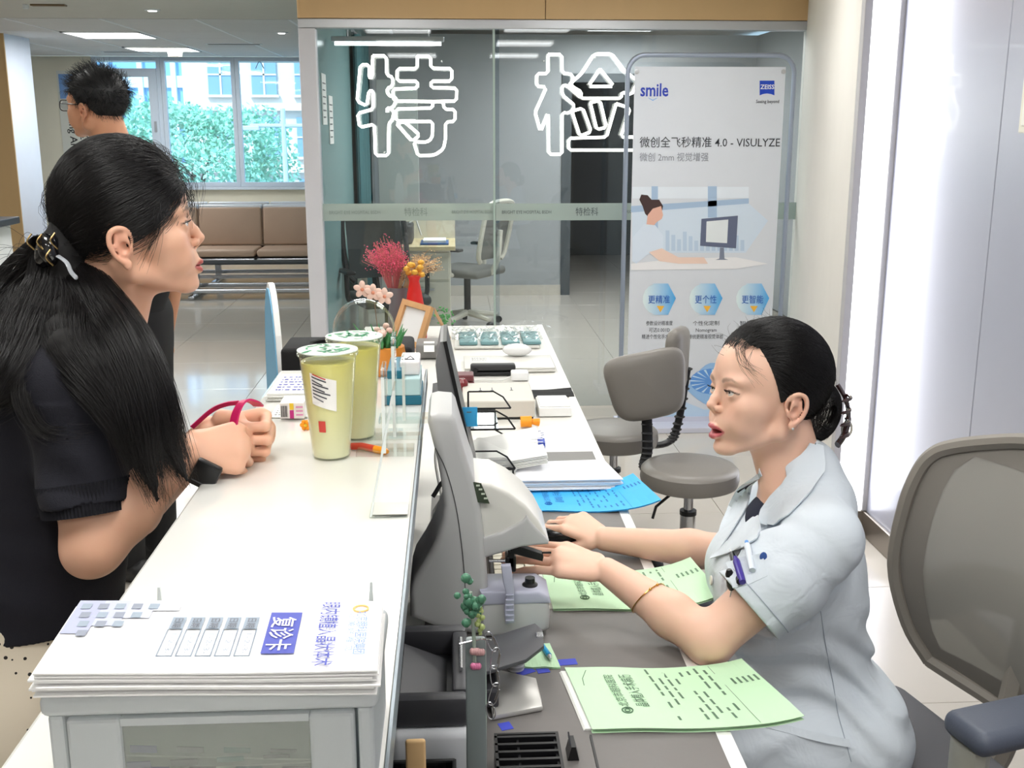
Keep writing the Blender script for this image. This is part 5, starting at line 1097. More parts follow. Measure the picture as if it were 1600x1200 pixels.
MB().prism([(xb_-sa_*p_, 2.75+ca_*p_, q_) for p_, q_ in pts], (.014*ca_, .014*sa_, 0)).build('board', mat('white board', (240, 240, 238), .4), t); MB().prism([(xb_-.003-sa_*p_*.94, 2.75+ca_*p_*.94, q_*.985+.005) for p_, q_ in pts], (.003*ca_, .003*sa_, 0)).build('blue_face', mat('sky blue print', (130, 190, 226), .4), t); MB().box((xb_-.1, 2.65, 0), (xb_+.1, 2.85, .012)).build('foot', M_alu, t)
# ================================================================ BANNER STAND
yb0 = 5.72; M_bn = mat('banner paper', (212, 217, 226), .45)
bn = thing('banner_stand', 'tall white roll up banner in a rounded metal frame beside the glass', 'banner', (1.35, yb0, 0))
bx = lambda px, py=380: at(px, py, y=yb0)
TLb, TRb = at(992, 104, y=yb0), at(1229, 104, y=yb0); BLb = at(986, 652, y=yb0)
xl, xr, zt_, zb_ = (TLb[0]), TRb[0]-.003, TLb[2], BLb[2]
fx0, fx1, fz = at(982, 130, y=yb0+.03)[0]-.005, at(1240, 130, y=yb0+.03)[0], at(1100, 86, y=yb0+.03)[2]
r_ = .09
P = [(fx0, yb0+.03, .02), (fx0, yb0+.03, fz-r_)]+[(fx0+r_-r_*math.cos(a), yb0+.03, fz-r_+r_*math.sin(a)) for a in np.linspace(0, PI/2, 8)]+[(fx1-r_+r_*math.sin(a), yb0+.03, fz-r_+r_*math.cos(a)) for a in np.linspace(0, PI/2, 8)]+[(fx1, yb0+.03, .02)]
MB().tube(P, .0125, 10).build('frame_tube', mat('blue grey metal', (158, 168, 186), .35, .5), bn, True)
MB().box((fx0-.02, yb0-.14, .0), (fx1+.02, yb0+.14, .03), .004).build('base_plate', mat('banner base', (206, 208, 224), .4), bn)
pa = MB().box((xl, yb0, zb_), (xr, yb0+.004, zt_)).build('poster', M_bn, bn)
MB().box((xl, yb0-.004, zb_-.06), (xr, yb0+.008, zb_)).build('bottom_rail', mat('banner base', (206, 208, 224), .4), bn)
for px in (995, 1224): MB().lathe([(.012, 0), (.012, .004), (.006, .005)], (at(px, 112, y=yb0)[0], yb0-.001, at(px, 112, y=yb0)[2]), 14, rot=(PI/2, 0, 0)).build('eyelet', M_alu, bn)
def btext(body, px, py, w, size_px, c, bold=0., dy=0.):
    a = at(px, py, y=yb0); text(body, size_px*5.85/1700, (a[0], yb0-.001-dy, a[2]), (1, 0, 0), (0, 0, 1), mat('print %d %d %d' % c, c, .6), pa, width=w*5.85/1700 if w else None, bold=bold)
def bpoly(pts, c, nm, dy=0.): 
    q = [at(px, py, y=yb0-.0012-dy) for px, py in pts]; MB().prism(q, (0, .0004, 0)).build(nm, c if not isinstance(c, tuple) else mat('print %d %d %d' % c, c, .6), pa)
btext('smile', 1000, 150, 42, 26, (44, 66, 176), .02); bpoly([(1012, 152), (1020, 156), (1028, 152), (1026, 154), (1020, 157.5), (1014, 154)], (120, 170, 226), 'smile_mark')
bpoly([(1187, 126), (1210, 126), (1210, 149), (1205, 147), (1198.5, 146), (1192, 147), (1187, 149)], (30, 70, 190), 'emblem')
btext('ZEISS', 1188, 139, 21, 9, (236, 238, 244), .02, .001); btext('Seeing beyond', 1181, 161, 35, 7, (70, 74, 84), .01)
btext('微创全飞秒精准 4.0 - VISULYZE', 999, 229, 214, 17, (54, 58, 66), .003); btext('微创 2mm 视觉增强', 999, 251, 105, 14, (134, 138, 148))
# photo on the banner: window bars, woman, monitor
bpoly([(988, 292), (1170, 292), (1170, 310), (988, 310)], (222, 230, 240), 'picture_sky'); bpoly([(988, 322), (1170, 318), (1200, 345), (1165, 395), (988, 395)], (206, 220, 236), 'picture_city')
for pts in (((1018, 291), (1028, 291), (1028, 372), (1018, 372)), ((1106, 291), (1120, 291), (1120, 340), (1106, 340)), ((986, 322), (1170, 310), (1170, 318), (986, 332))): bpoly(pts, (164, 188, 216), 'picture_window_bar', .0006)
for k in range(14): bpoly([(1040+k*9, 392), (1040+k*9, 360+(k*7) % 19), (1046+k*9, 360+(k*7) % 19), (1046+k*9, 392)], (184, 204, 226), 'picture_tower', .0005)
bpoly([(1002, 304), (1012, 305), (1018, 312), (1030, 312), (1036, 322), (1034, 332), (1026, 334), (1014, 340), (1008, 334), (1004, 322), (999, 312)], (66, 46, 46), 'picture_hair', .0012)
bpoly([(1020, 326), (1033, 322), (1036, 336), (1034, 342), (1026, 347), (1022, 352), (1010, 352), (1012, 336)], (226, 178, 160), 'picture_face', .0014)
bpoly([(1006, 350), (1024, 352), (1036, 368), (1036, 390), (1012, 398), (994, 412), (988, 408), (988, 372)], (212, 224, 240), 'picture_blouse', .0016)
bpoly([(1014, 394), (1034, 388), (1060, 402), (1100, 402), (1106, 412), (1060, 412), (1030, 408)], (234, 206, 192), 'picture_arm', .0018)
bpoly([(986, 412), (1060, 404), (1150, 402), (1200, 412), (1150, 420), (986, 422)], (232, 232, 236), 'picture_table', .0010)
bpoly([(1096, 342), (1153, 337), (1150, 388), (1094, 384)], (96, 104, 130), 'picture_monitor', .0016); bpoly([(1104, 346), (1138, 343), (1136, 380), (1103, 378)], (222, 228, 232), 'picture_screen', .002); bpoly([(1125, 387), (1131, 387), (1132, 404), (1138, 406), (1118, 406), (1124, 404)], (120, 128, 148), 'picture_stand', .0016)
# blue hexagon badges
def grad_mat():
    m = mat('badge print', (150, 200, 236), .5); nt = m.node_tree; b = nt.nodes['Principled BSDF']; g = nt.nodes.new('ShaderNodeAttribute'); g.attribute_name = 'tone'; mx = nt.nodes.new('ShaderNodeMix'); mx.data_type = 'RGBA'
    mx.inputs[6].default_value = lin((222, 236, 238)); mx.inputs[7].default_value = lin((70, 168, 232)); nt.links.new(g.outputs['Fac'], mx.inputs[0]); nt.links.new(mx.outputs[2], b.inputs['Base Color']); return m
M_bad = grad_mat()
for cx, s, l1 in ((1031, '更精准', ('参数设计精准度', '可达0.001D', '精进个性化手术方案')), (1104, '更个性', ('个性化定制', 'Nomogram', '传统更精准视觉体验')), (1177, '更智能', ('智能运动', '为微创手术', '全体临床数据'))):
    pts = [(cx-14, 443), (cx+13, 443), (cx+25, 466), (cx+13, 492), (cx-14, 492)]+[(cx-24*math.sin(a)-3, 467.5-24.5*math.cos(a)) for a in np.linspace(PI-.25, .25, 8)]
    q = [at(px, py, y=yb0-.002) for px, py in pts]; o = MB().prism(q, (0, .0004, 0)).build('badge', M_bad, pa)
    at_ = o.data.attributes.new('tone', 'FLOAT', 'POINT'); xs_ = np.array([v.co.x for v in o.data.vertices]); tn = (xs_-xs_.min())/(xs_.max()-xs_.min()); at_.data.foreach_set('value', tn.astype(np.float32))
    btext(s, cx-19, 473, 34, 14, (30, 96, 190), 0., .003); bpoly([(cx-5, 478), (cx+7, 478), (cx+1, 488)], (240, 184, 70), 'amber_triangle', .002)
    for k, (ll, w) in enumerate(zip(l1, (42, 33, 55))): btext(ll, cx-w/2-1, 508+k*10.5, w, 8, (66, 70, 78), 0.)
# eye picture
ec = (1112, 590)
bpoly([(ec[0]-40+84*t_, ec[1]+18-46*math.sin(PI*t_)*.9) for t_ in np.linspace(0, 1, 12)]+[(ec[0]+44-84*t_, ec[1]+18+26*math.sin(PI*t_)) for t_ in np.linspace(.1, .9, 8)], (150, 190, 232), 'eye_shape', .0004)
bpoly([(ec[0]+34*math.cos(a), ec[1]+6+20*math.sin(a)) for a in np.linspace(0, 2*PI, 20)[:-1]], (96, 150, 220), 'eye_iris', .0009)
for k in range(16):
    a = k*PI/8; bpoly([(ec[0]+10*math.cos(a), ec[1]+6+7*math.sin(a)), (ec[0]+33*math.cos(a), ec[1]+6+19*math.sin(a)), (ec[0]+33*math.cos(a+.12), ec[1]+6+19*math.sin(a+.12))], (190, 220, 244), 'iris_ray', .0013)
bpoly([(ec[0]+12+11*math.cos(a), ec[1]+4+10*math.sin(a)) for a in np.linspace(0, 2*PI, 16)[:-1]], (60, 84, 170), 'eye_pupil', .0016)
bpoly([(988, 600), (1030, 612), (1100, 640), (1228, 640), (1228, 651), (988, 651)], (190, 214, 238), 'eye_shadow_field', .0002)
# ================================================================ RECEPTIONIST'S MESH CHAIR
M_cm = thin_glass('chair mesh', (150, 150, 146), refl=.1, ior=1.05, frost_haze=((160, 156, 149), .72)); M_cf = mat('chair frame taupe', (128, 122, 114), .5); M_arm = mat('slate armrest pad', (82, 88, 102), .45, bump=.15, bscale=200); M_st = mat('grey seat fabric', (96, 96, 100), .85, bump=.2, bscale=400)
oc = thing('office_chair', 'grey mesh office chair with slate armrest behind the receptionist', 'chair', (1.0, 1.85, 0))
far_b, near_b = np.array([.935, 2.05, 0]), np.array([1.055, 1.55, 0]); ud = near_b-far_b; wd_ = np.linalg.norm(ud); ud /= wd_; fw = np.array([-ud[1], ud[0], 0]); fw = fw if fw[0] < 0 else -fw   # fw: facing direction
def bp(u, z):
    """backrest point: u across 0..1, z height"""
    s = (z-.5)/.55; return far_b+ud*wd_*u-fw*(.02+.035*s+.05*math.sin(PI*u)-.06*math.sin(PI*min(max(s, 0), 1)))+np.array([0, 0, z])
out = [(.10, .53), (.02, .60), (-.03, .72), (-.025, .85), (-.012, .925), (.02, .962), (.08, .984), (.2, 1.008), (.35, 1.03), (.5, 1.036), (.65, 1.03), (.8, 1.008), (.92, .984), (.98, .962), (1.012, .925), (1.025, .85), (1.03, .72), (.98, .6), (.9, .53), (.5, .51)]
Pth = smooth_path([bp(u, z) for u, z in out]+[bp(*out[0])], 5)
MB().tube(Pth, .016, 8).build('back_frame', M_cf, oc, True)
oo = np.array(out); 
def edge_at(z):
    L_ = np.interp(z, [.51, .53, .6, .72, .85, .925, .962, .984, 1.008, 1.03], [.12, .10, .02, -.03, -.025, -.012, .02, .08, .2, .35]); return L_, 1-L_
def meshfn(u, v):
    z = .52+.51*v; l, r = edge_at(z); return bp(l+(r-l)*u, z)
MB().sheet(meshfn, 16, 18).build('back_mesh', M_cm, oc, True)
def band(u0, u1, v0, v1, m, nm, off): 
    o = MB().sheet(lambda u, v: meshfn(u0+(u1-u0)*u, v0+(v1-v0)*v)-fw*off, 10, 12, .0).build(nm, m, oc, True); return o
for a_ in ((.0, .12, 0, 1), (.88, 1., 0, 1), (.12, .88, .9, 1), (.12, .88, 0, .1)): band(*a_, mat('chair mesh border', (120, 115, 108), .7), 'mesh_border', -.001)
MB().tube(smooth_path([bp(.06, .66)-fw*.03, bp(.3, .73)-fw*.05, bp(.7, .73)-fw*.05, bp(.94, .66)-fw*.03], 6), .03, 8, flat=1.6).build('lumbar_support', M_cf, oc, True)
sc = (far_b+near_b)/2+fw*.25
def spt(u, v, z): return sc+ud*(u-.5)*.5+fw*(v-.5)*.48+np.array([0, 0, z])
MB().box((-.25, -.24, .40), (.25, .24, .48), .035, 4).v
sb = MB(); sb.box((-.25, -.24, .40), (.25, .24, .475), .035, 4); V = np.vstack(sb.v); V = sc+V[:, :1]*ud+V[:, 1:2]*fw+V[:, 2:3]*np.array([0, 0, 1]); sb.v = [V]; sb.build('seat', M_st, oc, True)
for s in (0, 1):
    base_ = sc+ud*(.225 if s else -.255)+fw*(.01 if s else .20)
    MB().tube(smooth_path([base_+[0, 0, .43]-ud*(.1 if s else -.1), base_+[0, 0, .44]+ud*(.02 if s else -.02), base_+[0, 0, .52]+ud*(.03 if s else -.03), base_+[0, 0, .66]+ud*(.03 if s else -.03)], 5), .024, 10, flat=1.5).build('arm_post', mat('pale grey plastic', (172, 172, 162), .45), oc, True)
    ab = MB(); ab.box((-.05, -.135, .672), (.05, .135, .712), .018, 4); V = np.vstack(ab.v); V[:, 2] += np.where(V[:, 1] > .05, -.012*(V[:, 1]-.05)/.085, 0); V = base_+ud*(.035 if s else -.035)-fw*.11+V[:, :1]*ud+V[:, 1:2]*fw+V[:, 2:3]*np.array([0, 0, 1]); ab.v = [V]; ab.build('armrest_pad', M_arm, oc, True)
MB().cyl(sc+[0, 0, .1], sc+[0, 0, .4], .03).build('post', M_black, oc, True)
MB().tube(smooth_path([sc+[0, 0, .38], sc-fw*.22+[0, 0, .38], sc-fw*.3+[0, 0, .5], bp(.5, .7)-fw*.05], 5), .03, 8).build('spine', M_cf, oc, True)
for k in range(5):
    a_ = k*2*PI/5; e = sc+[.3*math.cos(a_), .3*math.sin(a_), 0]
    MB().tube([sc+[0, 0, .11], e+[0, 0, .075]], [.03, .018], 8).build('foot', M_black, oc, True); MB().lathe([(.022, -.022), (.03, -.012), (.03, .012), (.022, .022)], (e[0], e[1], .0315), 14, rot=(PI/2, 0, a_)).build('caster', M_black, oc, True)
# ================================================================ PEOPLE: signed distance modelling, one continuous surface per body
import openvdb as vdb
class Field:
    """distance field on a regular grid; primitives are blended in with a smooth minimum"""
    def __init__(s, lo, hi, h):
        s.lo = np.array(lo, float); s.h = h; s.n = np.ceil((np.array(hi)-s.lo)/h).astype(int)+1
        s.d = np.full(s.n, .06, np.float32)
    def _win(s, c, R):
        a = np.floor((c-R-s.lo)/s.h).astype(int).clip(0); b = (np.ceil((c+R-s.lo)/s.h).astype(int)+1).clip(0); b = np.minimum(b, s.n)
        if (b <= a).any(): return None, None
        g = [s.lo[i]+np.arange(a[i], b[i])*s.h for i in range(3)]
        P = np.stack(np.meshgrid(*g, indexing='ij'), -1)
        return (slice(a[0], b[0]), slice(a[1], b[1]), slice(a[2], b[2])), P
    def _mix(s, w, e, k, op):
        o = s.d[w]; e = e.astype(np.float32)
        if op == 'sub':
            h = np.clip(.5-.5*(e+o)/k, 0, 1); s.d[w] = o*(1-h)-e*h+k*h*(1-h)
        elif op == 'cap':
            h = np.clip(.5-.5*(e-o)/k, 0, 1); s.d[w] = o*(1-h)+e*h+k*h*(1-h)
        else:
            h = np.clip(.5+.5*(o-e)/k, 0, 1); s.d[w] = o*(1-h)+e*h-k*h*(1-h)
    def ell(s, c, r, k=.01, op='add', M=None, rot=None):
        """ellipsoid; c in the frame M (4x4) when given, rot = extra Euler rotation"""
        r = np.array(r, float); R = rotm(rot); c = np.array(c, float)
        if M is not None: R = np.array(M)[:3, :3] @ R; c = np.array(M)[:3, :3] @ c+np.array(M)[:3, 3]
        sc = np.linalg.norm(R[:, 0]); w, P = s._win(c, r.max()*sc+k+.012)
        if w is None: return s
        q = ((P-c) @ (R/sc))/sc; k0 = np.linalg.norm(q/r, axis=-1); k1 = np.linalg.norm(q/(r*r), axis=-1)+1e-9
        s._mix(w, np.where(k0 > 1e-6, k0*(k0-1)/k1, -r.min())*sc, k, op); return s
    def cone(s, a, b, ra, rb, k=.01, op='add', M=None, flat=None):
        """tapered capsule; flat=(axis, factor): squash across axis"""
        a = np.array(a, float); b = np.array(b, float)
        if M is not None: M_ = np.array(M); sc = np.linalg.norm(M_[:3, 0]); a = M_[:3, :3] @ a+M_[:3, 3]; b = M_[:3, :3] @ b+M_[:3, 3]; ra *= sc; rb *= sc
        c = (a+b)/2; L = np.linalg.norm(b-a); w, P = s._win(c, L/2+max(ra, rb)*(1 if flat is None else max(1, 1/flat[1]))+k+.012)
        if w is None: return s
        q = P-a; ba = b-a; t = np.clip((q @ ba)/(L*L+1e-12), 0, 1); v = q-t[..., None]*ba
        if flat is not None:
            ax = np.array(flat[0], float); ax /= np.linalg.norm(ax); v = v+(v @ ax)[..., None]*ax*(1/flat[1]-1)
        s._mix(w, np.linalg.norm(v, axis=-1)-(ra+(rb-ra)*t), k, op); return s
    def chain(s, P, r, k=.01, op='add', M=None, flat=None):
        r = np.broadcast_to(np.asarray(r, float), (len(P),))
        for i in range(len(P)-1): s.cone(P[i], P[i+1], r[i], r[i+1], k, op, M, flat)
        return s
    def mod(s, c, R, fn):
        """d += fn(points, d) within R of c"""
        w, P = s._win(np.array(c, float), R)
        if w is not None: s.d[w] = (s.d[w]+fn(P, s.d[w])).astype(np.float32)
        return s
    def mesh(s, iso=0.):
        G = vdb.FloatGrid(); G.background = .06; G.copyFromArray(np.ascontiguousarray(s.d)); p, q = G.convertToQuads(isovalue=iso)
        return p*s.h+s.lo, q[:, ::-1]
    def build(s, name, m, parent, iso=0., relax=2, keep=None):
        p, q = s.mesh(iso)
        if keep is not None:
            kv = keep(p); ok = kv[q].all(1); q = q[ok]
        used = np.unique(q); mp = np.full(len(p), -1); mp[used] = np.arange(len(used)); p = p[used]; q = mp[q]
        p = relax_mesh(p, q, relax)
        me = bpy.data.meshes.new(name); me.vertices.add(len(p)); me.vertices.foreach_set('co', p.ravel()); n = len(q)
        me.loops.add(4*n); me.loops.foreach_set('vertex_index', q.ravel().astype(np.int32)); me.polygons.add(n); me.polygons.foreach_set('loop_start', np.arange(0, 4*n, 4, dtype=np.int32))
        me.polygons.foreach_set('use_smooth', np.ones(n, bool)); me.update(calc_edges=True); me.validate()
        o = bpy.data.objects.new(name, me); COL.objects.link(o); me.materials.append(m); attach(o, parent); return o
def relax_mesh(p, q, it):
    if not it: return p
    e = np.vstack([q[:, [0, 1]], q[:, [1, 2]], q[:, [2, 3]], q[:, [3, 0]]]); cnt = np.bincount(e[:, 0], minlength=len(p))+np.bincount(e[:, 1], minlength=len(p))
    for k in range(it*2):
        lam = .5 if k % 2 == 0 else -.52; acc = np.zeros_like(p)
        for i in range(3): acc[:, i] = np.bincount(e[:, 0], p[e[:, 1], i], len(p))+np.bincount(e[:, 1], p[e[:, 0], i], len(p))
        p = p+lam*(acc/np.maximum(cnt, 1)[:, None]-p)
    return p
def coords(o):
    n = len(o.data.vertices); c = np.empty(n*3, np.float32); o.data.vertices.foreach_get('co', c); return c.reshape(-1, 3).astype(float)
def head_frame(origin, yaw, pitch=0., roll=0., s=1.):
    """local mm frame: x face forward, y to the figure's left, z up"""
    M = Matrix.Translation(Vector([float(q) for q in origin])) @ Matrix.Rotation(yaw, 4, 'Z') @ Matrix.Rotation(-pitch, 4, 'Y') @ Matrix.Rotation(roll, 4, 'X') @ Matrix.Scale(.001*s, 4)
    return np.array(M)
def hp(M, p): return M[:3, :3] @ np.array(p, float)+M[:3, 3]
def ml(*a): return np.array(a, float)
def head(F, M, open_mouth=0., neck_to=None, male=False, chin=0., nose=1.):
    """skull, face, features and ears blended into field F (coordinates in mm of frame M; all radii in mm)"""
    E = lambda c, r, k=8, op='add', rot=None: F.ell(c, np.array(r, float), k*.001, op, M, rot)
    Cn = lambda a, b, ra, rb, k=5, op='add': F.cone(a, b, ra, rb, k*.001, op, M)
    E((-1, 0, 52), (90, 74, 80)); E((28, 0, 58), (63, 62, 64), 14)
    E((42, 0, 4), (47, 60, 58), 16); E((38, 0, -34), (48, 47, 36), 14)          # mid face, jaw floor
    for s in (-1, 1):
        Cn((2, s*47, -34), (68, s*15, -60+chin), 13, 12, 12); Cn((2, s*47, -34), (-2, s*56, 8), 13, 10, 12)   # mandible
        E((56, s*41, 2), (26, 19, 20), 14)                                       # cheek bone
        E((62, s*30, -22), (26, 20, 24), 14)                                     # cheek
        E((64, s*27, 45), (27, 27, 12), 12)                                      # brow ridge
    E((72, 0, -30), (26, 27, 27), 12); E((74, 0, -62+chin), (18, 19, 14), 10)     # mouth barrel, chin
    for s in (-1, 1):
        E((100, s*31, 27), (17, 16, 9.5), 9, 'sub')                              # orbit
        E((77, s*31, 26), (13.2, 14, 12.8), 5)                                 # lid ball
    n = nose
    Cn((86, 0, 36), (97, 0, 14), 5.2, 6.2, 9); Cn((97, 0, 14), (101*1+4*(n-1), 0, 4), 6.2, 7.4, 6); E((103+5*(n-1), 0, 3.5), (6.6, 7.0, 6.2), 4)
    for s in (-1, 1): E((93.5, s*10.5, -2), (8, 5.2, 5.8), 4); E((99.5, s*6, -7.5), (4.2, 2.7, 2.4), 1.5, 'sub', (0, 0, -s*.3))
    Cn((100, 0, -3), (95, 0, -10), 4, 4, 4)
    g = open_mouth
    for s in (-1, 1):                                                            # lips
        Cn((82.5, s*22, -36.5-g*.3), (96.6, s*8, -31), 2.4, 4.0, 3); Cn((82.5, s*22, -37-g*.4), (94.2, s*8, -43-g), 2.4, 4.6, 3)
        Cn((96.6, s*8, -31), (98, 0, -31.8), 4.0, 4.1, 3); Cn((94.2, s*8, -43-g), (95, 0, -43.3-g), 4.6, 4.8, 3)
    E((93, 0, -36.6-g*.45), (14, 21-g*.6, .9+g*.5), 1.6 if not g else 3, 'sub')
    E((99, 0, -18), (4, 2.4, 7), 4, 'sub')                                       # philtrum
    for s in (-1, 1):                                                            # eye slits
        E((91, s*31.5, 25.6), (9, 12.8, 4.2 if not male else 3.2), 1.2, 'sub', (s*.10, 0, s*.25))
    for s in (-1, 1):                                                            # ears
        ear = [(4, 68, 2), (8, 72, 14), (4, 78, 26), (-8, 83, 31), (-19, 84, 25), (-22, 83, 10), (-17, 80, -6), (-8, 76, -17)]
        ear = [(x, s*y, z) for x, y, z in ear]; ear = smooth_path(ear, 4); F.chain(ear, np.interp(np.linspace(0, 1, len(ear)), [0, .15, .3, .6, .85, 1], [2.2, 2.8, 3.4, 3.5, 3.0, 3.4]), .002, 'add', M)
        E((-8, s*75, 9), (14.5, 4.6, 24), 4, 'add', (s*-.16, 0, s*.42)); E((-3, s*74, -20), (6.5, 3.6, 8), 3); F.chain([(-13, s*79, 20), (-14, s*79, 6), (-9, s*76, -6)], [2.6, 2.8, 2.6], .002, 'add', M)
        E((-3, s*79, 3), (6, 5, 8.5), 2.5, 'sub'); Cn((5, s*72, 2), (4, s*74, -4), 3, 3, 3); E((-7, s*84, 22), (6, 2.2, 4), 2, 'sub')
    if neck_to is not None:
        Cn((-22, 0, -8), neck_to, 46 if not male else 56, 50 if not male else 62, 16); Cn((8, 0, -40), tuple(np.array(neck_to)+[34, 0, 8]), 26, 32, 14)
        for s in (-1, 1): Cn((-14, s*50, -20), tuple(np.array(neck_to)+[42, -s*28, -8]), 12, 11, 12)
def skin_mat(name, c, lip, rough=.42):
    m = mat(name, c, rough, sss=.12, bump=.04, bscale=700); nt = m.node_tree; b = nt.nodes['Principled BSDF']
    src = b.inputs['Base Color'].links[0].from_socket; mx = nt.nodes.new('ShaderNodeMix'); mx.data_type = 'RGBA'; at_ = nt.nodes.new('ShaderNodeAttribute'); at_.attribute_name = 'lip'
    nt.links.new(at_.outputs['Fac'], mx.inputs[0]); nt.links.new(src, mx.inputs[6]); mx.inputs[7].default_value = lin(lip)
    m2 = nt.nodes.new('ShaderNodeMix'); m2.data_type = 'RGBA'; a2 = nt.nodes.new('ShaderNodeAttribute'); a2.attribute_name = 'brow'; nt.links.new(a2.outputs['Fac'], m2.inputs[0]); nt.links.new(mx.outputs[2], m2.inputs[6]); m2.inputs[7].default_value = lin((52, 40, 36))
    m3 = nt.nodes.new('ShaderNodeMix'); m3.data_type = 'RGBA'; a3 = nt.nodes.new('ShaderNodeAttribute'); a3.attribute_name = 'blush'; nt.links.new(a3.outputs['Fac'], m3.inputs[0]); nt.links.new(m2.outputs[2], m3.inputs[6]); m3.inputs[7].default_value = lin((216, 132, 112))
    nt.links.new(m3.outputs[2], b.inputs['Base Color']); return m
def paint_face(o, M, g=0., brow=.75):
    p = coords(o); Mi = np.linalg.inv(M); q = p @ Mi[:3, :3].T+Mi[:3, 3]; x, y, z = q.T; ay = abs(y)
    top = np.interp(ay, [0, 3, 8, 16, 23], [-27.4, -26.4, -27, -31, -36.6]); bot = np.interp(ay, [0, 8, 16, 24], [-48-g, -46.8-g, -43-g*.8, -37.6-g*.3])
    f = lambda v, w: np.clip(.5+v/w, 0, 1)
    lip = f(top-z, 2.)*f(z-bot, 2.)*(x > 76)*f(23.8-ay, 2.)
    bz = np.interp(ay, [14, 26, 38, 48], [43.5, 47.5, 48.5, 44]); bw = np.interp(ay, [13, 18, 30, 48], [2.0, 3.6, 3.2, .8])
    br = f(bw-abs(z-bz), 2.6)*f(ay-14, 5)*f(47-ay, 5)*(x > 50)*brow
    lash = f(1.1-abs(z-np.interp(ay, [19, 25, 32, 40, 46], [25, 28.8, 30.2, 29.0, 26.0])), 1.4)*(ay > 19)*(ay < 46)*(x > 66)*.85
    ck = np.exp(-(((x-76)/22)**2+((ay-36)/17)**2+((z+2)/18)**2))*.18+np.exp(-(((x-104)/9)**2+(y/12)**2+((z-2)/10)**2))*.16+np.exp(-(((x+8)/22)**2+((ay-80)/9)**2+((z-4)/32)**2))*.35
    for nm, v in (('lip', lip), ('brow', np.maximum(br, lash)), ('blush', ck)): a = o.data.attributes.new(nm, 'FLOAT', 'POINT'); a.data.foreach_set('value', v.astype(np.float32))
M_eyew = mat('eye white', (226, 220, 214), .12, coat=.5); M_iris = mat('dark brown iris', (52, 34, 26), .1, coat=1.)
def eyes(M, root, look=(1, 0, 0), sides=(-1, 1)):
    for s in sides:
        c = hp(M, (76.3, s*31, 26)); e = MB().ball(c, .0119*np.linalg.norm(M[:3, 0])*1000/1., 20).build('eye', M_eyew, root, True)
        d = M[:3, :3] @ np.array(look, float); d /= np.linalg.norm(d); MB().ball(c+d*.0069, .0058, 16).build('iris', M_iris, e, True)
def lashes(M, parent, m, g=None):
    L_ = []
    for s in (-1, 1):
        for k in range(26):
            y = 20+24*k/25; z = float(np.interp(y, [19, 25, 32, 40, 46], [26, 28.8, 29.8, 28.8, 26.3])); q = max(0., 13.6**2-(y-31)**2-(z-26)**2)**.5; p = np.array([77+q-.6, s*y, z]); o = np.array([1., s*(y-31)*.03, .1]); L_.append(resample([hp(M, p), hp(M, p+o*3.2), hp(M, p+o*5.2+[0, 0, 2.2])], 5))
    return strands('eyelashes', L_, .00034, m, parent)
def fingers(F, W_, M_hand, poses, k=.003):
    """M_hand: 4x4 metres, x along the fingers, y across towards the thumb, z back of the hand up. poses: per finger (base xyz, [lengths], [bend angles], spread, radius)"""
    for base, L, bend, spr, r in poses:
        p = np.array(base, float); P = [p]; a = 0
        for l, b in zip(L, bend):
            a += b; p = p+np.array([l*math.cos(a)*math.cos(spr), l*math.cos(a)*math.sin(spr), -l*math.sin(a)]); P.append(p)
        Q = [hp(M_hand, q) for q in P]; F.chain(Q, np.linspace(r, r*.78, len(Q)), k)
def frame3(o, x, z):
    """hand frame from origin, finger direction and back-of-hand direction"""
    x = np.array(x, float); x /= np.linalg.norm(x); z = np.array(z, float); z = z-x*(x@z); z /= np.linalg.norm(z); y = np.cross(z, x); M = np.eye(4); M[:3, 0] = x; M[:3, 1] = y; M[:3, 2] = z; M[:3, 3] = o; return M
def hand(F, M, thumb_side=1, curl=(.3, .35, .25), spread=.10, thumb=None, scale=1., curls=None):
    """open relaxed hand in frame M (origin at the wrist); thumb_side +1: thumb at +y"""
    s = scale; t = thumb_side; pts = []
    F.cone(hp(M, (.012*s, .0, 0)), hp(M, (.075*s, 0, .002)), .021*s, .024*s, .008, flat=(M[:3, 2], .58)); 
    for j, y in enumerate((.030, .010, -.011, -.029)): F.cone(hp(M, (.025*s, y*.55*t*s, 0)), hp(M, (.085*s-.006*abs(j-1.2)*s, y*t*s, .002)), .0145*s, .0125*s, .01, flat=(M[:3, 2], .85))
    Ls = ((.042, .026, .021), (.046, .029, .022), (.043, .027, .022), (.034, .021, .019)); X = (.086, .090, .086, .078)
    poses = []
    for j, y in enumerate((.030, .010, -.011, -.029)):
        c = curls[j] if curls else curl
        poses.append(((X[j]*s, y*t*s, .001), [l*s for l in Ls[j]], c, (1.3-j)*spread*t, (.0088, .0090, .0085, .0076)[j]*s))
    fingers(F, None, M, poses)
    th = thumb or [(.022, .022, -.006), (.048, .044, -.016), (.074, .050, -.024), (.098, .048, -.028)]
    F.chain([hp(M, (a*s, b*t*s, c*s)) for a, b, c in th], [.0155*s, .0125*s, .0102*s, .0085*s], .006)
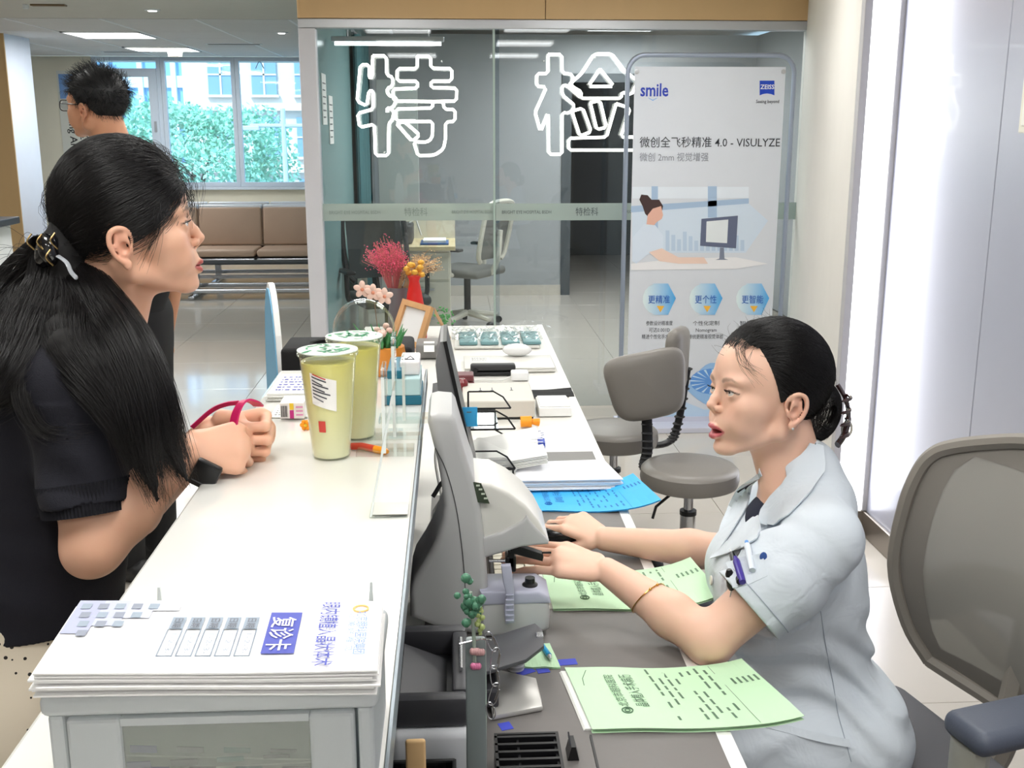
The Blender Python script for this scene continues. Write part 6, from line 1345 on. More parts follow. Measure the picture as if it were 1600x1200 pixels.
# ---------------------------------------------------------------- hair strands
def hair_mat(name, c, rough=.3):
    m = bpy.data.materials.new(name); m.use_nodes = True; nt = m.node_tree; b = nt.nodes['Principled BSDF']; b.inputs['Roughness'].default_value = rough; b.inputs['Specular IOR Level'].default_value = .45
    n = nt.nodes.new('ShaderNodeTexNoise'); n.inputs['Scale'].default_value = 30; tc = nt.nodes.new('ShaderNodeTexCoord'); nt.links.new(tc.outputs['Object'], n.inputs['Vector'])
    mx = nt.nodes.new('ShaderNodeMix'); mx.data_type = 'RGBA'; mx.inputs[6].default_value = tuple(v*.7 for v in lin(c)[:3])+(1,); mx.inputs[7].default_value = tuple(v*1.4 for v in lin(c)[:3])+(1,); nt.links.new(n.outputs[0], mx.inputs[0]); nt.links.new(mx.outputs[2], b.inputs['Base Color']); return m
def strands(name, paths, r, m, parent):
    """hair curves object from a list of (n,3) arrays of equal length"""
    h = bpy.data.hair_curves.new(name); k = len(paths); n = len(paths[0]); h.add_curves([n]*k)
    h.attributes['position'].data.foreach_set('vector', np.concatenate(paths).astype(np.float32).ravel())
    ra = h.attributes.get('radius') or h.attributes.new('radius', 'FLOAT', 'POINT'); ra.data.foreach_set('value', np.tile(np.linspace(1, .35, n)*r, k).astype(np.float32))
    h.materials.append(m); o = bpy.data.objects.new(name, h); COL.objects.link(o); attach(o, parent); o['kind'] = 'stuff'; return o
def resample(P, n):
    P = np.array(P, float); d = np.r_[0, np.cumsum(np.linalg.norm(np.diff(P, axis=0), axis=1))]; t = np.linspace(0, d[-1], n); return np.stack([np.interp(t, d, P[:, i]) for i in range(3)], 1)
class Lock:
    """a lock of hair: guide points and radii; feeds the solid under-shape and the strands on it"""
    def __init__(s, P, r, flat=1., ax=(0, 1, 0)): s.P = smooth_path(P, 6); s.r = np.interp(np.linspace(0, 1, len(s.P)), np.linspace(0, 1, len(r)), r); s.flat = flat; s.ax = ax
    def solid(s, F, k=.012, shrink=.9): F.chain(s.P[::2] if len(s.P) % 2 else np.vstack([s.P[::2], s.P[-1:]]), (s.r[::2] if len(s.P) % 2 else np.r_[s.r[::2], s.r[-1]])*shrink, k, flat=(s.ax, s.flat) if s.flat != 1 else None)
    def lines(s, k, n=14, seed=0, frizz=.004, lo=.75, hi=1.02, twist=.5, end=.0, wav=.0):
        g = np.random.default_rng(seed); P = resample(s.P, n); r = np.interp(np.linspace(0, 1, n), np.linspace(0, 1, len(s.r)), s.r); T = np.gradient(P, axis=0); T /= np.linalg.norm(T, axis=1)[:, None]; out = []
        ax = np.array(s.ax, float); ax /= np.linalg.norm(ax)
        A = ax-T*(T@ax)[:, None]; A /= np.linalg.norm(A, axis=1)[:, None]+1e-9; B = np.cross(T, A); t = np.linspace(0, 1, n)
        for i in range(k):
            a = g.uniform(0, 2*PI); q = g.uniform(lo, hi); a_ = a+twist*g.normal()*t; ph = g.uniform(0, 6.28); w = wav*np.sin(t*9+ph)*t
            X = P+(r*q*np.cos(a_))[:, None]*A*s.flat+(r*q*np.sin(a_))[:, None]*B+(w)[:, None]*A+g.normal(0, frizz, 3)*(t**2)[:, None]
            if end: 
                f = 1+g.uniform(-end, 0.02); X = resample(X[:max(3, int(n*f))], n) if f < 1 else X
            out.append(X)
        return out
# ---------------------------------------------------------------- woman standing at the counter
M_sk1 = skin_mat('warm skin', (226, 176, 148), (176, 84, 78)); M_hair = hair_mat('black hair', (17, 14, 15), .34); M_knit = mat('navy black knit', (24, 24, 34), .85, bump=.35, bscale=500)
wyaw, wpit, wrol = math.radians(16), math.radians(5), math.radians(-4)
ear_ = at(201, 388, y=1.55); org = ear_-head_frame((0, 0, 0), wyaw, wpit, wrol)[:3, :3] @ np.array([2, -74, 2.])
MW = head_frame(org, wyaw, wpit, wrol); MWi = np.linalg.inv(MW); loc_ = lambda p: MWi[:3, :3] @ np.array(p)+MWi[:3, 3]
wm = thing('person', 'woman in navy knit top and dotted skirt with clipped long hair leaning on the counter', 'person', (org[0]-.12, org[1], 0))
nb = at(150, 560, y=1.62); shR, shL = at(112, 612, y=1.515), at(112, 612, y=1.515)+np.array([-.05, .32, .01])
elR, wrR = at(146, 852, y=1.47), at(286, 706, y=1.535)
pel = at(40, 1020, y=1.62); chest = at(95, 700, y=1.64); waist = at(60, 880, y=1.63)
lo = np.minimum.reduce([shR, elR, pel, nb])-[.2, .12, .05]; hi = np.array([at(440, 600, y=1.62)[0], 1.95, MW[2, 3]+.15])
F = Field(lo, hi, .0021)
head(F, MW, 0., tuple(loc_(nb)))
F.chain([nb, (nb+chest)/2, chest, waist, pel], [.06, .085, .11, .105, .11], .03)
F.chain([shR+[.02, .06, .02], shR, elR], [.05, .05, .04], .02); F.chain([elR, elR*.62+wrR*.38, wrR], [.043, .0415, .0255], .015); F.ell(elR+[-.008, -.004, -.012], (.03, .03, .03), .015)
wrL = at(330, 676, y=1.655); elL = at(210, 800, y=1.80); F.chain([shL, elL, wrL], [.048, .04, .026], .02)
HR = frame3(wrR, at(350, 702, y=1.555)-wrR, (-.1, -.85, .5))
hand(F, HR, 1, thumb=[(.02, .018, -.004), (.05, .028, -.02), (.074, .022, -.034), (.088, .01, -.038)], curls=[(1.25, 1.5, .8)]*4, spread=.0, scale=.98)
HL = frame3(wrL, (1, .0, -.03), (.05, .97, .15))
hand(F, HL, -1, thumb=[(.02, .026, -.006), (.045, .034, -.024), (.060, .026, -.044), (.062, .010, -.056)], curls=[(1.45, 1.62, .9), (1.5, 1.6, .9), (1.5, 1.6, .9), (1.5, 1.6, .9)], spread=.0, scale=1.)
body = F.build('body', M_sk1, wm, relax=1); paint_face(body, MW, 0.)
eyes(MW, wm, (1, .0, .1)); lashes(MW, wm, M_hair)
# knit top
G = Field(np.minimum.reduce([shR, elR, pel, nb])-[.24, .14, .02], np.maximum(shL, chest)+[.25, .2, .25], .003)
G.chain([nb+[-.015, 0, -.03], (nb+chest)/2+[0, 0, 0], chest, waist, pel+[0, 0, .0]], [.062, .105, .128, .122, .135], .04)
G.ell(chest+[.07, -.06, .03], (.075, .075, .08), .04); G.ell(chest+[.07, .07, .03], (.075, .075, .08), .04)
G.chain([shR+[.0, .07, .035], shR+[0, .0, .01], elR*.75+shR*.25, elR+[0, 0, .0]], [.06, .064, .057, .056], .03); G.chain([shL+[.0, -.07, .03], shL, elL*.6+shL*.4], [.06, .062, .055], .03)
def folds(P, d):
    x, y, z = P[..., 0], P[..., 1], P[..., 2]; return .0028*np.sin(46*z+9*np.sin(7*x+3)+14*x)*np.sin(23*y+11*z)+.0016*np.sin(90*z+30*x)*np.sin(13*y+5)
G.mod(waist, .30, folds)
ax_ = elR-shR; ax_ /= np.linalg.norm(ax_); cuff = elR-ax_*.045+np.array([0, 0, .0])
def cut_sleeve(P, d):   # open the sleeve below the cuff
    s_ = (P-cuff) @ ax_; near = np.linalg.norm(P-(shR+elR)/2-0, axis=-1) < .4; q = np.linalg.norm((P-cuff)-s_[..., None]*ax_, axis=-1)
    return np.where((s_ > 0) & (q < .075) & near, np.maximum(.02-d, 0)+0*d, 0)
G.cone(cuff+ax_*.045, cuff+ax_*.16, .088, .07, .002, 'sub'); G.cone(cuff+ax_*.0, cuff+ax_*.08, .049, .046, .002, 'sub')
G.chain([loc_ and nb+[.035, 0, .06], nb+[-.01, 0, .03]], [.062, .064], .004, 'sub')
hem = pel[2]+.07; G.mod(pel, .4, lambda P, d: np.maximum(0, hem-P[..., 2]-d)*(P[..., 2] < hem+.03))
top = G.build('knit_top', M_knit, wm, relax=1)
mb = MB(); c0 = np.array([waist[0]*.45+pel[0]*.55, 1.62, hem]); 
# ribbed cuff and hem as own bands
mrib = mat('ribbed knit', (20, 20, 28), .9); u_ = np.cross(ax_, (0, 1, 0)); u_ /= np.linalg.norm(u_); v_ = np.cross(ax_, u_); bvh = BVHTree.FromPolygons([v.co[:] for v in top.data.vertices], [p.vertices[:] for p in top.data.polygons])
def rib_band(cen, axis, uu, vv, h, n, off, name, rmax, seg=200):
    """band of vertical ribs hugging the surface found by rays"""
    V, f = [], []; rows = (0, h)
    for k in range(seg):
        a = 2*PI*k/seg; d = uu*math.cos(a)+vv*math.sin(a); rr = []
        for t in rows:
            o = Vector(cen+axis*t+d*rmax); hit = bvh.ray_cast(o, Vector(-d), rmax*1.0); rr.append(np.array(hit[0]) if hit[0] else None)
        for t, p_ in zip(rows, rr):
            if p_ is None: p_ = cen+axis*t+d*rmax*.6
            V.append(np.array(p_)+d*(off+.0011*math.cos(k*PI)))
    f = [(2*k, 2*((k+1) % seg), 2*((k+1) % seg)+1, 2*k+1) for k in range(seg)]
    return MB().add(V, f).build(name, mrib, top, True)
rib_band(cuff-ax_*.002, -ax_, u_, v_, .045, 60, .0015, 'ribbed_cuff', .10, 160)
# skirt and legs
sk = mat('cream dotted cloth', (226, 214, 194), .8); M_sk = voronoi_dots('cream dotted skirt', (228, 216, 196), (40, 36, 34), 58, .16)
S = Field(pel+[-.32, -.34, -.62], pel+[.3, .34, .12], .006); S.chain([pel+[0, 0, .07], pel+[0, 0, -.1], pel+[-.01, 0, -.55]], [.128, .155, .225], .05)
S.mod(pel+[0, 0, -.3], .5, lambda P, d: .012*np.sin(11*np.arctan2(P[..., 1]-pel[1], P[..., 0]-pel[0])+2*P[..., 2])*np.clip((pel[2]-.02-P[..., 2])/.4, 0, 1)); S.mod(pel+[0, 0, -.6], .6, lambda P, d: np.maximum(0, pel[2]-.5-P[..., 2]-d)*(P[..., 2] < pel[2]-.45))
skirt = S.build('skirt', M_sk, wm, relax=1)
L = Field(pel*[1, 1, 0]+[-.25, -.25, 0], pel*[1, 1, 0]+[.35, .25, .55], .007)
for s in (-.09, .09): L.chain([pel*[1, 1, 0]+[0, s, .5], pel*[1, 1, 0]+[.0, s, .3], pel*[1, 1, 0]+[-.01, s, .09]], [.06, .055, .036], .01); L.chain([pel*[1, 1, 0]+[-.03, s, .035], pel*[1, 1, 0]+[.14, s, .025]], [.034, .024], .02)
L.build('legs', M_sk1, wm, relax=1)
# hair: cap, falling locks, strands
H = Field(org+[-.42, -.2, -.42], org+[.16, .22, .2], .004)
CAP_C, CAP_R = np.array([-1., 0, 62]), np.array([96., 84, 100])
H.ell(CAP_C, CAP_R*.965, .001, M=MW)
def cut_face(P, d):
    q = P @ MWi[:3, :3].T+MWi[:3, 3]; x, y, z = q[..., 0], q[..., 1], q[..., 2]; ay = np.abs(y)
    lim = np.where(x > 26, 15+.72*(x-28)+20*np.clip(1-ay/60, 0, 1), np.where(x > -26, 30-np.clip(x, -26, 26)*.5, 30-(-26-x)*1.2))
    return np.maximum((lim-z)*.001-d, 0)*(x > -75)
H.mod(org, .3, cut_face)
clip_ = hp(MW, (-100, -6, 14))
pa_ = lambda *q: [at(px, py, y=yy) for px, py, yy in q]
A0 = (80, 392, clip_[1])
locks = [
 Lock(pa_(A0, (52, 450, 1.63), (8, 540, 1.60), (-30, 640, 1.58), (-50, 740, 1.56)), [.03, .055, .075, .07, .02], .8, (0, 1, 0)),
 Lock(pa_(A0, (88, 450, 1.58), (62, 530, 1.53), (22, 590, 1.48), (-20, 640, 1.47)), [.03, .05, .058, .045, .01], .7, (0, 1, 0)),
 Lock(pa_((92, 396, 1.62), (138, 452, 1.57), (192, 520, 1.51), (232, 600, 1.465), (258, 680, 1.46), (292, 750, 1.48)), [.026, .034, .034, .032, .026, .006], .6, (0, 1, 0)),
 Lock(pa_((90, 402, 1.61), (128, 470, 1.55), (172, 545, 1.475), (206, 630, 1.44), (222, 700, 1.435), (246, 782, 1.44)), [.026, .04, .04, .034, .026, .005], .55, (0, 1, 0)),
 Lock(pa_((100, 420, 1.60), (165, 490, 1.57), (222, 565, 1.54), (256, 640, 1.52), (268, 700, 1.51), (276, 745, 1.50)), [.024, .03, .028, .022, .016, .004], .6, (0, 1, 0)),
 Lock(pa_((84, 400, 1.62), (100, 480, 1.56), (112, 548, 1.48), (150, 600, 1.445), (190, 660, 1.435), (206, 730, 1.435)), [.03, .055, .052, .034, .022, .005], .55, (0, 1, 0)),
 Lock(pa_((70, 400, 1.64), (60, 480, 1.58), (50, 560, 1.50), (40, 620, 1.46), (70, 672, 1.45), (132, 676, 1.45)), [.03, .05, .045, .02, .010, .003], .5, (0, 1, 0)),
 Lock(pa_((90, 400, 1.66), (150, 470, 1.66), (205, 540, 1.66), (232, 610, 1.66), (246, 690, 1.65)), [.03, .04, .036, .03, .01], .7, (0, 1, 0)),
]
for l in locks: l.solid(H, .006, .64)
H.ell(hp(MW, (-82, 0, 4)), (.030, .045, .05), .02)
M_hbase = hair_mat('black hair under layer', (14, 12, 13), .7); hw = H.build('hair', M_hbase, wm, relax=2)
def cap_lines(M, C_, R_, roots, target, n, lift, seed, up=.5, ok=None):
    """strands combed over the cap ellipsoid from each root to the target"""
    g = np.random.default_rng(seed); out = []
    for r0 in roots:
        a = (np.array(r0)-C_)/R_; b = (np.array(target)+g.normal(0, 7, 3)-C_)/R_; a /= np.linalg.norm(a); b /= np.linalg.norm(b); w = math.acos(np.clip(a@b, -.999, .999)); t = np.linspace(0, 1, n)[:, None]
        m_ = (a+b)/2+np.array([0, 0, up*max(0, a[2])]); p = (1-t)**2*a+2*t*(1-t)*m_+t*t*b; p /= np.linalg.norm(p, axis=1)[:, None]; hgt = 1+g.uniform(-.012, .012)+lift*np.sin(PI*t)+.006*np.sin(t*12+g.uniform(0, 6))
        q = C_+p*R_*hgt
        if ok is not None and not ok(q[1:]): continue
        out.append(q @ M[:3, :3].T+M[:3, 3])
    return out
g = np.random.default_rng(3); roots = []
while len(roots) < 3600:
    d = g.normal(size=3); d /= np.linalg.norm(d); q = CAP_C+d*CAP_R; x, y, z = q; ay = abs(y)
    lim = 15+.72*(x-28)+20*max(0, 1-ay/60) if x > 26 else (30-x*.5 if x > -26 else 30-(-26-x)*1.2)
    if z > lim and x > -80 and g.random() < (1. if x > 10 else .55): roots.append(q)
SL = cap_lines(MW, CAP_C, CAP_R, roots, (-98, -8, 16), 12, .012, 1, .25)
strands('hair_strands', SL, .00032, M_hair, hw)
LL = []
for k, (l, n_) in enumerate(zip(locks, (700, 650, 700, 700, 500, 700, 420, 300))): LL += l.lines(int(n_*1.5), 14, k, .007, .78, 1.06, .5, .18, .004)
strands('hair_strands', LL, .00034, M_hair, hw)
g = np.random.default_rng(8); WS = []
for k in range(46):   # loose fringe wisps at the temple and forehead
    s_ = np.array([70+g.normal(0, 7), -20+g.normal(0, 26), 118+g.normal(0, 8)]); e_ = np.array([96+g.normal(0, 6), -46+g.normal(0, 14), 40+g.normal(0, 14)]); m_ = (s_+e_)/2+[16+g.normal(0, 6), -6, 12]; WS.append(resample(smooth_path([hp(MW, q) for q in (s_, m_, e_)], 6), 12))
for k in range(34):
    s_ = np.array([52+g.normal(0, 5), -70+g.normal(0, 3), 60+g.normal(0, 10)]); e_ = np.array([20+g.normal(0, 7), -72+g.normal(0, 2), -14+g.normal(0, 14)]); m_ = (s_+e_)/2+[8, -7, 0]; WS.append(resample(smooth_path([hp(MW, q) for q in (s_, m_, e_)], 6), 12))
for k in range(40):
    a_ = at(10+g.normal(0, 30), 470+g.normal(0, 60), y=1.55); WS.append(resample(smooth_path([at(80, 400, y=1.6), a_, a_+np.array([-.05+g.normal(0, .03), g.normal(0, .02), -.14])], 6), 12))
strands('hair_wisps', WS, .00028, M_hair, hw)
# hair claw clip
mc = mat('glossy black hair clip', (16, 16, 20), .12, coat=1.); gold = mat('gold trim', (214, 186, 130), .2, 1.)
cl = MB().ball(hp(MW, (-106, -34, 10)), (.016, .014, .026), 14, rot=(0, .5, 0)).ball(hp(MW, (-104, -44, 12)), (.014, .012, .024), 14, rot=(0, -.2, 0)).build('hair_claw', mc, wm, True)
for k, q in enumerate(((-122, -34, 26), (-108, -50, 24), (-100, -56, 2), (-90, -60, 24))): MB().tube(smooth_path([hp(MW, np.array(q)+d) for d in ((0, 0, 10), (-7, -5, 0), (0, -3, -12))], 5), .0014, 6).build('gold_wire', gold, cl, True)
MB().tube(smooth_path([hp(MW, q) for q in ((-92, -52, 2), (-82, -62, -8), (-78, -64, -22), (-72, -62, -32))], 5), [.004]*15+[.0015], 8, flat=.5).build('clear_tooth', mat('clear clip arm', (180, 184, 190), .1, coat=1.), cl, True)
# white inner collar seen between the locks
# magenta strap held in both hands
M_mag = mat('magenta leather', (206, 36, 100), .35, noise=.08, bump=.08, bscale=300)
def ribbon(P, w, th, name, m, par, wd):
    """flat band along P, width direction wd"""
    P = np.array(P); n = len(P); T = np.gradient(P, axis=0); T /= np.linalg.norm(T, axis=1)[:, None]; W_ = np.array(wd, float)
    if W_.ndim == 1: W_ = np.repeat(W_[None], n, 0)
    W_ = W_-T*(T*W_).sum(1)[:, None]; W_ /= np.linalg.norm(W_, axis=1)[:, None]; N_ = np.cross(T, W_); V = np.stack([P-W_*w/2-N_*th/2, P+W_*w/2-N_*th/2, P+W_*w/2+N_*th/2, P-W_*w/2+N_*th/2], 1).reshape(-1, 3)
    f = [(4*i+k, 4*i+(k+1) % 4, 4*i+4+(k+1) % 4, 4*i+4+k) for i in range(n-1) for k in range(4)]+[(0, 1, 2, 3), (4*n-4, 4*n-3, 4*n-2, 4*n-1)]
    return MB().add(V, f).build(name, m, par, True)
yh = wrL[1]-.05
sp_ = thing('bag_strap', 'magenta leather strap loop held in the hands of the woman at the counter', 'strap', at(380, 690, y=yh))
ribbon(smooth_path(pa_((300, 668, yh+.03), (330, 642, yh+.03), (352, 632, yh+.02), (374, 629, yh+.01)), 6), .007, .0022, 'thin_strap', M_mag, sp_, (0, -.5, 1))
ribbon(smooth_path(pa_((404, 634, yh+.02), (396, 628, yh+.0), (382, 626, yh-.015), (371, 640, yh-.025), (365, 664, yh-.03), (367, 688, yh-.03), (374, 706, yh-.022), (386, 700, yh-.01)), 6), .016, .003, 'strap_loop', M_mag, sp_, (.75, -.6, .25))
a = at(322, 742, y=1.52); t = thing('black_wallet', 'small black wallet held under the near hand of the woman at the counter', 'wallet', a)
MB().box(a-[.02, .006, .022], a+[.018, .006, .022], .004, 2, rot=(.2, .5, 0)).build('cover', M_black, t, True); MB().box(a-[.016, .0072, .014], a+[.014, .0068, -.012], .001, 1, rot=(.2, .5, 0), piv=a).build('seam', M_gsh, t)
# ---------------------------------------------------------------- seated receptionist
M_sk2 = skin_mat('light skin', (234, 190, 166), (190, 98, 102)); M_coat = mat('white coat cotton', (214, 222, 230), .8, bump=.12, bscale=900); M_hair2 = hair_mat('black hair 2', (15, 12, 13), .36)
ryaw, rpit, rrol = PI+math.radians(12), math.radians(4), math.radians(6)
ear2 = at(1234, 644, y=1.72); org2 = ear2-head_frame((0, 0, 0), ryaw, rpit, rrol, 1.05)[:3, :3] @ np.array([2, 74, 2.])
MR = head_frame(org2, ryaw, rpit, rrol, 1.05); MRi = np.linalg.inv(MR); loc2 = lambda p: MRi[:3, :3] @ np.array(p)+MRi[:3, 3]
rm = thing('person', 'seated woman in white short sleeved coat with black hair bun working at the desk', 'person', (.74, 1.8, 0))
nb2 = at(1247, 768, y=1.79); sL, sR = at(1287, 846, y=1.64), at(1192, 812, y=1.95)
eL, wL = at(1108, 1000, y=1.615), at(948, 892, y=1.785); eR, wR = at(1168, 868, y=1.985), at(945, 842, y=2.075)
ch2, wa2, pe2 = at(1232, 905, y=1.79), at(1250, 1060, y=1.80), np.array([.695, 1.80, .53])
lo = np.array([at(795, 850, y=1.9)[0]-.06, 1.44, .47]); hi = np.array([1.02, 2.25, MR[2, 3]+.15])
F = Field(lo, hi, .0021)
head(F, MR, 4.5, tuple(loc2(nb2)), chin=-4)
F.chain([nb2, (nb2+ch2)/2, ch2, wa2, pe2], [.056, .075, .095, .09, .1], .03)
nC = at(1246, 738, y=1.785)
F.cone((nb2+sL)/2+[0, 0, -.02], sL, .04, .042, .02); F.cone((nb2+sR)/2+[0, 0, -.02], sR, .04, .042, .02)
F.chain([sL, eL], [.046, .039], .02); F.chain([eL, eL*.65+wL*.35, wL], [.039, .0375, .0235], .016); F.ell(eL+[.006, 0, -.010], (.026, .026, .024), .015)
F.chain([sR, eR], [.046, .039], .02); F.chain([eR, eR*.6+wR*.4, wR], [.038, .037, .0245], .016)
HL2 = frame3(wL, at(872, 874, y=1.815)-wL, (-.15, -.32, 1))
hand(F, HL2, -1, curl=(.12, .22, .18), spread=.07, curls=[(.28, .3, .25), (.16, .22, .2), (.08, .16, .12), (.10, .2, .15)], scale=1.06, thumb=[(.022, .022, -.006), (.048, .042, -.02), (.072, .048, -.032), (.094, .044, -.04)])
kn = MOUSE+np.array([.012, .0, .052]); HR2 = frame3(wR, kn-wR, (-.1, -.25, 1))
hand(F, HR2, 1, spread=.06, curls=[(.42, .5, .4), (.5, .5, .45), (.55, .5, .4), (.6, .5, .4)], scale=.98, thumb=[(.022, .022, -.008), (.046, .036, -.026), (.068, .038, -.036), (.088, .034, -.040)])
body2 = F.build('body', M_sk2, rm, relax=1); paint_face(body2, MR, 4.5, .55)
eyes(MR, rm, (1, .12, .12)); lashes(MR, rm, M_hair2)
_nt = M_coat.node_tree; _bp = [n for n in _nt.nodes if n.type == 'BUMP'][0]; _n3 = _nt.nodes.new('ShaderNodeTexNoise'); _n3.inputs['Scale'].default_value = 16; _n3.inputs['Detail'].default_value = 3; _n3.inputs['Distortion'].default_value = .6
_mp = [n for n in _nt.nodes if n.type == 'MAPPING'][0]; _nt.links.new(_mp.outputs[0], _n3.inputs['Vector']); _b2 = _nt.nodes.new('ShaderNodeBump'); _b2.inputs['Strength'].default_value = .55; _b2.inputs['Distance'].default_value = .012; _nt.links.new(_n3.outputs[0], _b2.inputs['Height']); _nt.links.new(_b2.outputs[0], _bp.inputs['Normal'])
# dark inner top at the neck opening
T = Field(nb2-[.2, .16, .2], nb2+[.12, .16, .06], .003); T.chain([nb2+[-.03, 0, -.06], ch2+[-.005, 0, 0]], [.062, .104], .02); T.build('inner_top', mat('navy inner top', (30, 34, 52), .8), rm, relax=1)
# coat
G = Field(np.array([.30, 1.43, .40]), np.array([1.04, 2.16, nb2[2]+.11]), .0028)
G.chain([nb2+[.012, 0, -.035], (nb2+ch2)/2+[.01, 0, 0], ch2, wa2, pe2+[.0, 0, -.02]], [.064, .096, .128, .124, .136], .04)
G.ell(ch2+[-.055, -.06, .0], (.075, .07, .08), .04); G.ell(ch2+[-.055, .07, .0], (.075, .07, .08), .04)
G.chain([nC+[.012, -.01, .0], nb2+[.02, -.03, -.0], sL+[0, .03, .0]], [.056, .056, .050], .025); G.chain([nC+[.012, .01, .0], nb2+[.02, .04, 0], sR], [.056, .06, .05], .025)
G.cone(nb2+[.03, -.05, -.02], sL+[0, .01, .0], .05, .058, .03); G.cone(nb2+[.02, .06, -.02], sR+[0, 0, .005], .05, .06, .03)
ax2 = eL-sL; ax2 /= np.linalg.norm(ax2); hemL = at(1172, 972, y=1.625)
tL = (hemL-sL) @ ax2; G.chain([sL, sL+ax2*tL*.5, sL+ax2*(tL+.05)], [.060, .068, .074], .03)
axr = eR-sR; axr /= np.linalg.norm(axr); G.chain([sR, sR+axr*.14], [.062, .066], .03)
G.chain([pe2+[0, -.08, -.0], pe2+[-.28, -.10, .02]], [.115, .09], .04); G.chain([pe2+[0, .08, -.0], pe2+[-.28, .10, .02]], [.115, .09], .04)   # skirt of the coat over the thighs
sm_ = lambda e0, e1, v: np.clip((v-e0)/(e1-e0), 0, 1)
def wr1(P, d):
    x, y, z = P[..., 0], P[..., 1], P[..., 2]; s_ = (P-sL) @ ax2
    w1 = .0062*np.sin(95*(z-.62)+26*(x-.7)+4*np.sin(18*x))*np.exp(-((z-.66)/.09)**2)         # creases across the waist
    w2 = .0045*np.sin(50*z+82*x+3*np.sin(20*z))*np.exp(-((z-.82)/.12)**2)*sm_(.70, .78, x)
    return w1+w2
G.mod(wa2+[0, -.05, .03], .34, wr1)
def wr3(P, d): return .0042*np.sin(95*((P-sL) @ (ax2*.6+np.array([.3, -.2, .7])))+8*np.sin(14*P[..., 0]))*np.exp(-np.linalg.norm(P-(sL+[-.07, .02, -.07]), axis=-1)**2/.006)
G.mod(sL+[-.07, .02, -.07], .2, wr3)
def wr2(P, d):
    s_ = (P-sL) @ ax2; v = P-sL-s_[..., None]*ax2; a = np.arctan2(v[..., 2], v[..., 1]); near = np.linalg.norm(v, axis=-1) < .11
    return near*.0052*np.sin(2.2*a+88*s_+1.2+2*np.sin(30*s_))*sm_(-.02, .05, s_)*np.exp(-((a-.0)/2.6)**2)
G.mod(sL+ax2*.12, .22, wr2)
tC = tL-.015
def plane_cut(P, d):
    s_ = (P-sL) @ ax2; q = np.linalg.norm(P-sL-s_[..., None]*ax2, axis=-1); return np.where((q < .10) & (s_ > tC-.06), np.maximum(s_-tC-d, 0), 0)
G.mod(sL+ax2*(tC+.03), .17, plane_cut); G.cone(sL+ax2*(tL-.06), sL+ax2*(tL+.06), .058, .068, .003, 'sub'); G.cone(sR+axr*.15, sR+axr*.3, .1, .1, .002, 'sub'); G.cone(sR+axr*.10, sR+axr*.2, .054, .056, .002, 'sub')
# neck opening and the v between the lapels
vpt = at(1134, 880, y=1.76)
vtop = nb2+[-.075, 0, -.02]
G.cone(nC+[-.05, .0, -.01], vtop*.45+vpt*.55+[-.03, 0, .0], .048, .012, .004, 'sub', flat=None)
G.mod(np.array([.66, 1.8, .45]), .45, lambda P, d: np.maximum(0, .48-P[..., 2]-d)*(P[..., 2] < .51))
coat = G.build('coat', M_coat, rm, relax=1)
_cv, _cf = [v.co[:] for v in coat.data.vertices], [tuple(p.vertices) for p in coat.data.polygons]; _n0 = len(_cv); cb_ = BVHTree.FromPolygons(_cv+[v.co[:] for v in body2.data.vertices], _cf+[tuple(i+_n0 for i in p.vertices) for p in body2.data.polygons])
cc_ = BVHTree.FromPolygons(_cv, _cf)
def project(px, py, off=.004, y0=1.2, cb_=cb_):
    """point of the coat met by the ray through a measured point, lifted off the cloth"""
    o = np.array([0, 0, EYE]); d = at(px, py, y=1.6)-o; d /= np.linalg.norm(d); h = cb_.ray_cast(Vector(o), Vector(d), 4.)
    if h[0] is None: h = cb_.find_nearest(Vector(o+d*((1.75)/d[1])))
    n = np.array(h[1]); n = n if n @ d < 0 else -n
    return np.array(h[0])+n*off, n
def cloth_patch(edgeA, edgeB, name, nu=12, nv=8, off=.005, th=.0022, puff=.0, m=None):
    """panel between two measured edges, lying on the coat, with its own thickness"""
    A, B = resample(np.array([list(q)+[0] for q in edgeA]), nu+1)[:, :2], resample(np.array([list(q)+[0] for q in edgeB]), nu+1)[:, :2]; V = []; N = []
    for j in range(nv+1):
        for i in range(nu+1):
            q = A[i]*(1-j/nv)+B[i]*j/nv; p, n = project(q[0], q[1], off+puff*math.sin(PI*j/nv)); V.append(p); N.append(n)
    o = np.array([0, 0, EYE]); D = np.array(V)-o; Tt = np.linalg.norm(D, axis=1); D /= Tt[:, None]; Tt = Tt.reshape(nv+1, nu+1); T0 = Tt.copy()
    for _ in range(5): P_ = np.pad(Tt, 1, mode='edge'); Tt = np.minimum((P_[:-2, 1:-1]+P_[2:, 1:-1]+P_[1:-1, :-2]+P_[1:-1, 2:])/4, T0+.002)
    V = o+D*Tt.reshape(-1, 1); N = np.array(N); w = nu+1; k = len(V); f = [(j*w+i, j*w+i+1, (j+1)*w+i+1, (j+1)*w+i) for j in range(nv) for i in range(nu)]
    rim = [i for i in range(w)]+[j*w+nu for j in range(1, nv+1)]+[nv*w+i for i in range(nu-1, -1, -1)]+[j*w for j in range(nv-1, 0, -1)]
    f2 = [tuple(q+k for q in p)[::-1] for p in f]+[(rim[(i+1) % len(rim)], rim[i], rim[i]+k, rim[(i+1) % len(rim)]+k) for i in range(len(rim))]
    return MB().add(np.vstack([V, V-N*th]), f+f2).build(name, m or M_coat, coat, True)
cloth_patch([(1262, 692), (1240, 735), (1205, 775), (1190, 800), (1187, 820)], [(1284, 700), (1288, 735), (1266, 775), (1236, 806), (1213, 820)], 'collar', off=.006)
cloth_patch([(1188, 802), (1170, 818), (1150, 836), (1130, 858), (1114, 872)], [(1190, 820), (1187, 843), (1164, 858), (1142, 866), (1114, 874)], 'lapel', off=.006)
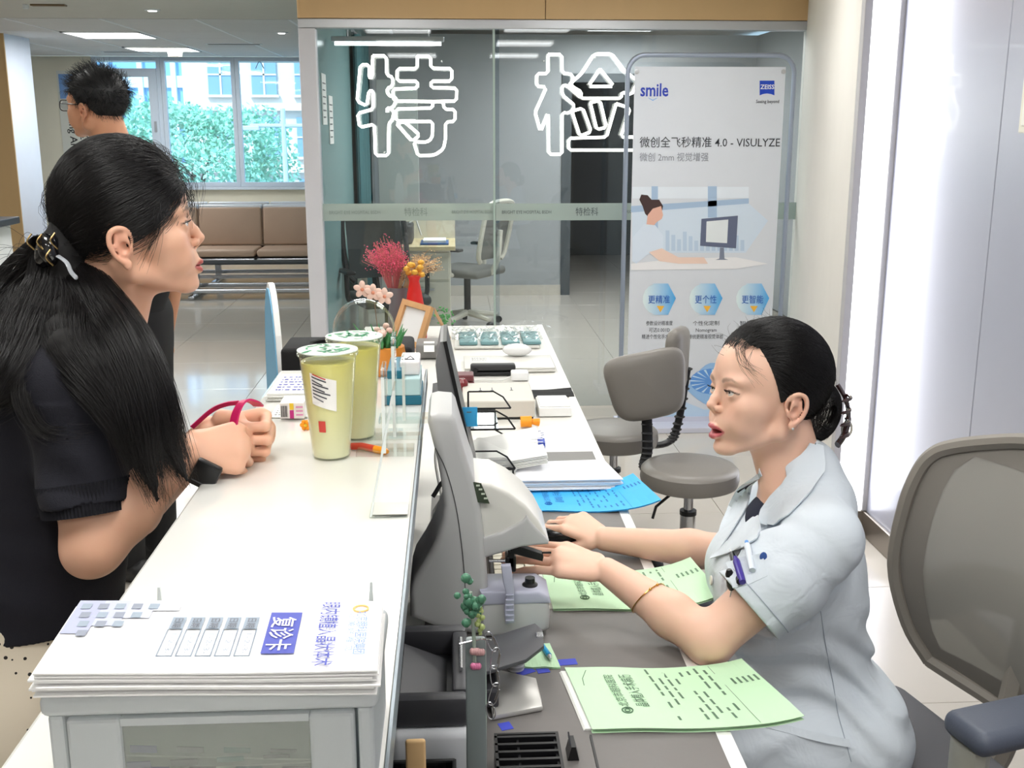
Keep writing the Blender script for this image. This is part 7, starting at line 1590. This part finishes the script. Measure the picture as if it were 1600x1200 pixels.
cloth_patch([(1172, 740), (1150, 775), (1130, 820), (1118, 870)], [(1180, 752), (1172, 790), (1148, 830), (1120, 872)], 'lapel', off=.006)
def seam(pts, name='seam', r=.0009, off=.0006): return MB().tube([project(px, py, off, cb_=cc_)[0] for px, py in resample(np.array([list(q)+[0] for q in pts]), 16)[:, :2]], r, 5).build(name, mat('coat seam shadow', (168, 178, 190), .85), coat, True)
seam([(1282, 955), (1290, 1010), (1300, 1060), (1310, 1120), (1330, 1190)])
def ring(cen, axis, rmax, tree, off=.0006, n=60):
    a1 = np.cross(axis, (0, 0, 1)); a1 /= np.linalg.norm(a1); a2 = np.cross(axis, a1); P = []
    for k in range(n):
        d = a1*math.cos(2*PI*k/n)+a2*math.sin(2*PI*k/n); h = tree.ray_cast(Vector(cen+d*rmax), Vector(-d), rmax)
        if h[0]: P.append(np.array(h[0])+d*off)
    return P
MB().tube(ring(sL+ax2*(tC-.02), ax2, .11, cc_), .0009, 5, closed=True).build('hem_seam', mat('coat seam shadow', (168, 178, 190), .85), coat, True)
cloth_patch([(1190, 1126), (1230, 1134), (1280, 1146), (1326, 1156)], [(1190, 1136), (1230, 1146), (1280, 1158), (1328, 1168)], 'pocket_welt', off=.003, nv=2)
for px, py in ((1114, 907),):
    p, n = project(px, py, .002); R_ = Vector((0, 0, 1)).rotation_difference(Vector(n)).to_euler(); b_ = MB().lathe([(.0085, 0), (.009, .0018), (.0075, .003), (.006, .0024), (0, .0024)], p, 18, rot=R_).build('button', mat('ivory button', (226, 222, 212), .3), coat, True)
cloth_patch([(1136, 880), (1160, 872), (1192, 866)], [(1146, 920), (1170, 914), (1200, 900)], 'breast_pocket', off=.003, nv=4)
# pens in the breast pocket, badge reel
pk = lambda px, py, off: project(px, py, off)[0]
def pen_in_pocket(a, b, label, m, r, cap):
    A, B = pk(*a, .009), pk(*b, .008); t = thing('pen', label, 'pen', A, 'pens in the breast pocket'); MB().tube([A, A*.9+B*.1, A*.3+B*.7, B], [r*.8, r, r, r*.9], 12).build('barrel', m, t, True)
    c = MB().tube([A+(A-B)*.12, A], [r*.55, r*.6], 10).build('button_top', cap, t, True); MB().tube([A*.97+B*.03+[-.002, -.006, 0], A*.5+B*.5+[-.002, -.006, 0]], .0012, 6).build('pocket_clip', cap, t, True)
pen_in_pocket((1149, 868), (1158, 912), 'black pen in the breast pocket of the white coat', M_black, .0052, mat('white plastic', (236, 236, 236), .25))
pen_in_pocket((1156, 880), (1163, 912), 'violet pen in the breast pocket of the white coat', mat('violet plastic', (70, 56, 150), .3), .006, mat('violet plastic', (70, 56, 150), .3))
pen_in_pocket((1173, 856), (1178, 894), 'white and light blue pen in the breast pocket of the white coat', mat('pen white', (222, 230, 240), .3), .0058, mat('pen blue', (110, 160, 224), .3))
A, B = pk(1142, 896, .008), pk(1147, 926, .008); t = thing('badge_reel', 'black badge reel clipped to the breast pocket', 'badge reel', A); MB().tube([A, A*.8+B*.2, A*.2+B*.8, B], [.004, .007, .007, .004], 12).build('case', M_black, t, True); MB().tube([B, B+[-.002, 0, -.014], B+[.003, 0, -.018], B+[.004, 0, -.01]], .0009, 5).build('wire_clip', M_clip, t, True)
A = pk(1194, 872, .004); MB().ball(A, (.006, .0015, .008), 12).build('embroidered_logo', mat('blue embroidery', (60, 92, 160), .8), coat, True)
A = pk(1150, 1030, .006); t = thing('name_badge', 'small white name card hanging at the coat front', 'badge', A); MB().box(A-[.016, .002, .022], A+[.016, .002, .022], .002).build('card', mat('card white', (224, 224, 224), .5), t); MB().box(A-[.010, .003, .004], A+[.010, .0022, -.002]).build('print_line', M_print, t)
# bracelet
u3 = (wL-eL)/np.linalg.norm(wL-eL); cb3 = eL*.42+wL*.58; e1 = np.cross(u3, (0, 0, 1)); e1 /= np.linalg.norm(e1); e2 = np.cross(u3, e1); bv = BVHTree.FromPolygons([v.co[:] for v in body2.data.vertices], [p.vertices[:] for p in body2.data.polygons])
P = []
for k in range(40):
    a_ = 2*PI*k/40; d = e1*math.cos(a_)+e2*math.sin(a_); o = Vector(cb3+d*.09+u3*.012*math.sin(a_)); h = bv.ray_cast(o, Vector(-d), .1); P.append((np.array(h[0]) if h[0] else cb3+d*.035)+d*.0016)
br = MB().tube(P, .0012, 6, closed=True).build('bracelet', mat('gold', (222, 170, 90), .2, 1.), rm, True); br['label'] = 'thin gold chain bracelet'
for k in (9, 10, 12): MB().ball(P[(k*3) % 40], .0026, 8).build('bead', mat('gold', (222, 170, 90), .2, 1.), br, True)
# trousers, shoes (under the desk)
L = Field(np.array([.02, 1.55, 0]), np.array([.9, 2.06, .62]), .007)
for s in (-.10, .10):
    hip = pe2+[0, s, .025]; kn_ = pe2+[-.36, s*1.1, -.0]; an = np.array([kn_[0]-.02, kn_[1], .1]); L.chain([hip, kn_, an], [.068, .056, .045], .015); L.chain([an+[.03, 0, -.06], an+[-.15, 0, -.072]], [.036, .026], .02)
L.build('trousers', mat('lavender grey trousers', (150, 150, 160), .85), rm, relax=1)
# hair of the receptionist
H = Field(org2+[-.16, -.16, -.14], org2+[.22, .16, .2], .0036)
CC, CR_ = np.array([-8., 0, 56]), np.array([98., 83, 91])
H.ell(CC, CR_*.965, .001, M=MR)
def lim2(x, ay): return np.where(x > 14, np.minimum(14+2.5*(x-14), 100-.06*(x-50)), np.where(x > -22, 24-(x+4)*.5, -60))
def cut2(P, d):
    q = P @ MRi[:3, :3].T+MRi[:3, 3]; x, y, z = q[..., 0], q[..., 1], q[..., 2]
    return np.maximum((lim2(x, np.abs(y))-z)*.001-d, 0)
H.mod(org2, .3, cut2)
H.ell((-92, 0, -6), ml(34, 46, 50)*.001, .02, M=MR); H.ell((-62, 0, -12), ml(36, 57, 36)*.001, .015, M=MR)
hr = H.build('hair', M_hbase, rm, relax=2)
g = np.random.default_rng(5); roots = []
while len(roots) < 5000:
    d = g.normal(size=3); d /= np.linalg.norm(d); q = CC+d*CR_; x, y, z = q
    if z > float(lim2(np.array(x), np.array(abs(y))))-abs(g.normal(0, 4)) and x > -84 and g.random() < (1. if x > 5 else .55): roots.append(q)
strands('hair_strands', cap_lines(MR, CC, CR_, roots, (-100, 0, -10), 12, .014, 2, .9, lambda q: bool((q[:, 2] > lim2(q[:, 0], np.abs(q[:, 1]))-11).all())), .00032, M_hair2, hr)
BL_ = []
for k in range(1500):   # bun: strands wound around it
    a0_ = g.uniform(0, 6.28); sw = g.uniform(1.2, 2.6); yy = g.uniform(-.95, .95); t = np.linspace(0, 1, 12); a_ = a0_+sw*t; rr = math.sqrt(max(.05, 1-yy*yy))*(1.0+g.uniform(-.03, .05)); q = np.stack([-92+35*rr*np.cos(a_), 47*yy+6*np.sin(3*t+a0_), -6+51*rr*np.sin(a_)], 1); BL_.append(q @ MR[:3, :3].T+MR[:3, 3])
strands('hair_strands', BL_, .00032, M_hair2, hr)
WS = []
for k in range(18):
    s_ = np.array([70+g.normal(0, 5), 30+g.normal(0, 12), 104+g.normal(0, 4)]); e_ = np.array([52+g.normal(0, 8), 66+g.normal(0, 3), 58+g.normal(0, 14)]); m_ = (s_+e_)/2+[16+g.normal(0, 4), 8, -2+g.normal(0, 5)]; WS.append(resample(smooth_path([hp(MR, q) for q in (s_, m_, e_)], 6), 12))
for k in range(60):
    d = g.normal(size=3); d[2] = abs(d[2])+.3; d[0] = abs(d[0])*.7; d /= np.linalg.norm(d); q = CC+d*CR_; e_ = q+d*g.uniform(6, 15)+g.normal(0, 9, 3); WS.append(resample(smooth_path([hp(MR, v) for v in (q, (q+e_)/2+g.normal(0, 3, 3), e_)], 6), 12))
strands('hair_wisps', WS, .00026, M_hair2, hr)
mt = mat('dark tortoise clip', (54, 30, 30), .15, coat=1.)
cl = MB().tube(smooth_path([hp(MR, q) for q in ((-120, 10, 40), (-134, 16, 16), (-138, 22, -12), (-128, 30, -40), (-112, 36, -58))], 6), [.007]*13+[.009]*12, 10, flat=.6).build('hair_claw', mt, rm, True)
for z_ in (24, 4, -16, -36): MB().tube(smooth_path([hp(MR, q) for q in ((-136, 18, z_), (-128, 40, z_-4), (-106, 50, z_-8))], 5), [.0032]*10+[.0012], 8).build('claw_tooth', mt, cl, True)
MB().tube([hp(MR, (-138+9*math.cos(a), 20, -34+13*math.sin(a))) for a in np.linspace(0, 2*PI, 20)[:-1]], .0022, 8, closed=True).build('clear_ring', mat('clear clip ring', (206, 200, 186), .1, coat=1.), cl, True)
e_ = hp(MR, (-2, 80, -24)); MB().ball(e_, .0022, 10).build('ear_stud', mat('clear stud', (230, 232, 236), .05, .3), rm, True)
# ---------------------------------------------------------------- man standing behind
M_sk3 = skin_mat('tan skin', (206, 150, 118), (170, 100, 88)); M_hair3 = hair_mat('black hair 3', (13, 13, 16), .5)
myaw = PI-math.radians(24); ear3 = at(127, 178, y=3.72); orgm = ear3-np.array(Matrix.Rotation(myaw, 3, 'Z') @ Vector((.002, .075, 0)))
MM = head_frame(orgm, myaw, math.radians(2), 0, 1.02); MMi = np.linalg.inv(MM); loc3 = lambda p: MMi[:3, :3] @ np.array(p)+MMi[:3, 3]
mm_ = thing('person', 'man in black clothes with glasses standing with his back half turned in the waiting area', 'person', (orgm[0]+.1, orgm[1], 0))
nb3 = orgm+np.array([.05, .03, -.17]); hipc = np.array([nb3[0]-.03, nb3[1]+.02, .95]); R3 = np.array(Matrix.Rotation(myaw, 3, 'Z')); lat = R3[:, 1]; fwd = R3[:, 0]
F = Field(nb3-[.32, .32, .26], np.array([nb3[0]+.34, nb3[1]+.34, orgm[2]+.16]), .004)
head(F, MM, 0., tuple(loc3(nb3)), male=True); s3 = [nb3+lat*q*.19+[0, 0, -.07] for q in (1, -1)]
F.chain([nb3, nb3+[0, 0, -.1]], [.06, .09], .02); b3 = F.build('body', M_sk3, mm_, relax=1); paint_face(b3, MM, 0., .6)
eyes(MM, mm_)
S = Field(np.array([nb3[0]-.4, nb3[1]-.4, .8]), np.array([nb3[0]+.45, nb3[1]+.4, nb3[2]+.06]), .006)
S.chain([nb3+[0, 0, -.02], nb3+[0, 0, -.14], nb3+[.0, .01, -.35], hipc], [.062, .115, .135, .13], .05)
for q, s_ in zip((1, -1), s3):
    S.cone(nb3+[0, 0, -.06], s_, .06, .068, .05); S.chain([s_, s_+lat*q*.05+[0, 0, -.26]], [.068, .058], .03)
S.cone(nb3+[0, 0, -.04], nb3+[0, 0, .1], .058, .064, .004, 'sub')
S.build('t_shirt', mat('black t shirt', (22, 22, 25), .85), mm_, relax=1)
A = Field(np.array([nb3[0]-.42, nb3[1]-.42, .7]), np.array([nb3[0]+.45, nb3[1]+.42, 1.5]), .005)
for q, s_ in zip((1, -1), s3):
    e_ = s_+lat*q*.06+[0, 0, -.29]; w_ = e_+fwd*.06+[0, 0, -.25]; A.chain([s_, e_, w_], [.05, .042, .028], .02); Mh = frame3(w_, (fwd[0]*.2, fwd[1]*.2, -1), lat*q); hand(A, Mh, -q if q > 0 else 1)
A.build('arms', M_sk3, mm_, relax=1)
P_ = Field(np.array([hipc[0]-.3, hipc[1]-.3, 0]), np.array([hipc[0]+.3, hipc[1]+.3, 1.05]), .007)
for q in (1, -1):
    h_ = hipc+lat*q*.09; P_.chain([h_, h_*[1, 1, 0]+[0, 0, .5], h_*[1, 1, 0]+[0, 0, .1]], [.105, .078, .062], .03)
P_.cone(hipc+[0, 0, .02], hipc+[0, 0, -.08], .14, .14, .05); P_.build('trousers', mat('black trousers', (20, 20, 23), .8), mm_, relax=1)
Sh = Field(np.array([hipc[0]-.4, hipc[1]-.4, -.02]), np.array([hipc[0]+.4, hipc[1]+.4, .16]), .006)
for q in (1, -1): a_ = (hipc+lat*q*.09)*[1, 1, 0]; Sh.chain([a_-fwd*.05+[0, 0, .045], a_+fwd*.16+[0, 0, .035]], [.045, .034], .02)
Sh.build('shoes', mat('black shoes', (26, 26, 28), .5), mm_, relax=1)
H = Field(orgm-.2, orgm+.24, .005); CM, RM_ = np.array([-8., 0, 58]), np.array([98., 83, 90])
H.ell(CM, RM_, .001, M=MM)
def cut3(P, d):
    q = P @ MMi[:3, :3].T+MMi[:3, 3]; x, y, z = q[..., 0], q[..., 1], q[..., 2]; l = np.where(x > 30, 52+.55*(x-30), np.where(x > 8, 14+(x-8)*1.7, np.where(x > -26, 32, np.clip(20+(x+26)*1.5, -42, 40)))); return np.maximum((l-z)*.001-d, 0)
H.mod(orgm, .3, cut3); h3 = H.build('hair', M_hair3, mm_, relax=1)
g = np.random.default_rng(11); ST = []
while len(ST) < 2600:
    d = g.normal(size=3); d /= np.linalg.norm(d); q = CM+d*RM_*.98; x, y, z = q; l = 52+.55*(x-30) if x > 30 else (14+(x-8)*1.7 if x > 8 else (32 if x > -26 else max(-42, min(40, 20+(x+26)*1.5))))
    if z < l: continue
    L_ = g.uniform(14, 40)*(1 if z > 70 else .55); dirv = d*.75+np.array([.55 if z > 80 else -.3, 0, .15 if z > 80 else -.7])+g.normal(0, .3, 3); dirv /= np.linalg.norm(dirv); e_ = q+dirv*L_; m_ = (q+e_)/2+d*5; ST.append(resample(smooth_path([hp(MM, v) for v in (q, m_, e_)], 5), 8))
strands('hair_strands', ST, .0006, M_hair3, h3)
mg = mat('black glasses frame', (24, 24, 28), .25); gl_ = MB()
for s in (-1, 1):
    gl_.tube([hp(MM, (100+2*math.cos(0), s*33+24*np.sign(math.cos(a))*abs(math.cos(a))**.6, 24+17*np.sign(math.sin(a))*abs(math.sin(a))**.6)) for a in np.linspace(0, 2*PI, 24)[:-1]], .0016, 6, closed=True); gl_.tube([hp(MM, q) for q in ((101, s*57, 30), (60, s*73, 30), (4, s*78, 28), (-14, s*80, 14))], .0018, 6)
gl_.tube([hp(MM, q) for q in ((102, -9, 28), (104, 0, 30), (102, 9, 28))], .0016, 6)
go = gl_.build('glasses', mg, mm_, True)
for s in (-1, 1): MB().prism([hp(MM, (100, s*33+22*math.cos(a), 24+15*math.sin(a))) for a in np.linspace(0, 2*PI, 16)[:-1]], tuple(fwd*.001)).build('lens', thin_glass('spectacle lens', (240, 244, 246)), go)
